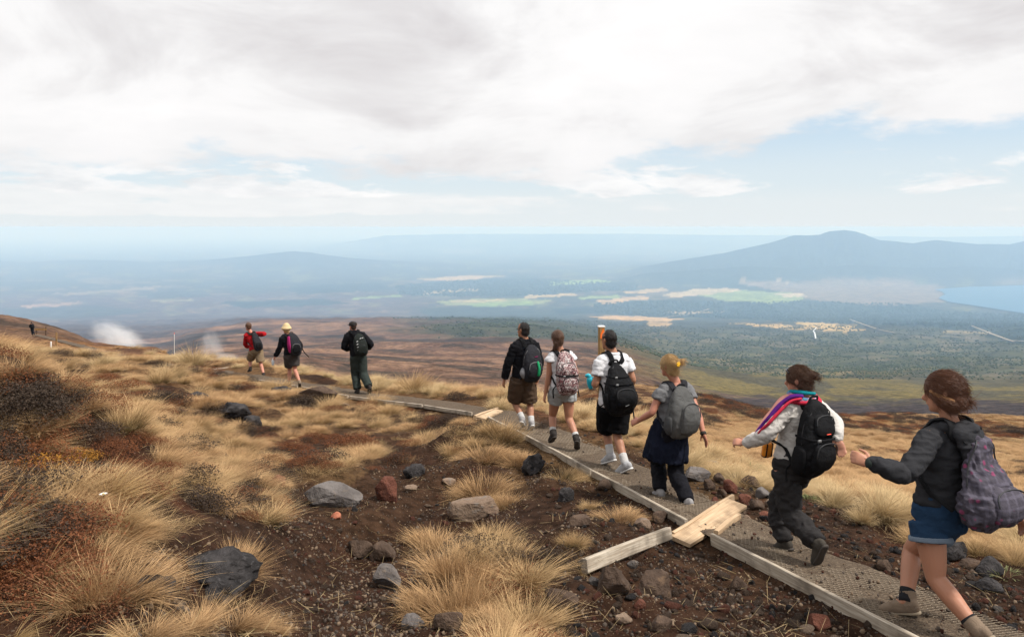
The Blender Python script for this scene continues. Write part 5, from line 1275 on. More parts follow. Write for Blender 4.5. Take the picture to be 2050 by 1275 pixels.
k = r_.random(len(u)) < pr * .62; x, d, z = x[k], d[k], z[k]; n = len(x); s = r_.uniform(3, 6.5, n) * np.clip(d / 2200, .55, 1.6)
scatter('scrub', np.stack([x, d, z], -1), np.stack([0 * s, 0 * s, r_.uniform(0, 6, n)], -1), np.stack([s, s, s], -1), r_.integers(0, 3, n), FS, 'grey green scrub dotted over the plain', 'scrub')
FOREST = [[(1190, 608), (1330, 602), (1480, 606), (1620, 603), (1800, 608), (1900, 624), (2120, 634), (2120, 690), (2040, 688), (1960, 670), (1880, 655), (1760, 650), (1620, 646), (1500, 638), (1330, 633), (1190, 627)],
          [(790, 574), (900, 562), (1010, 558), (1150, 562), (1280, 568), (1270, 582), (1150, 584), (1080, 592), (930, 594), (800, 590)]]
pts = []
for poly in FOREST:
    uu = r_.uniform(min(p[0] for p in poly), max(p[0] for p in poly), 9000); dd_ = np.exp(r_.uniform(math.log(4500), math.log(12500), 9000)); xx = (uu - U0) / F_PX * dd_; zz_ = ground_z(xx, dd_); vv = V0 - zz_ * F_PX / dd_
    k = inpoly(uu, vv, poly); pts.append(np.stack([xx[k], dd_[k], zz_[k]], -1))
pts = np.concatenate(pts); n = len(pts); s = r_.uniform(24, 40, n)
scatter('plantation', pts, np.stack([0 * s, 0 * s, r_.uniform(0, 6, n)], -1), np.stack([s * 1.2, s * 1.2, s * .55], -1), r_.integers(0, 3, n), FT, 'dark pine plantation on the plain', 'forest')
# ================================================================== people
def nrm(v): v = np.asarray(v, float); return v / max(1e-9, np.linalg.norm(v))
def crom(pts, m):
    """Catmull-Rom through the rows of pts, m steps per span"""
    p = np.asarray(pts, float); p = np.vstack([2 * p[0] - p[1], p, 2 * p[-1] - p[-2]]); out = []
    for i in range(1, len(p) - 2):
        for t in np.arange(m) / m:
            a, b, c, d = p[i-1], p[i], p[i+1], p[i+2]
            out.append(.5 * ((2*b) + (-a+c)*t + (2*a-5*b+4*c-d)*t*t + (-a+3*b-3*c+d)*t**3))
    out.append(p[-2]); return np.array(out)
def tube(pts, rad, side=(1, 0, 0), seg=14, m=4, sq=2.0, cap=True):
    """swept ellipse: rad rows are (r along side axis, r across); sq is the superellipse power"""
    pts = np.asarray(pts, float); rad = np.asarray(rad, float)
    if rad.ndim == 1: rad = np.stack([rad, rad], -1)
    q = crom(np.hstack([pts, rad]), m); pts, rad = q[:, :3], np.maximum(q[:, 3:], 1e-4)
    tg = np.gradient(pts, axis=0); tg /= np.linalg.norm(tg, axis=1)[:, None] + 1e-12
    if cap:
        r0, r1 = rad[0].mean(), rad[-1].mean()
        pts = np.vstack([pts[0] - tg[0] * r0 * .55, pts[0] - tg[0] * r0 * .3, pts, pts[-1] + tg[-1] * r1 * .3, pts[-1] + tg[-1] * r1 * .55])
        rad = np.vstack([rad[0] * .35, rad[0] * .8, rad, rad[-1] * .8, rad[-1] * .35]); tg = np.vstack([tg[0], tg[0], tg, tg[-1], tg[-1]])
    side = np.asarray(side, float)
    if side.ndim == 1: side = np.repeat(side[None], len(pts), 0)
    elif len(side) != len(pts): side = np.stack([np.interp(np.linspace(0, 1, len(pts)), np.linspace(0, 1, len(side)), side[:, k]) for k in range(3)], -1)
    S = side - tg * np.sum(side * tg, 1)[:, None]; bad = np.linalg.norm(S, axis=1) < .05
    if bad.any(): S[bad] = np.cross(tg[bad], [0.3, .5, .8])
    S /= np.linalg.norm(S, axis=1)[:, None]; N = np.cross(tg, S)
    a = np.linspace(0, 2 * math.pi, seg, endpoint=False); ca, sa = np.cos(a), np.sin(a)
    ca, sa = np.sign(ca) * np.abs(ca) ** (2 / sq), np.sign(sa) * np.abs(sa) ** (2 / sq)
    V = pts[:, None] + S[:, None] * (rad[:, :1] * ca)[..., None] + N[:, None] * (rad[:, 1:] * sa)[..., None]
    n = len(pts); Fc = []
    for i in range(n - 1):
        for k in range(seg): Fc.append([i*seg+k, i*seg+(k+1) % seg, (i+1)*seg+(k+1) % seg, (i+1)*seg+k])
    Fc.append(list(range(seg - 1, -1, -1))); Fc.append([(n-1)*seg+k for k in range(seg)])
    return V.reshape(-1, 3), Fc
def ball(c, axes, rad, sub=3):
    V, Fc = ICO[sub]; A = np.asarray(axes, float)
    return np.asarray(c) + (V * np.asarray(rad)) @ A, Fc.tolist()
def joined(parts):
    V, Fc, o = [], [], 0
    for v, f in parts: V.append(v); Fc += [[i + o for i in q] for q in f]; o += len(v)
    return np.concatenate(V), Fc
def union(parts, voxel, smooth=3):
    """one continuous closed skin over overlapping shapes"""
    V, Fc = joined(parts)
    me = bpy.data.meshes.new('tmp'); me.from_pydata(V.tolist(), [], Fc); me.update()
    o = bpy.data.objects.new('tmp', me); COL.objects.link(o)
    md = o.modifiers.new('r', 'REMESH'); md.mode = 'VOXEL'; md.voxel_size = voxel; md.adaptivity = 0
    if smooth: ms = o.modifiers.new('s', 'SMOOTH'); ms.factor = .5; ms.iterations = smooth
    dg = bpy.context.evaluated_depsgraph_get(); ev = o.evaluated_get(dg); m2 = ev.to_mesh()
    Vo = np.zeros(len(m2.vertices) * 3, np.float32); m2.vertices.foreach_get('co', Vo)
    No = np.zeros(len(m2.vertices) * 3, np.float32); m2.vertices.foreach_get('normal', No)
    n = len(m2.polygons); lp = np.zeros(len(m2.loops), np.int32); m2.loops.foreach_get('vertex_index', lp)
    tot = np.zeros(n, np.int32); m2.polygons.foreach_get('loop_total', tot)
    if (tot == 4).all(): Fo = lp.reshape(-1, 4)
    else:
        st = np.concatenate([[0], np.cumsum(tot)[:-1]]); Fo = [lp[s:s+t].tolist() for s, t in zip(st, tot)]
    ev.to_mesh_clear(); bpy.data.objects.remove(o); bpy.data.meshes.remove(me)
    return Vo.reshape(-1, 3).astype(float), Fo, No.reshape(-1, 3).astype(float)

def make_person(s):
    d0 = s['d']; yaw = math.radians(s['yaw']); k = s.get('k', 1.0); male = s.get('male', False); vx = s['vox']; bulk = s.get('bulk', 1.0)
    pt = lambda q: P(q[0], q[1], d0 + (q[2] if len(q) > 2 else 0))
    Fw, R, Z = np.array([-math.sin(yaw), math.cos(yaw), 0]), np.array([math.cos(yaw), math.sin(yaw), 0]), np.array([0, 0, 1.0])
    neck, pel, head = pt(s['neck']), pt(s['pelvis']), pt(s['head'])
    up = nrm(neck - pel); TL = np.linalg.norm(neck - pel); T = lambda t: pel + (neck - pel) * t
    Ft = nrm(Fw - up * (Fw @ up))
    Sh = {e: T(.87) + R * e * s.get('shw', .164 if male else .156) * k for e in (-1, 1)}
    Hp = {e: pel + R * e * .085 * k - up * .035 * k for e in (-1, 1)}
    rings = ([(-.17, .095, .09, 0), (-.06, .165, .12, -.012), (.08, .166, .122, -.012), (.30, .152, .112, 0), (.50, .16, .114, .006), (.70, .176, .118, .006), (.83, .165, .105, 0), (.93, .115, .085, -.005), (1.0, .068, .068, -.008)] if male else
             [(-.17, .10, .09, 0), (-.06, .17, .122, -.015), (.08, .172, .124, -.015), (.30, .136, .102, 0), (.46, .130, .098, .004), (.64, .146, .115, .016), (.79, .147, .102, .008), (.91, .11, .078, -.004), (1.0, .058, .058, -.008)])
    def torso(t0, t1, grow, gk=1.0, flare=0.0):
        tt = np.array([q[0] for q in rings]); ts = np.linspace(t0, t1, 12)
        rx = np.interp(ts, tt, [q[1] for q in rings]) * k * bulk * .96 + grow; ry = np.interp(ts, tt, [q[2] for q in rings]) * k * bulk + grow; fo = np.interp(ts, tt, [q[3] for q in rings])
        if flare: rx += flare * np.clip((.35 - ts) / .5, 0, 1); ry += flare * np.clip((.35 - ts) / .5, 0, 1)
        return tube([T(t) + Ft * f * k for t, f in zip(ts, fo)], np.stack([rx, ry], -1), R, 24, 2, 2.2, cap=False)
    am = 1.10 if male else 1.0
    arm = {}
    for e, nm in ((-1, 'L'), (1, 'R')): arm[e] = [Sh[e]] + [pt(q) for q in s['arm' + nm]]
    leg = {}
    for e, nm in ((-1, 'L'), (1, 'R')): leg[e] = [Hp[e]] + [pt(q) for q in s['leg' + nm]]
    def limb(a, b, c, frac, radii, grow=0.0, flare=0.0, side=None, cap=True):
        """frac 0..2 along a-b-c; radii at 0,.5,1,1.35,2"""
        L = []
        ts = np.linspace(0, frac, max(3, int(frac * 5) + 1))
        for t in ts:
            p = a + (b - a) * t if t <= 1 else b + (c - b) * (t - 1)
            r = np.interp(t, [0, .5, 1, 1.35, 2], radii) * k + grow + flare * t / max(frac, .01); L.append((p, r))
        return tube([q[0] for q in L], [q[1] for q in L], R if side is None else side, 16, 2, 2.0, cap)
    armr = np.array([.051, .042, .036, .036, .024]) * am; legr = np.array([.090, .076, .054, .054, .034]) * (1.0 if not male else 1.0) * s.get('legk', 1.0)
    # ---------------- body
    parts = [torso(-.17, 1.0, 0)]
    hy = math.radians(s.get('hyaw', s['yaw'])); ht = math.radians(s.get('htilt', 0))
    hf = np.array([-math.sin(hy) * math.cos(ht), math.cos(hy) * math.cos(ht), -math.sin(ht)]); hr = np.array([math.cos(hy), math.sin(hy), 0]); hu = np.cross(hr, hf)
    hk = s.get('hk', 1.0) * (1.0 if male else .97)
    parts.append(tube([T(.93), T(1.02) + Ft * .0, head - hu * .06 * hk - hf * .008], [.058 * am * k, .052 * am * k, .050 * am * k], R, 16, 3))
    hd = [(-.118, .022, .070, -.030), (-.108, .036, .083, -.012), (-.088, .047, .089, .012), (-.062, .056, .088, .045), (-.03, .064, .086, .078), (.0, .069, .088, .090), (.03, .073, .089, .098), (.062, .072, .084, .098), (.09, .060, .066, .082), (.108, .038, .040, .052), (.116, .014, .014, .018)]
    rg = []; sgm = 20
    for zz_, w_, f_, b_ in hd:
        cc, dep = (f_ - b_) / 2, (f_ + b_) / 2
        rg.append([head + hk * (hu * zz_ + hf * (cc + dep * math.sin(a)) + hr * w_ * math.cos(a)) for a in np.linspace(0, 2 * math.pi, sgm, endpoint=False)])
    Fc = [[i*sgm+q, i*sgm+(q+1) % sgm, (i+1)*sgm+(q+1) % sgm, (i+1)*sgm+q] for i in range(len(hd)-1) for q in range(sgm)] + [list(range(sgm-1, -1, -1)), [(len(hd)-1)*sgm+q for q in range(sgm)]]
    parts.append((np.array(rg).reshape(-1, 3), Fc))
    H = lambda r_x, f_y, u_z: head + hk * (hr * r_x + hf * f_y + hu * u_z)
    parts.append(tube([H(0, .082, .010), H(0, .098, -.018), H(0, .112, -.036), H(0, .092, -.046)], [.009, .011, .013, .010], hr, 10, 3))
    parts.append(tube([H(-.018, .083, -.068), H(0, .094, -.066), H(.018, .083, -.068)], [.006, .008, .006], hu, 8, 3))
    parts.append(tube([H(0, .07, -.104), H(0, .082, -.102)], [.016, .013], hr, 8, 2))
    for e in (-1, 1):
        parts.append(tube([H(e * .066, -.012, -.03), H(e * .078, -.018, -.012), H(e * .08, -.022, .012), H(e * .07, -.008, .02)], [[.008, .012], [.009, .016], [.009, .016], [.006, .01]], hr, 10, 3))
        parts.append(tube([T(.86), (T(.88) + Sh[e]) / 2 + up * .006, Sh[e]], np.array([.07, .062, .056]) * k * am, Ft, 14, 3))
        S_, E_, W_, Tp = arm[e][0], arm[e][1], arm[e][2], arm[e][3]
        parts.append(limb(S_, E_, W_, 2.0, armr))
        # hand: palm, four fingers, thumb
        h = nrm(Tp - W_); th = s.get('thumb' + ('L' if e < 0 else 'R'), Fw * .8 + Z * .4); th = nrm(np.asarray(th) - h * (np.asarray(th) @ h)); pn_ = np.cross(h, th) * (-e)
        hs = .95 * k * am; curl = s.get('curl' + ('L' if e < 0 else 'R'), .5)
        B0 = W_ + h * .012; B1 = W_ + h * .082 * hs
        parts.append(tube([W_ - h * .015, B0 + h * .02, B1], np.array([[.026, .021], [.036, .017], [.040, .014]]) * hs, th, 14, 4))
        for i, (o_, ln) in enumerate(((.031, .068), (.0105, .078), (-.0105, .072), (-.030, .056))):
            c1 = curl * (1 + .12 * i); b = B1 + th * o_ * hs; sp_ = th * (o_ * .22)
            q1 = b + nrm(h * math.cos(c1 * .5) + pn_ * math.sin(c1 * .5) + sp_) * ln * .42 * hs
            q2 = q1 + nrm(h * math.cos(c1 * 1.3) + pn_ * math.sin(c1 * 1.3)) * ln * .33 * hs
            q3 = q2 + nrm(h * math.cos(c1 * 2.0) + pn_ * math.sin(c1 * 2.0)) * ln * .27 * hs
            parts.append(tube([b - h * .02, b, q1, q2, q3], np.array([.0095, .0092, .0088, .0080, .0068]) * hs, th, 8, 2))
        t0 = B0 + th * .026 * hs; t1 = t0 + nrm(h * .62 + th * .62 + pn_ * .35) * .038 * hs; t2 = t1 + nrm(h * .85 + th * .25 + pn_ * .35) * .03 * hs; t3 = t2 + nrm(h * .95 + pn_ * .4) * .022 * hs
        parts.append(tube([t0 - th * .015, t0, t1, t2, t3], np.array([.014, .0135, .0115, .0100, .0078]) * hs, pn_, 8, 2))
        Hh, K_, A_, To = leg[e][0], leg[e][1], leg[e][2], leg[e][3]
        parts.append(limb(Hh, K_, A_, 2.0, legr)); calf = -nrm(nrm(To - A_) - nrm(A_ - K_) * (nrm(To - A_) @ nrm(A_ - K_)))
        parts.append(tube([K_ + (A_ - K_) * .08, K_ + (A_ - K_) * .3 + calf * .016 * k, K_ + (A_ - K_) * .62], np.array([.038, .046, .033]) * k, R, 12, 3))
        fd = nrm(To - (A_ - nrm(A_ - K_) * 0)); parts.append(tube([A_ + nrm(K_ - A_) * .02, A_, A_ + fd * .05], np.array([.036, .036, .03]) * k, R, 10, 3))
    V, Fo, N = union(parts, vx, 2)
    base = np.array([pel[0], pel[1], min(leg[-1][3][2], leg[1][3][2])])
    root = empty('person', base); tag(root, s['label'], 'person', s.get('group'))
    def put(name, V, Fo, mat, parent=None, smooth=True):
        o = obj(name, mesh_np(name, V - base, Fo if isinstance(Fo, np.ndarray) else [list(map(int, q)) for q in Fo], MATS[mat], smooth), parent or root)
        return o
    body_raw = (V, Fo)
    near = vx < .0085
    if near or s.get('eyes'):
        for e in (-1, 1):
            ey = put('eye', *ball(H(e * .031, .0715, .004), [hr, hf, hu], np.array([.012, .0115, .0085]) * hk, 2), 'eye_white')
            put('iris', *ball(H(e * .031, .0808, .003), [hr, hf, hu], np.array([.0055, .004, .0055]) * hk, 2), 'eye_dark', ey)
            put('eyebrow', *tube([H(e * .018, .089, .021), H(e * .034, .086, .026), H(e * .05, .075, .021)], [[.003, .004]] * 3, hu, 6, 3), s['hair'])
    # ---------------- hair
    hv = max(vx * 1.1, .0065); hp = []
    st = s['hairstyle']
    thick = {'short': .0, 'buzz': -.004}.get(st, .008)
    if st in ('short', 'buzz'): hp.append(ball(H(0, -.020, .032), [hr, hf, hu], np.array([.0765, .0985, .0945]) * hk)); hp.append(ball(H(0, -.050, -.045), [hr, hf, hu], np.array([.058, .050, .052]) * hk))
    else: hp.append(ball(H(0, -.013, .036), [hr, hf, hu], np.array([.079 + thick, .105 + thick, .094 + thick]) * hk))
    hp.append(ball(H(0, -.045, -.022), [hr, hf, hu], np.array([.070 + thick, .066, .075]) * hk))
    for e in (-1, 1) if st not in ('short', 'buzz') else (): hp.append(tube([H(e * .066, .035, .055), H(e * .072, .018, .02), H(e * .070, -.0, -.004 if st in ('short', 'buzz') else -.02)], [.016, .014, .010], hf, 8, 3))
    if st == 'bun':
        for q in s['bun']: hp.append(ball(H(*q[:3]), [hr, hf, hu], np.array([q[3]] * 3) * np.array([1, 1.05, .95]) * hk))
    for tl in s.get('tail', []): hp.append(tube([H(*q[:3]) for q in tl], [q[3] * hk for q in tl], hr, 12, 4))
    Vh, Fh, Nh = union(hp, hv, 2)
    Vh = Vh + Nh * (fbm((Vh - head) @ np.stack([hr, hf, hu], 1) * np.array([70, 26, 26]), 3, 12)[:, None] * (.0060 if st not in ('buzz', 'short') else .0050))
    hair = put('hair', Vh, Fh, s['hair'])
    if s.get('strands'):
        rr = np.random.default_rng(int(s['d'] * 100)); SV, SF, o_ = [], [], 0
        for i in range(s['strands']):
            j = rr.integers(len(Vh)); p0 = Vh[j]; loc = (p0 - head) @ np.stack([hr, hf, hu], 1)
            flow = nrm(np.asarray(s.get('flow', -hf * .9 - hu * .5)) + rr.normal(size=3) * .22); flow = nrm(flow - Nh[j] * (flow @ Nh[j]) * .9)
            L_ = rr.uniform(.012, .028) if st in ('short', 'buzz') else rr.uniform(.03, .08) if rr.random() < .93 else rr.uniform(.06, .11)
            lift_ = rr.uniform(.002, .008) if st in ('short', 'buzz') else .0025 if rr.random() < .93 else .010
            p1 = p0 + flow * L_ * .5 + Nh[j] * lift_; p2 = p0 + flow * L_ + Nh[j] * lift_ * .3 + rr.normal(size=3) * .006
            v_, f_ = tube([p0 + Nh[j] * .001, p1, p2], [.0011, .0010, .0004], hr, 3, 1, 2, False); SV.append(v_); SF += [[a + o_ for a in q] for q in f_]; o_ += len(v_)
        tag(put('strands', np.concatenate(SV), SF, s['hair'] + '_tip', hair), kind='stuff')
    # ---------------- clothes
    cv = max(vx, .0075)
    tp = s['top']; g = tp.get('grow', .014)
    cp = [torso(tp.get('hem', .05), tp.get('neckt', .975), g, 1.0, tp.get('flare', .0))]
    fr = tp.get('sleeve', .55); sg_ = tp.get('sgrow', .014)
    for e in (-1, 1):
        cp.append(tube([T(.84), (T(.87) + Sh[e]) / 2 + up * .006, Sh[e]], np.array([.068, .059, .051]) * k * am + g * .5, Ft, 14, 3))
        if fr > 0: cp.append(limb(*arm[e][:3], fr, armr, sg_, tp.get('sflare', .010), None, False))
        if tp.get('cuff'): W_ = arm[e][2]; cp.append(tube([W_ + (arm[e][1] - W_) * .10, W_ + (arm[e][1] - W_) * .0], [.034 * am, .033 * am], R, 12, 3))
    if tp.get('hood'):
        ck = T(1.0) + up * .01
        lp_ = [ck + R * .095 * math.cos(a) + Ft * (.075 * math.sin(a) - .02) - up * (.028 * math.sin(a)) for a in np.linspace(-.6, 3.75, 11)]
        cp.append(tube([q - up * .012 for q in lp_], [.030] * 11, up, 12, 2)); cp.append(tube([T(.99) - Ft * .075 + up * .012, T(.93) - Ft * .125 + up * .015, T(.80) - Ft * .155, T(.70) - Ft * .150], [[.085, .036], [.105, .040], [.085, .034], [.05, .02]], R, 16, 3))
        cp.append(tube([T(1.0) + R * .10 - Ft * .03, T(.97) - Ft * .13 + up * .03, T(1.0) - R * .10 - Ft * .03], [.026, .034, .026], up, 12, 4))
    if tp.get('collar'):
        ck = T(1.0) + up * .005; cp.append(tube([ck + R * .068 * am * math.cos(a) + Ft * (.06 * math.sin(a) - .008) for a in np.linspace(0, 6.283, 13)], [.018 * am] * 13, up, 10, 2))
    Vt, Ft_, Nt = union(cp, cv, 3)
    fold = fbm((Vt - pel) * np.array([7, 7, 13]) + d0, 3, 3); fold2 = fbm((Vt - pel) * 22 + d0, 3, 6)
    Vt = Vt + Nt * ((np.abs(fold) * -.020 + .010 + fold2 * .004) * tp.get('wr', 1.0))[:, None]
    top = put(tp.get('name', 't_shirt'), Vt, Ft_, tp['mat'])
    bt = s['bottom']; bl = bt['len']; bg = bt.get('grow', .02)
    cp = [torso(-.17, bt.get('waist', .14), bt.get('wgrow', .010))]
    for e in (-1, 1): cp.append(limb(*leg[e][:3], bl, legr, bg, bt.get('flare', .02), None, False))
    cp.append(tube([pel - up * .12 * k, pel - up * .02], np.array([.09, .11]) * k, R, 14, 3))
    Vb_, Fb_, Nb_ = union(cp, cv, 3)
    fold = fbm((Vb_ - pel) * np.array([8, 8, 9]) + d0 * 2, 3, 4); Vb_ = Vb_ + Nb_ * ((np.abs(fold) * -.022 + .011 + .004 * fbm((Vb_ - pel) * 24, 3, 8)) * bt.get('wr', 1.0))[:, None]
    bot = put(bt.get('name', 'shorts'), Vb_, Fb_, bt['mat'])
    if bt.get('cuff'):
        for e in (-1, 1):
            Hh, K_, A_ = leg[e][:3]; r0 = np.interp(bl, [0, .5, 1], legr[:3]) * k + bg + bt.get('flare', .02); a_ = Hh + (K_ - Hh) * (bl - .085); b_ = Hh + (K_ - Hh) * (bl + .01)
            v_, f_, n_ = union([tube([a_, b_], [r0 + .010, r0 + .014], R, 22, 5, 2, False)], .006, 2); put('cuff', v_, f_, bt['cuff'], bot)
    # skin stays under the cloth
    Vk = body_raw[0].copy()
    for gv, gf in ((Vt, Ft_), (Vb_, Fb_)):
        bv = BVHTree.FromPolygons([Vector(q) for q in gv], [list(map(int, q)) for q in gf])
        lo, hi = gv.min(0) - .02, gv.max(0) + .02
        for i in np.where(((Vk > lo) & (Vk < hi)).all(1))[0]:
            co_, no_, _, dist_ = bv.find_nearest(Vector(Vk[i]), .016)
            if co_ is not None and (Vector(Vk[i]) - co_).dot(no_) > -.003: Vk[i] = np.array(co_ - no_ * .005)
    put('body', Vk, body_raw[1], s['skin'])
    # ---------------- shoes
    for e in (-1, 1):
        K_, A_, To = leg[e][1:4]; sh = s['shoe']; fk = (.94 if not male else 1.03) * k
        dn = nrm(A_ - K_); ax = nrm(To - (A_ + np.array([0, 0, -.07]) * fk)) if not s.get('tiptoe' + ('L' if e < 0 else 'R')) else nrm(To - A_ + dn * -.02)
        upf = nrm(Z - ax * (Z @ ax)) if not s.get('tiptoe' + ('L' if e < 0 else 'R')) else nrm(-dn - ax * (-dn @ ax))
        sd_ = np.cross(ax, upf); o0 = A_ - upf * .078 * fk
        q = lambda a, h: o0 + ax * a * fk + upf * h * fk
        sp_ = [tube([q(-.055, .045), q(-.02, .047), q(.05, .046), q(.11, .036), q(.16, .030), q(.185, .026)], np.array([[.030, .038], [.040, .046], [.040, .048], [.046, .036], [.042, .030], [.026, .022]]) * fk, sd_, 16, 3, 2.6),
               tube([q(-.012, .04), A_ + nrm(K_ - A_) * sh.get('high', .01)], np.array([.050, .053 if sh.get('high', 0) > .03 else .047]) * fk, sd_, 14, 3, 2, sh.get('high', 0) <= .03)]
        if sh.get('high', 0) > .03: sp_.append(tube([q(.06, .06), q(.02, .10), A_ + nrm(K_ - A_) * sh['high'] + ax * .03], np.array([[.02, .018], [.022, .016], [.024, .012]]) * fk, sd_, 10, 3))
        v_, f_, n_ = union(sp_, max(cv, .006), 2); so = put('shoe', v_, f_, sh['mat'])
        v_, f_ = tube([q(-.062, .008), q(-.03, .008), q(.05, .008), q(.115, .008), q(.165, .011), q(.197, .016)], np.array([[.026, .011], [.037, .012], [.035, .012], [.046, .012], [.040, .012], [.022, .010]]) * fk, sd_, 14, 4, 3.0)
        put('sole', v_, f_, sh.get('sole', 'sole_dark'), so)
        if near and sh.get('high', 0) > .03:
            for i in range(4):
                hgt, fo_ = .075 + i * .012, .085 - i * .022
                put('lace', *tube([q(fo_, hgt - .008) - sd_ * .02 * fk, q(fo_ + .006, hgt + .002), q(fo_, hgt - .008) + sd_ * .02 * fk], [.0028] * 3, upf, 6, 3), 'lace', so)
        if s.get('sock'):
            hs_ = s.get('sockh', .07); put('sock', *tube([A_ + nrm(K_ - A_) * (-.01), A_ + nrm(K_ - A_) * hs_], [.043 * k * am ** .5, .045 * k * am ** .5], R, 14, 4, 2, False), s['sock'])
    s.update(root=root, T=T, R=R, Fw=Ft, up=up, k=k, am=am, Sh=Sh, base=base, put=put, H=H, hk=hk, hr=hr, hf=hf, hu=hu, arm=arm, leg=leg, neckp=neck, pel=pel, TL=TL, head3=head, top=top, shirt=(Vt, Ft_))
    return s

# ---- backpacks: a shell of rounded sections on the wearer's back, pockets, straps
def make_pack(s, b):
    T, R, Fw, up = s['T'], s['R'], s['Fw'], s['up']; B = -Fw; k = s['k']; vx = max(.007, s['vox'])
    tri = s['shirt'][1]; bvh = BVHTree.FromPolygons([Vector(v) for v in s['shirt'][0]], [list(map(int, q)) for q in tri])
    ub = nrm(up + B * b.get('lean', 0.0)); Bb = nrm(B - ub * (B @ ub))
    bot = T(b['t0']) + B * (b.get('off', .125)) + R * b.get('shift', 0); Hh = b['h']
    def ring_pt(t, x, y): return bot + ub * Hh * t + R * x + Bb * y
    def shell(prof, mat_noise=.006, sq=3.0, seed=1, vox=vx):
        ts = [q[0] for q in prof]; c = [bot + ub * Hh * q[0] + Bb * (q[2] + q[3]) + R * (q[4] if len(q) > 4 else 0) for q in prof]
        parts = [tube(c, [[q[1], q[2]] for q in prof], R, 28, 4, sq)]
        v, f, n = union(parts, vox, 2)
        v = v + n * ((fbm((v - bot) * 9 + seed, 3, seed) * mat_noise * 1.6 - np.abs(fbm((v - bot) * 15 + seed, 2, seed + 4)) * mat_noise * 1.4)[:, None]); return v, f
    base = bot.copy(); root = empty('backpack', base); tag(root, b['label'], 'backpack', b.get('group'))
    def put(name, V, Fo, mat, parent=None):
        return obj(name, mesh_np(name, V - base, Fo if isinstance(Fo, np.ndarray) else [list(map(int, q)) for q in Fo], MATS[mat]), parent or root)
    body = put('main_bag', *shell(b['prof'], b.get('noise', .006), b.get('sq', 3.0), 1), b['mat'])
    pw = np.array([q[1] for q in b['prof']]); pd = np.array([2 * q[2] + q[3] for q in b['prof']]); ptt = np.array([q[0] for q in b['prof']])
    width = lambda t: float(np.interp(t, ptt, pw)); outer = lambda t: float(np.interp(t, ptt, pd))
    for i, pk in enumerate(b.get('pockets', [])):
        t0, t1, w, dp, mt = pk[:5]; xo = pk[5] if len(pk) > 5 else 0
        pr = [(t0 + (t1 - t0) * f, w * g, dp * h, outer(t0 + (t1 - t0) * f) - dp * .9, xo) for f, g, h in ((0, .72, .6), (.12, .95, .9), (.45, 1, 1), (.8, .92, .85), (1.0, .66, .45))]
        po = put('front_pocket', *shell(pr, .004, 3.2, 5 + i), mt)
        if b.get('zip'):
            arc = [ring_pt(t0 + (t1 - t0) * f, xo + w * x_, outer(t0 + (t1 - t0) * f) + dp * .75) for f, x_ in ((.55, -.93), (.85, -.82), (.97, -.4), (.99, 0), (.97, .4), (.85, .82), (.55, .93))]
            put('zip', *tube(arc, [.0045] * len(arc), up, 6, 3), b['zip'], po)
    if b.get('zip'):
        arc = [ring_pt(t, x_ * width(t), outer(t) * .55 + (.0 if abs(x_) > .9 else outer(t) * .32)) for t, x_ in ((.45, -1.0), (.7, -1.0), (.88, -.9), (.96, -.5), (.98, 0), (.96, .5), (.88, .9), (.7, 1.0), (.45, 1.0))]
        put('zip', *tube(arc, [.005] * len(arc), up, 6, 3), b['zip'], body)
    if b.get('side'):
        for e in (-1, 1):
            c = [ring_pt(t, e * (width(t) * 1.0), outer(t) * .5) for t in (.05, .14, .28, .38)]
            put('side_pocket', *tube(c, [[.022, .05], [.032, .065], [.032, .062], [.026, .055]], R, 14, 3), b['side'])
    for t_ in b.get('bands', ()):
        arc = [ring_pt(t_, x_ * width(t_) * 1.02, y_ * outer(t_) + .012) for x_, y_ in ((-.98, .12), (-1.0, .5), (-.85, .9), (-.4, 1.06), (0, 1.08), (.4, 1.06), (.85, .9), (1.0, .5), (.98, .12))]
        bd_ = put('compression_strap', *tube(arc, [[.010, .0035]] * len(arc), up, 8, 3, 3), b['strap'], body); pb_ = ring_pt(t_, -.55 * width(t_), outer(t_) * 1.03 + .014)
        put('buckle', *tube([pb_ - R * .014, pb_ + R * .014], [[.012, .006]] * 2, up, 8, 2, 4), 'zip_grey')
    sm = b['strap']; sw = b.get('sw', .030)
    for e in (-1, 1):
        tB = (b['t0'] * s['TL'] + Hh) / s['TL']
        top0 = ring_pt(min(.97, b.get('sat', .95)), e * .055, .012)
        raw = [top0, T(.93) + R * e * .075 * k + B * .13, T(1.0) + R * e * .095 * k + B * .035 + up * .05, T(.97) + R * e * .11 * k + Fw * .07 + up * .04, T(.80) + R * e * .115 * k + Fw * .16, T(.60) + R * e * .15 * k + Fw * .14, T(.42) + R * e * .22 * k + Fw * .03, T(.34) + R * e * .20 * k + B * .06, ring_pt(.12, e * width(.12) * .85, .02)]
        cr = crom(raw, 4); pts = []; sides = []
        for i, p in enumerate(cr):
            if 3 <= i <= len(cr) - 4:
                co_, no_, _, _ = bvh.find_nearest(Vector(p))
                if co_ is not None: p = np.array(co_) + np.array(no_) * .010; sides.append(np.array(no_))
                else: sides.append(Fw)
            else: sides.append(B)
            pts.append(p)
        pts = np.array(pts); pts[1:-1] = (pts[:-2] + 2 * pts[1:-1] + pts[2:]) / 4
        wl = np.where(np.arange(len(pts)) < len(pts) * .66, sw, .013)
        v_, f_ = tube(pts, np.stack([np.full(len(pts), .0065), wl], -1), np.array(sides), 12, 1, 3.5)
        put('shoulder_strap', v_, f_, sm)
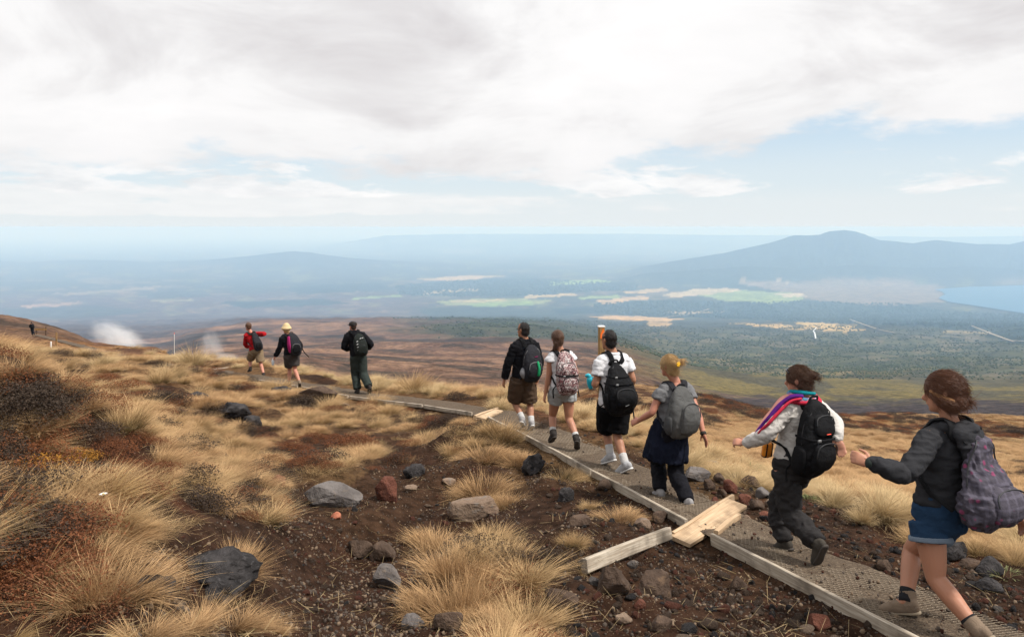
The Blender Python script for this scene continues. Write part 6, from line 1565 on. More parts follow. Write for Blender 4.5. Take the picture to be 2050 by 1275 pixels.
        if b.get('tails'):
            p0 = ring_pt(.14, e * width(.14) * .95, .03); p1 = p0 + R * e * .05 * b['tails'] + up * (-.06) + Fw * .02; p2 = p0 + R * e * .06 * b['tails'] - up * (.06 + .13 * b['tails'])
            put('loose_strap', *tube([p0, p1, p2], [[.010, .003]] * 3, R, 8, 4, 3), sm)
    hp = [ring_pt(.97, -.04, .02), ring_pt(1.0, -.035, .03) + up * .035, ring_pt(1.0, .035, .03) + up * .035, ring_pt(.97, .04, .02)]
    put('carry_handle', *tube(hp, [[.004, .011]] * 4, B, 8, 4, 3), sm)
    s['ring_pt'] = ring_pt; s['packput'] = put; s['packbody'] = body; s['outer'] = outer; s['bwidth'] = width
    return root
# ---- colours of skin, hair and cloth
for n_, c_ in (('skin_a', (.385, .190, .118)), ('skin_b', (.42, .205, .135)), ('skin_tan', (.335, .165, .098)), ('skin_pink', (.44, .20, .135))): skin_mat(n_, c_)
for n_, a_, b_ in (('hair_auburn', (.040, .015, .008), (.165, .062, .026)), ('hair_brown', (.034, .015, .009), (.135, .062, .030)), ('hair_blond', (.33, .19, .075), (.62, .42, .20)), ('hair_black', (.008, .006, .006), (.025, .018, .016)), ('hair_dark', (.016, .009, .007), (.05, .026, .018)), ('hair_gold', (.17, .07, .022), (.42, .20, .07))):
    hair_mat(n_, a_, b_); flat_mat(n_ + '_tip', tuple(.5 * (x + y) for x, y in zip(a_, b_)), .45, .4)
flat_mat('eye_white', (.7, .68, .65), .25, .5); flat_mat('eye_dark', (.03, .02, .015), .2, .5); flat_mat('sole_dark', (.05, .042, .036), .8); flat_mat('sole_tan', (.25, .20, .14), .8); flat_mat('sole_white', (.55, .54, .52), .7); flat_mat('lace', (.045, .04, .035), .8)
cloth_mat('hoodie_grey', (.030, .030, .033), .95, 700); cloth_mat('denim', (.018, .042, .085), .9, 900, .35, .3); cloth_mat('denim_cuff', (.14, .175, .22), .9, 900, .3); cloth_mat('fleece_white', (.54, .51, .475), 1.0, 300, .12, .4)
cloth_mat('trouser_charcoal', (.028, .026, .026), .9); cloth_mat('trouser_black', (.010, .010, .013), .9); cloth_mat('navy', (.008, .010, .020), .9); cloth_mat('tee_grey', (.15, .15, .155), .95); cloth_mat('tee_white', (.58, .575, .59), .95, 900, .05, .2)
cloth_mat('short_black', (.007, .007, .008), .9); cloth_mat('short_grey', (.30, .31, .31), .95); cloth_mat('short_brown', (.070, .045, .030), .95); cloth_mat('jacket_black', (.008, .008, .010), .9); cloth_mat('trouser_green', (.030, .038, .034), .95); cloth_mat('short_charcoal', (.055, .048, .045), .95)
cloth_mat('jersey_red', (.33, .010, .014), .9); cloth_mat('short_khaki', (.20, .145, .09), .95); cloth_mat('sock_white', (.45, .44, .43), .95); cloth_mat('sock_dark', (.02, .02, .022), .95)
cloth_mat('boot_brown', (.19, .14, .10), .85, 200, .4); cloth_mat('boot_dark', (.032, .028, .026), .85, 200); cloth_mat('trainer_white', (.34, .34, .35), .7, 120, .4); cloth_mat('trainer_grey', (.26, .25, .25), .7, 120, .4); cloth_mat('boot_olive', (.055, .048, .040), .85)
cloth_mat('pack_black', (.009, .009, .010), .75, 500, .3, .3); cloth_mat('pack_grey', (.085, .085, .083), .85, 500); cloth_mat('pack_grey_dark', (.055, .055, .056), .85, 500); cloth_mat('pack_charcoal', (.022, .022, .026), .8, 500); cloth_mat('pack_magenta', (.30, .018, .11), .8, 500); cloth_mat('strap_black', (.010, .010, .011), .8, 400); cloth_mat('pack_greenblack', (.016, .019, .017), .8, 500); cloth_mat('pouch_grey', (.20, .20, .21), .85)
flat_mat('zip_dark', (.02, .02, .022), .5); flat_mat('zip_grey', (.16, .16, .16), .5, .4, .3); flat_mat('teal_plastic', (.01, .34, .44), .35, .5); flat_mat('green_cloth', (.005, .22, .085), .8); flat_mat('straw', (.50, .38, .21), .85, .2, 0, .2, 200); flat_mat('hat_band', (.03, .025, .02), .8); flat_mat('cap_black', (.015, .012, .011), .9); flat_mat('yellow_plastic', (.75, .42, .02), .4); flat_mat('clear_bottle', (.6, .65, .7), .15, .6); flat_mat('watch_white', (.7, .7, .7), .4); flat_mat('orange_plastic', (.75, .25, .02), .5); flat_mat('grey_patch', (.42, .42, .42), .6); flat_mat('glass_black', (.012, .012, .014), .15, .6)
def print_mat(name, cols, scale, rough=.85, warp=1.2):
    m, nt, bs, out = mat_new(name); set_bs(bs, rough, .2); co = objco(nt)
    n1 = noise_n(nt, co, scale, 3, .6, warp); st = [(i / len(cols), c) for i, c in enumerate(cols)]
    vor = nt.nodes.new('ShaderNodeTexVoronoi'); vor.inputs['Scale'].default_value = scale * 2.2; nt.links.new(co, vor.inputs['Vector'])
    sc = nt.nodes.new('ShaderNodeSeparateColor'); nt.links.new(vor.outputs['Color'], sc.inputs[0])
    f = math_n(nt, 'FRACT', math_n(nt, 'ADD', math_n(nt, 'MULTIPLY', n1, 2.6), math_n(nt, 'MULTIPLY', sc.outputs[0], .55)))
    c = ramp_n(nt, f, st, 'CONSTANT'); nt.links.new(mix_n(nt, math_n(nt, 'MULTIPLY', noise_n(nt, co, 500, 2), .35), c, (.02, .02, .02)), bs.inputs['Base Color'])
    bump_n(nt, bs, noise_n(nt, co, 14, 5, .6, .8), .3, .03); return m
print_mat('pack_camo', [(.55, .46, .44), (.30, .12, .13), (.02, .014, .016), (.45, .30, .29), (.10, .035, .045), (.62, .55, .53), (.028, .02, .022)], 11)
def plaid_mat(name):
    m, nt, bs, out = mat_new(name); set_bs(bs, .9, .15); co = objco(nt)
    base = mix_n(nt, noise_n(nt, co, 26, 4, .6), (.030, .026, .037), (.080, .072, .088))
    sp = nt.nodes.new('ShaderNodeSeparateXYZ'); nt.links.new(co, sp.inputs[0])
    for ax, sc in ((sp.outputs[0], 52.0), (sp.outputs[2], 58.0)):
        w = smooth_n(nt, math_n(nt, 'SINE', math_n(nt, 'MULTIPLY', ax, sc * 2)), .55, .9); base = mix_n(nt, math_n(nt, 'MULTIPLY', w, .45), base, (.105, .095, .125))
    vor = nt.nodes.new('ShaderNodeTexVoronoi'); vor.inputs['Scale'].default_value = 19; nt.links.new(co, vor.inputs['Vector'])
    sc = nt.nodes.new('ShaderNodeSeparateColor'); nt.links.new(vor.outputs['Color'], sc.inputs[0])
    dot = math_n(nt, 'MULTIPLY', math_n(nt, 'SUBTRACT', 1.0, smooth_n(nt, vor.outputs['Distance'], .20, .36)), smooth_n(nt, sc.outputs[1], .42, .55))
    base = mix_n(nt, math_n(nt, 'MULTIPLY', dot, .8), base, (.22, .04, .10)); nt.links.new(base, bs.inputs['Base Color'])
    bump_n(nt, bs, noise_n(nt, co, 12, 5, .6, .9), .5, .03); return m
plaid_mat('pack_plaid')
def scarf_mat(name):
    m, nt, bs, out = mat_new(name); set_bs(bs, .9, .2); co = objco(nt)
    n1 = noise_n(nt, co, 4.5, 3, .55, 1.4); f = math_n(nt, 'FRACT', math_n(nt, 'MULTIPLY', n1, 3.2))
    c = ramp_n(nt, f, [(0, (.42, .02, .05)), (.16, (.60, .30, .26)), (.28, (.62, .06, .05)), (.42, (.55, .48, .42)), (.54, (.16, .03, .24)), (.68, (.02, .26, .30)), (.80, (.55, .09, .14)), (.92, (.35, .03, .22))]); nt.links.new(c, bs.inputs['Base Color'])
    bump_n(nt, bs, noise_n(nt, co, 30, 4, .6, .6), .5, .02); return m
scarf_mat('scarf_multi')
cloth_mat('scarf_purple', (.085, .015, .16), .9); cloth_mat('scarf_red', (.50, .03, .06), .9); cloth_mat('scarf_teal', (.01, .23, .27), .9); cloth_mat('scarf_pink', (.58, .26, .22), .9)

# ---- nearest walker: grey hoodie, denim shorts, patterned sagging backpack
A = make_person(dict(d=4.55, yaw=24, vox=.0062, skin='skin_a', label='young person in grey hoodie and denim shorts, nearest the camera', hair='hair_auburn', hairstyle='bun', hyaw=52, htilt=6, hk=1.02,
    head=(1888, 786, .02), neck=(1901, 850, 0), pelvis=(1879, 1028, 0), armL=[(1812, 950, -.20), (1744, 928, -.20), (1714, 916, -.17)], armR=[(1985, 958, -.02), (2032, 1022, -.08), (2050, 1056, -.10)],
    legL=[(1874, 1158, -.12), (1957, 1262, -.33), (1925, 1306, -.20)], legR=[(1826, 1102, .28), (1814, 1203, .10), (1750, 1222, .24)], tiptoeL=True, curlL=.95, thumbL=(.2, .3, .9), curlR=.5, legk=1.03,
    bun=[(-.045, -.075, -.045, .045), (0, -.085, -.03, .05), (-.065, -.045, -.07, .036)], tail=[[(-.074, .052, .015, .016), (-.086, .012, -.015, .022), (-.080, -.035, -.045, .026), (-.06, -.075, -.07, .03)], [(-.075, .045, .0, .012), (-.088, .02, -.04, .018), (-.078, -.03, -.075, .022)]],
    top=dict(name='hoodie', mat='hoodie_grey', hem=.13, sleeve=1.93, sgrow=.013, sflare=.004, grow=.014, hood=True, cuff=True, wr=1.5), bottom=dict(name='shorts', mat='denim', len=.34, grow=.014, flare=.012, waist=.22, cuff='denim_cuff', wr=.7), shoe=dict(mat='boot_brown', sole='sole_tan', high=.06), sock='sock_dark', sockh=.075, strands=2200))
A['put']('hair_band', *tube([A['H'](-.078, .055, .022), A['H'](-.088, .01, -.008), A['H'](-.082, -.05, -.035), A['H'](-.05, -.10, -.05)], [.011, .016, .018, .014], A['hu'], 8, 4), 'hair_gold')
for nm_, k_ in (('wrist_band', .06),):
    W_, E_ = A['arm'][-1][2], A['arm'][-1][1]; A['put'](nm_, *tube([W_ + (W_ - E_) * .06, W_ + (W_ - E_) * .10], [.030, .030], A['R'], 12, 3), 'trouser_green')
make_pack(A, dict(label='patterned purple grey backpack with pink dots sagging on the nearest walker', t0=.10, h=.47, off=.165, shift=.03, lean=-.10, mat='pack_plaid', strap='strap_black', zip='zip_dark', sat=.93, sw=.032, noise=.022, sq=2.6,
    prof=[(0, .15, .085, .0), (.05, .190, .10, .0), (.16, .212, .112, .005), (.32, .195, .10, .005), (.55, .145, .075, .005), (.78, .102, .055, .0), (.93, .082, .045, -.005), (1.0, .055, .028, -.01)], pockets=[(.06, .42, .135, .045, 'pack_plaid', .02)], tails=0))

# ---- walker with scarf
B = make_person(dict(d=6.05, yaw=26, vox=.0072, skin='skin_b', label='person in white fleece with a bright scarf and arms spread, second nearest', hair='hair_brown', hairstyle='bun', hyaw=48, htilt=4, hk=.93,
    head=(1597, 761, .02), neck=(1607, 799, 0), pelvis=(1588, 930, 0), armL=[(1536, 870, -.12), (1494, 888, .06), (1474, 884, .10)], armR=[(1672, 846, -.12), (1676, 876, -.26), (1683, 897, -.29)], thumbR=(-.6, .3, -.2), curlR=.25, curlL=.9,
    legL=[(1583, 1028, -.10), (1637, 1088, -.38), (1618, 1140, -.26)], legR=[(1556, 1014, .22), (1571, 1083, .08), (1546, 1102, .22)], tiptoeL=True,
    bun=[(.02, -.100, .050, .046), (.035, -.125, .045, .036), (.0, -.095, .01, .038)], tail=[[(.035, -.13, .05, .022), (.045, -.15, .02, .014)]],
    top=dict(name='fleece_jacket', mat='fleece_white', hem=.10, sleeve=1.95, sgrow=.015, sflare=.002, grow=.016, collar=True, cuff=True, wr=1.2), bottom=dict(name='trousers', mat='trouser_charcoal', len=1.97, grow=.011, flare=.018, waist=.2, wr=1.9), shoe=dict(mat='boot_olive', high=.05), strands=1500))
T, R, Fw, up, put, H = B['T'], B['R'], B['Fw'], B['up'], B['put'], B['H']
nk = T(1.04) + Fw * .005
sc_parts = [tube([nk + R * .098 * math.cos(a) + Fw * .09 * math.sin(a) + up * (.012 * math.sin(a + ph) + zo) for a in np.linspace(ph, ph + 6.0, 15)], [[.027, .031]] * 15, up, 10, 3) for ph, zo in ((0, .0), (1.3, -.028))]
v_, f_, n_ = union(sc_parts, .008, 1); v_ = v_ + n_ * (fbm(v_ * 40, 3, 3) * .007)[:, None]; scf = put('scarf', v_, f_, 'scarf_multi')
put('teal_fold', *tube([nk + R * -.075 + Fw * .055 + up * .035, nk + R * -.06 - Fw * .05 + up * .05, nk + R * .03 - Fw * .09 + up * .045], [[.016, .024], [.018, .026], [.010, .016]], up, 10, 4), 'scarf_teal', scf)
sL = B['arm'][-1][0]
def px(*q): return [P(u, v, 6.05 + dd_) for u, v, dd_ in q]
put('tail', *tube(px((1606, 793, -.12), (1586, 794, -.10), (1565, 807, -.08), (1543, 832, -.08), (1527, 850, -.06), (1514, 868, -.05), (1517, 882, -.05)), [[.016, .026], [.018, .028], [.016, .030], [.016, .028], [.014, .024], [.012, .020], [.006, .010]], up, 10, 4), 'scarf_purple', scf)
put('tail', *tube(px((1586, 790, .0), (1566, 800, .0), (1547, 824, .0), (1529, 845, .0), (1511, 868, .0)), [[.016, .030], [.020, .040], [.020, .044], [.018, .036], [.008, .014]], up, 10, 4), 'scarf_pink', scf)
put('tail', *tube(px((1604, 798, -.16), (1582, 804, -.14), (1558, 826, -.14), (1538, 848, -.14), (1520, 868, -.10), (1528, 886, -.12)), [[.010, .016], [.011, .018], [.011, .018], [.012, .020], [.012, .018], [.005, .008]], up, 10, 4), 'scarf_red', scf)
put('tail', *tube([nk + R * .10 - Fw * .02 + up * .01, nk + R * .05 - Fw * .115 - up * .015, nk - R * .05 - Fw * .10 - up * .02, sL + up * .065 - Fw * .02], [[.018, .026], [.020, .030], [.018, .028], [.012, .02]], up, 10, 4), 'scarf_red', scf)
put('sunglasses', *tube([H(-.078, .045, .07), H(-.05, .078, .085), H(0, .09, .09), H(.05, .078, .085), H(.078, .045, .07)], [[.006, .012]] * 5, H(0, 1, 0) - H(0, 0, 0), 8, 4), 'glass_black')
cp_ = P(1536, 900, 6.15); cam_ = empty('pouch', cp_); tag(cam_, 'small orange and black pouch hanging at the waist of the scarf walker', 'pouch')
obj('case', mesh_np('case', *(lambda q: (q[0] - cp_, q[1]))(tube([cp_ - up * .045, cp_ + up * .045], [[.045, .025]] * 2, R, 14, 4, 3.5)), MATS['orange_plastic']), cam_)
for o_ in (-.028, .03): obj('band', mesh_np('band', *(lambda q: (q[0] - cp_, q[1]))(tube([cp_ - up * .05 + R * o_, cp_ + up * .05 + R * o_], [[.008, .028]] * 2, R, 10, 4, 3.5)), MATS['strap_black']), cam_)
make_pack(B, dict(label='large black backpack worn over the white fleece', t0=.04, h=.54, off=.12, shift=-.05, mat='pack_black', strap='strap_black', zip='zip_dark', sat=.93, sw=.036, side='pack_black',
    prof=[(0, .11, .07, 0), (.06, .135, .08, 0), (.25, .152, .10, 0), (.5, .152, .098, 0), (.72, .135, .08, 0), (.9, .105, .062, 0), (1, .06, .035, 0)], bands=(.54,), pockets=[(.08, .5, .115, .04, 'pack_black'), (.58, .86, .10, .03, 'pack_black')], tails=.6))
B['packput']('badge', *tube([B['ring_pt'](.62, -.012, B['outer'](.62) + .034), B['ring_pt'](.62, .028, B['outer'](.62) + .034)], [[.003, .005]] * 2, up, 8, 3), 'red_paint', B['packbody'])

# ---- blonde walker
Cc = make_person(dict(d=7.85, yaw=22, vox=.0088, skin='skin_pink', label='blonde person in grey T-shirt and dark trousers with a dark jacket round the waist', hair='hair_blond', hairstyle='bun', hyaw=38, htilt=0, hk=.95, bulk=1.0,
    head=(1339, 733, .02), neck=(1352, 766, 0), pelvis=(1339, 866, 0), armL=[(1305, 826, -.10), (1278, 842, .08), (1264, 846, .14)], armR=[(1398, 830, -.10), (1408, 868, -.20), (1416, 890, -.20)], curlL=.7, curlR=.3,
    legL=[(1318, 926, .25), (1321, 982, .0), (1303, 994, .15)], legR=[(1352, 946, -.05), (1377, 1003, -.32), (1360, 1026, -.20)], tiptoeR=True,
    bun=[(.03, -.09, .055, .045), (.06, -.115, .06, .035), (-.03, -.085, .05, .04)], tail=[[(.06, -.11, .06, .03), (.085, -.14, .075, .02), (.10, -.15, .06, .008)], [(-.02, -.09, .07, .03), (-.01, -.11, .095, .016)]],
    top=dict(mat='tee_grey', hem=.12, sleeve=.42, sgrow=.010, sflare=.014, grow=.014, neckt=.93), bottom=dict(name='trousers', mat='trouser_black', len=1.98, grow=.010, flare=.018, waist=.25, wr=1.3), shoe=dict(mat='trainer_grey', sole='sole_tan'), strands=1300))
T, R, Fw, up, put, H = [Cc[q] for q in ('T', 'R', 'Fw', 'up', 'put', 'H')]
v_, f_, n_ = union([tube([T(.24), T(.08), T(-.12), T(-.34), T(-.52)], [[.152, .112], [.188, .14], [.205, .155], [.222, .175], [.235, .185]], R, 30, 4, 2.2, False), tube([T(.2) + R * .16 + Fw * .02, T(.16) + Fw * .14, T(.2) - R * .16 + Fw * .02], [.03, .04, .03], up, 10, 4)], .010, 2)
v_ = v_ + n_ * (np.abs(fbm((v_ - T(0)) * np.array([13, 13, 4]), 3, 6)) * -.05 + .02)[:, None]; put('tied_jacket', v_, f_, 'navy')
hc = put('hair_clip', *ball(H(-.02, -.150, .045), [R, Fw, up], (.020, .012, .018), 2), 'yellow_plastic')
for a in range(5): put('petal', *ball(H(-.02 + .02 * math.cos(a * 1.257), -.155, .045 + .02 * math.sin(a * 1.257)), [R, Fw, up], (.011, .008, .011), 1), 'yellow_plastic', hc)
W_, E_ = Cc['arm'][1][2], Cc['arm'][1][1]; put('bracelet', *tube([W_ + (E_ - W_) * .06, W_ + (E_ - W_) * .0], [.033, .033], R, 12, 3), 'hat_band')
make_pack(Cc, dict(label='grey daypack with rounded front pocket on the blonde walker', t0=.10, h=.45, off=.125, shift=-.02, mat='pack_grey', strap='pack_charcoal', zip='zip_dark', sat=.95, sw=.034, lean=-.05, side='pack_grey_dark',
    prof=[(0, .11, .06, 0), (.06, .145, .085, 0), (.3, .16, .10, 0), (.6, .148, .09, 0), (.85, .115, .06, 0), (1, .07, .03, 0)], pockets=[(.05, .72, .112, .045, 'pack_grey', .035)], tails=.3))

# ---- man in white T-shirt
D = make_person(dict(d=9.05, yaw=20, vox=.0095, male=True, k=1.03, skin='skin_tan', label='dark haired person in white T-shirt and black shorts holding a teal bottle', hair='hair_black', hairstyle='short', hyaw=34,
    head=(1218, 681, .02), neck=(1227, 709, 0), pelvis=(1229, 802, 0), armL=[(1192, 770, -.10), (1189, 768, .16), (1181, 767, .26)], armR=[(1267, 760, .0), (1263, 776, .24), (1257, 774, .32)], curlL=1.0,
    legL=[(1214, 862, .25), (1222, 910, .10), (1203, 928, .26)], legR=[(1235, 872, .02), (1252, 928, -.22), (1226, 952, -.08)],
    top=dict(mat='tee_white', hem=-.08, sleeve=.60, sgrow=.014, sflare=.018, grow=.018, flare=.016, collar=True), bottom=dict(mat='short_black', len=.88, grow=.030, flare=.030, waist=.10), shoe=dict(mat='trainer_white', sole='sole_white'), sock='sock_white', sockh=.12, strands=1100))
put = D['put']; W_, E_ = D['arm'][1][2], D['arm'][1][1]; put('wrist_watch', *tube([W_ + (E_ - W_) * .18, W_ + (E_ - W_) * .06], [.036, .036], D['R'], 12, 3), 'watch_white')
bp_ = P(1181, 764, 9.27); bo = empty('drink_bottle', bp_); tag(bo, 'teal plastic drink bottle held by the man in white T-shirt', 'bottle')
def bpart(name, pts, rad, mat, **kw): v, f = tube([bp_ + np.array(q) for q in pts], rad, (0, 1, 0), 14, 4, **kw); return obj(name, mesh_np(name, v - bp_, f, MATS[mat]), bo)
bpart('bottle_body', [(0.01, 0, -.075), (.0, 0, -.02), (-.004, 0, .03), (-.006, 0, .055)], [.030, .037, .037, .028], 'teal_plastic'); bpart('bottle_cap', [(-.006, 0, .06), (-.02, 0, .078), (-.05, 0, .072)], [.03, .026, .018], 'teal_plastic'); bpart('carry_loop', [(.03, 0, .05), (.06, 0, .055), (.055, 0, .015), (.032, 0, .005)], [.009] * 4, 'teal_plastic')
make_pack(D, dict(label='big black trekking pack with hanging straps on the man in white T-shirt', t0=-.12, h=.54, off=.13, shift=-.05, mat='pack_black', strap='strap_black', zip='zip_dark', sat=.97, sw=.030, lean=-.04, side='pack_black', noise=.008,
    prof=[(0, .12, .07, 0), (.07, .165, .115, 0), (.3, .19, .14, 0), (.55, .17, .12, 0), (.75, .125, .085, 0), (.9, .085, .055, 0), (1, .045, .03, 0)], bands=(.60, .74), pockets=[(.10, .52, .13, .045, 'pack_black')], tails=1.2))
D['packput']('reflector', *tube([D['ring_pt'](.16, -.02, D['outer'](.16) + .045), D['ring_pt'](.19, .02, D['outer'](.19) + .045)], [[.003, .010]] * 2, D['up'], 8, 3), 'grey_patch', D['packbody'])

# ---- girl with patterned pack
E = make_person(dict(d=10.25, yaw=18, vox=.0105, skin='skin_a', label='person in white top and pale shorts with long hair tied to one side', hair='hair_brown', hairstyle='bun', hyaw=14,
    head=(1116, 679, .02), neck=(1122, 703, 0), pelvis=(1126, 778, 0), armL=[(1098, 752, -.05), (1092, 788, -.04), (1088, 806, -.03)], armR=[(1153, 745, .08), (1153, 762, .28), (1150, 766, .35)], shw=.145,
    legL=[(1106, 832, .18), (1107, 868, .02), (1100, 886, .16)], legR=[(1139, 838, .0), (1155, 878, -.22), (1156, 903, -.06)],
    bun=[(0, -.06, -.02, .06)], tail=[[(-.03, -.08, -.04, .04), (-.055, -.06, -.10, .034), (-.065, -.03, -.16, .028), (-.07, -.01, -.20, .014)]],
    top=dict(name='top', mat='tee_white', hem=.05, sleeve=.24, sgrow=.010, sflare=.02, grow=.013), bottom=dict(mat='short_grey', len=.36, grow=.016, flare=.014, waist=.12), shoe=dict(mat='boot_dark', high=.05), sock='sock_white', sockh=.085, strands=300))
make_pack(E, dict(label='pink and black patterned backpack on the walker in pale shorts', t0=.02, h=.50, off=.125, shift=-.01, mat='pack_camo', strap='strap_black', zip='zip_dark', sat=.95, sw=.032,
    prof=[(0, .115, .065, 0), (.05, .142, .09, 0), (.3, .15, .10, 0), (.62, .145, .09, 0), (.88, .11, .06, 0), (1, .065, .03, 0)], pockets=[(.05, .42, .115, .04, 'pack_camo'), (.46, .78, .10, .035, 'pack_camo')], bands=(.44,), tails=.8))

# ---- man in brown shorts
F_ = make_person(dict(d=11.7, yaw=26, vox=.0115, male=True, k=1.0, skin='skin_tan', label='person in black jacket, brown shorts and white socks ahead of the girl in white', hair='hair_black', hairstyle='short', hyaw=46,
    head=(1047, 661, .02), neck=(1051, 681, 0), pelvis=(1047, 754, 0), armL=[(1017, 727, -.08), (1010, 759, -.02), (1007, 773, .0)], armR=[(1081, 724, .04), (1077, 752, .0), (1075, 766, .0)],
    legL=[(1030, 804, .12), (1046, 838, -.10), (1050, 856, .06)], legR=[(1061, 808, .08), (1064, 846, -.10), (1060, 866, .06)],
    top=dict(name='jacket', mat='jacket_black', hem=.0, sleeve=1.92, sgrow=.024, sflare=.0, grow=.022, collar=True), bottom=dict(mat='short_brown', len=.92, grow=.034, flare=.026, waist=.12), shoe=dict(mat='trainer_grey', sole='sole_white'), sock='sock_white', sockh=.10, strands=900))
F_['put']('glasses', *tube([F_['H'](-.072, -.01, .012), F_['H'](-.07, .08, .012), F_['H'](0, .098, .012)], [[.004, .006]] * 3, F_['hu'], 6, 3), 'glass_black')
make_pack(F_, dict(label='charcoal daypack with green bottle pocket on the man in brown shorts', t0=.03, h=.49, off=.13, shift=.03, mat='pack_charcoal', strap='strap_black', zip='zip_grey', sat=.95, sw=.032,
    prof=[(0, .11, .065, 0), (.05, .14, .09, 0), (.3, .155, .10, 0), (.62, .145, .09, 0), (.88, .11, .06, 0), (1, .065, .03, 0)], pockets=[(.06, .55, .115, .035, 'pack_charcoal')], tails=.2))
rp, ot = F_['ring_pt'], F_['outer']
F_['packput']('bottle_sleeve', *tube([rp(.14, .05, ot(.14) + .04), rp(.35, .05, ot(.35) + .045), rp(.56, .035, ot(.56) + .03)], [[.026, .014], [.022, .014], [.018, .010]], F_['R'], 12, 3), 'green_cloth', F_['packbody']); F_['packput']('badge', *tube([rp(.70, .0, ot(.70) + .012), rp(.71, .05, ot(.71) + .012)], [[.003, .007]] * 2, F_['up'], 8, 3), 'pack_magenta', F_['packbody'])
F_['packput']('mesh_pouch', *tube([rp(.06, -.13, .08), rp(.18, -.15, .09), rp(.30, -.14, .08)], [[.03, .045], [.045, .055], [.035, .05]], F_['R'], 14, 4), 'pouch_grey')

# ---- man in cap
G = make_person(dict(d=17.9, yaw=24, vox=.016, male=True, k=1.02, skin='skin_pink', label='person in black cap, black top and dark green trousers, third from the front', hair='hair_dark', hairstyle='buzz', hyaw=46,
    head=(706, 653, .02), neck=(709, 664, 0), pelvis=(717, 711, 0), armL=[(688, 694, -.06), (698, 700, .14), (703, 701, .2)], armR=[(743, 689, .0), (737, 697, .2), (732, 698, .25)],
    legL=[(711, 748, .10), (716, 779, -.05), (712, 787, .12)], legR=[(727, 748, .02), (739, 774, -.25), (738, 785, -.1)], tiptoeR=True,
    top=dict(name='sweater', mat='jacket_black', hem=.02, sleeve=1.9, sgrow=.024, grow=.024, hood=True), bottom=dict(name='trousers', mat='trouser_green', len=1.97, grow=.022, flare=.03, waist=.12), shoe=dict(mat='boot_dark', high=.05)))
cpv = union([ball(G['H'](0, -.01, .045), [G['hr'], G['hf'], G['hu']], (.092, .108, .078)), tube([G['H'](0, .06, .035), G['H'](0, .13, .03), G['H'](0, .165, .02)], [[.07, .012], [.068, .010], [.05, .008]], G['hr'], 14, 3)], .012, 1); G['put']('cap', cpv[0], cpv[1], 'cap_black')
make_pack(G, dict(label='green black daypack with pale laces on the man in black cap', t0=.08, h=.47, off=.13, shift=.05, mat='pack_greenblack', strap='strap_black', zip='zip_dark', prof=[(0, .11, .06, 0), (.06, .15, .085, 0), (.4, .16, .095, 0), (.8, .13, .07, 0), (1, .07, .03, 0)], pockets=[(.06, .5, .11, .03, 'pack_greenblack')]))
rp, ot = G['ring_pt'], G['outer']
for t_, x_ in ((.22, -.10), (.36, -.105), (.50, -.10), (.64, -.09), (.78, .0), (.80, .05)): G['packput']('lace', *tube([rp(t_, x_, ot(t_) + .01), rp(t_ + .03, x_ + .03, ot(t_) + .012)], [.010, .010], G['up'], 6, 3), 'grey_patch', G['packbody'])

# ---- woman in straw hat
Hh_ = make_person(dict(d=19.4, yaw=38, vox=.016, skin='skin_pink', label='person in straw hat, black jacket and dark shorts, second from the front', hair='hair_blond', hairstyle='bun', hyaw=42,
    head=(573, 659, .02), neck=(576, 670, 0), pelvis=(583, 708, 0), armL=[(560, 697, -.06), (551, 714, .0), (547, 721, .03)], armR=[(601, 690, -.04), (600, 704, .12), (597, 708, .18)], bun=[(0, -.06, -.03, .055)], tail=[[(.02, -.08, -.05, .035), (.03, -.08, -.12, .02)]],
    legL=[(580, 739, .16), (579, 766, .04), (573, 773, .2)], legR=[(590, 740, .0), (600, 765, -.2), (600, 776, -.06)],
    top=dict(name='jacket', mat='jacket_black', hem=.0, sleeve=1.92, sgrow=.022, grow=.022, collar=True), bottom=dict(mat='short_charcoal', len=.75, grow=.03, flare=.024, waist=.12), shoe=dict(mat='boot_brown', high=.05)))
hh = [Hh_[q] for q in ('hr', 'hf', 'hu')]; Hq = Hh_['H']
hv_ = union([tube([Hq(0, -.01, .035), Hq(0, -.01, .08), Hq(0, -.012, .125)], [[.096, .112], [.092, .106], [.074, .084]], hh[0], 20, 4, 2.3), tube([Hq(0, -.01, .030), Hq(0, -.01, .042)], [[.135, .145], [.125, .135]], hh[0], 24, 2)], .012, 1); hat = Hh_['put']('straw_hat', hv_[0], hv_[1], 'straw')
Hh_['put']('hat_band', *tube([Hq(0, -.01, .048), Hq(0, -.01, .064)], [[.108, .12], [.107, .119]], hh[0], 24, 2, 2, False), 'hat_band', hat)
make_pack(Hh_, dict(label='black and magenta backpack on the walker in straw hat', t0=.0, h=.52, off=.13, shift=.04, mat='pack_charcoal', strap='strap_black', zip='zip_grey', prof=[(0, .11, .07, 0), (.06, .15, .095, 0), (.4, .16, .11, 0), (.8, .13, .08, 0), (1, .07, .03, 0)], pockets=[(.06, .5, .11, .03, 'pack_black')]))
rp, ot, pp = Hh_['ring_pt'], Hh_['outer'], Hh_['packput']
pp('side_panel', *tube([rp(.12, -.13, .10), rp(.45, -.14, .11), rp(.85, -.11, .09)], [[.04, .07], [.042, .08], [.03, .055]], Hh_['R'], 14, 4), 'pack_magenta', Hh_['packbody']); pp('trekking_pole', *tube([rp(.55, .15, .12), rp(.1, .19, .15), rp(-.22, .30, .16)], [.014, .013, .010], Hh_['R'], 8, 4), 'strap_black')
bb = P(546.5, 724, 19.44); wb_ = empty('water_bottle', bb); tag(wb_, 'small clear bottle hanging in the hand of the straw hat walker', 'bottle')
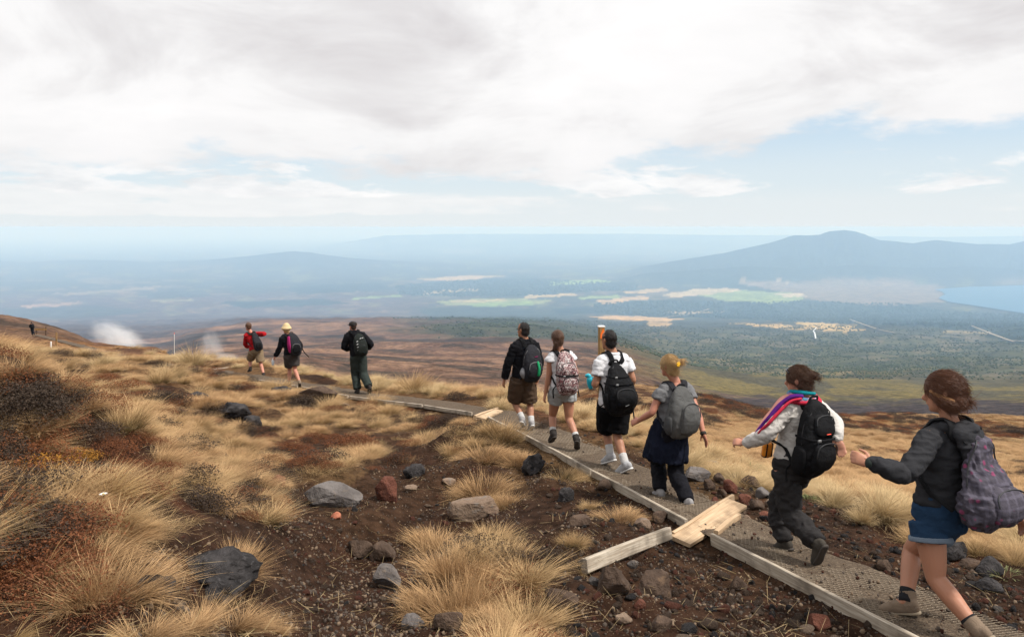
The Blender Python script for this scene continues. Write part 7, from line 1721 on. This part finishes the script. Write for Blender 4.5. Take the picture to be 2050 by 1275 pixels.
v, f = tube([bb - [0, 0, .08], bb + [0, 0, .02], bb + [0, 0, .055]], [.034, .036, .016], (1, 0, 0), 12, 4); obj('bottle_body', mesh_np('bottle_body', v - bb, f, MATS['clear_bottle']), wb_); v, f = tube([bb + [0, 0, .055], bb + [0, 0, .08]], [.018, .018], (1, 0, 0), 10, 2); obj('bottle_cap', mesh_np('bottle_cap', v - bb, f, MATS['white_paint']), wb_)

# ---- walker in red
I_ = make_person(dict(d=22.6, yaw=36, vox=.017, skin='skin_pink', label='person in red top and khaki shorts with one elbow raised, leading the group', hair='hair_brown', hairstyle='bun', hyaw=56, htilt=10,
    head=(497, 654, .02), neck=(502, 665, 0), pelvis=(512, 701, 0), armL=[(491, 690, .04), (497, 695, .22), (500, 695, .3)], armR=[(530, 668, -.08), (521, 671, .10), (517, 672, .18)], bun=[(0, -.05, .03, .07), (-.03, -.02, .06, .06), (.03, -.03, .055, .06)],
    legL=[(501, 720, .22), (501, 738, .0), (494, 746, .18)], legR=[(522, 728, .0), (528, 750, -.2), (525, 758, -.04)],
    top=dict(name='jersey', mat='jersey_red', hem=.05, sleeve=1.9, sgrow=.020, grow=.018), bottom=dict(mat='short_khaki', len=.85, grow=.034, flare=.026, waist=.12), shoe=dict(mat='boot_dark', high=.06)))
make_pack(I_, dict(label='slim dark backpack on the walker in red', t0=.02, h=.52, off=.115, shift=.05, mat='pack_charcoal', strap='pack_greenblack', zip='zip_dark', sw=.036, prof=[(0, .09, .05, 0), (.08, .125, .085, 0), (.35, .13, .09, 0), (.7, .10, .06, 0), (1, .06, .025, 0)], pockets=[(.08, .45, .09, .025, 'pack_black')]))

# ---- far figure on the spur
J = make_person(dict(d=92, yaw=60, vox=.03, male=True, skin='skin_tan', label='tiny dark figure on the track far up the spur', hair='hair_black', hairstyle='bun', bun=[(0, -.05, .0, .07)], hyaw=60,
    head=(63, 646.2, 0), neck=(63.3, 648.6, 0), pelvis=(64.3, 657.5, 0), armL=[(59.5, 653, -.1), (61, 656.6, .1), (62, 657, .2)], armR=[(67.5, 653, .1), (68, 656.5, .2), (68.6, 657.5, .3)],
    legL=[(64, 664, .1), (65, 670, -.1), (63.4, 671.4, .1)], legR=[(66.5, 664, -.1), (69, 669, -.2), (67.6, 670.6, 0)], top=dict(name='jacket', mat='jacket_black', hem=0, sleeve=1.9, sgrow=.03, grow=.035), bottom=dict(name='trousers', mat='trouser_black', len=1.9, grow=.02, flare=.02), shoe=dict(mat='boot_dark')))
make_pack(J, dict(label='black backpack on the tiny far figure', t0=.05, h=.5, off=.12, mat='pack_black', strap='strap_black', prof=[(0, .12, .07, 0), (.1, .16, .1, 0), (.6, .15, .1, 0), (1, .08, .04, 0)]))
for nm_, S_ in (('A', A), ('B', B), ('C', Cc), ('D', D), ('E', E), ('F', F_), ('G', G), ('H', Hh_), ('I', I_), ('J', J)):
    rr = []
    for e in (-1, 1):
        a = S_['arm'][e]; l = S_['leg'][e]; t3 = l[3]; rr.append('arm %.2f %.2f leg %.2f %.2f toe-ground %.3f' % (np.linalg.norm(a[1]-a[0]), np.linalg.norm(a[2]-a[1]), np.linalg.norm(l[1]-l[0]), np.linalg.norm(l[2]-l[1]), t3[2] - gz(t3[0], t3[1])))
    print('FIG', nm_, 'torso %.2f' % S_['TL'], rr)
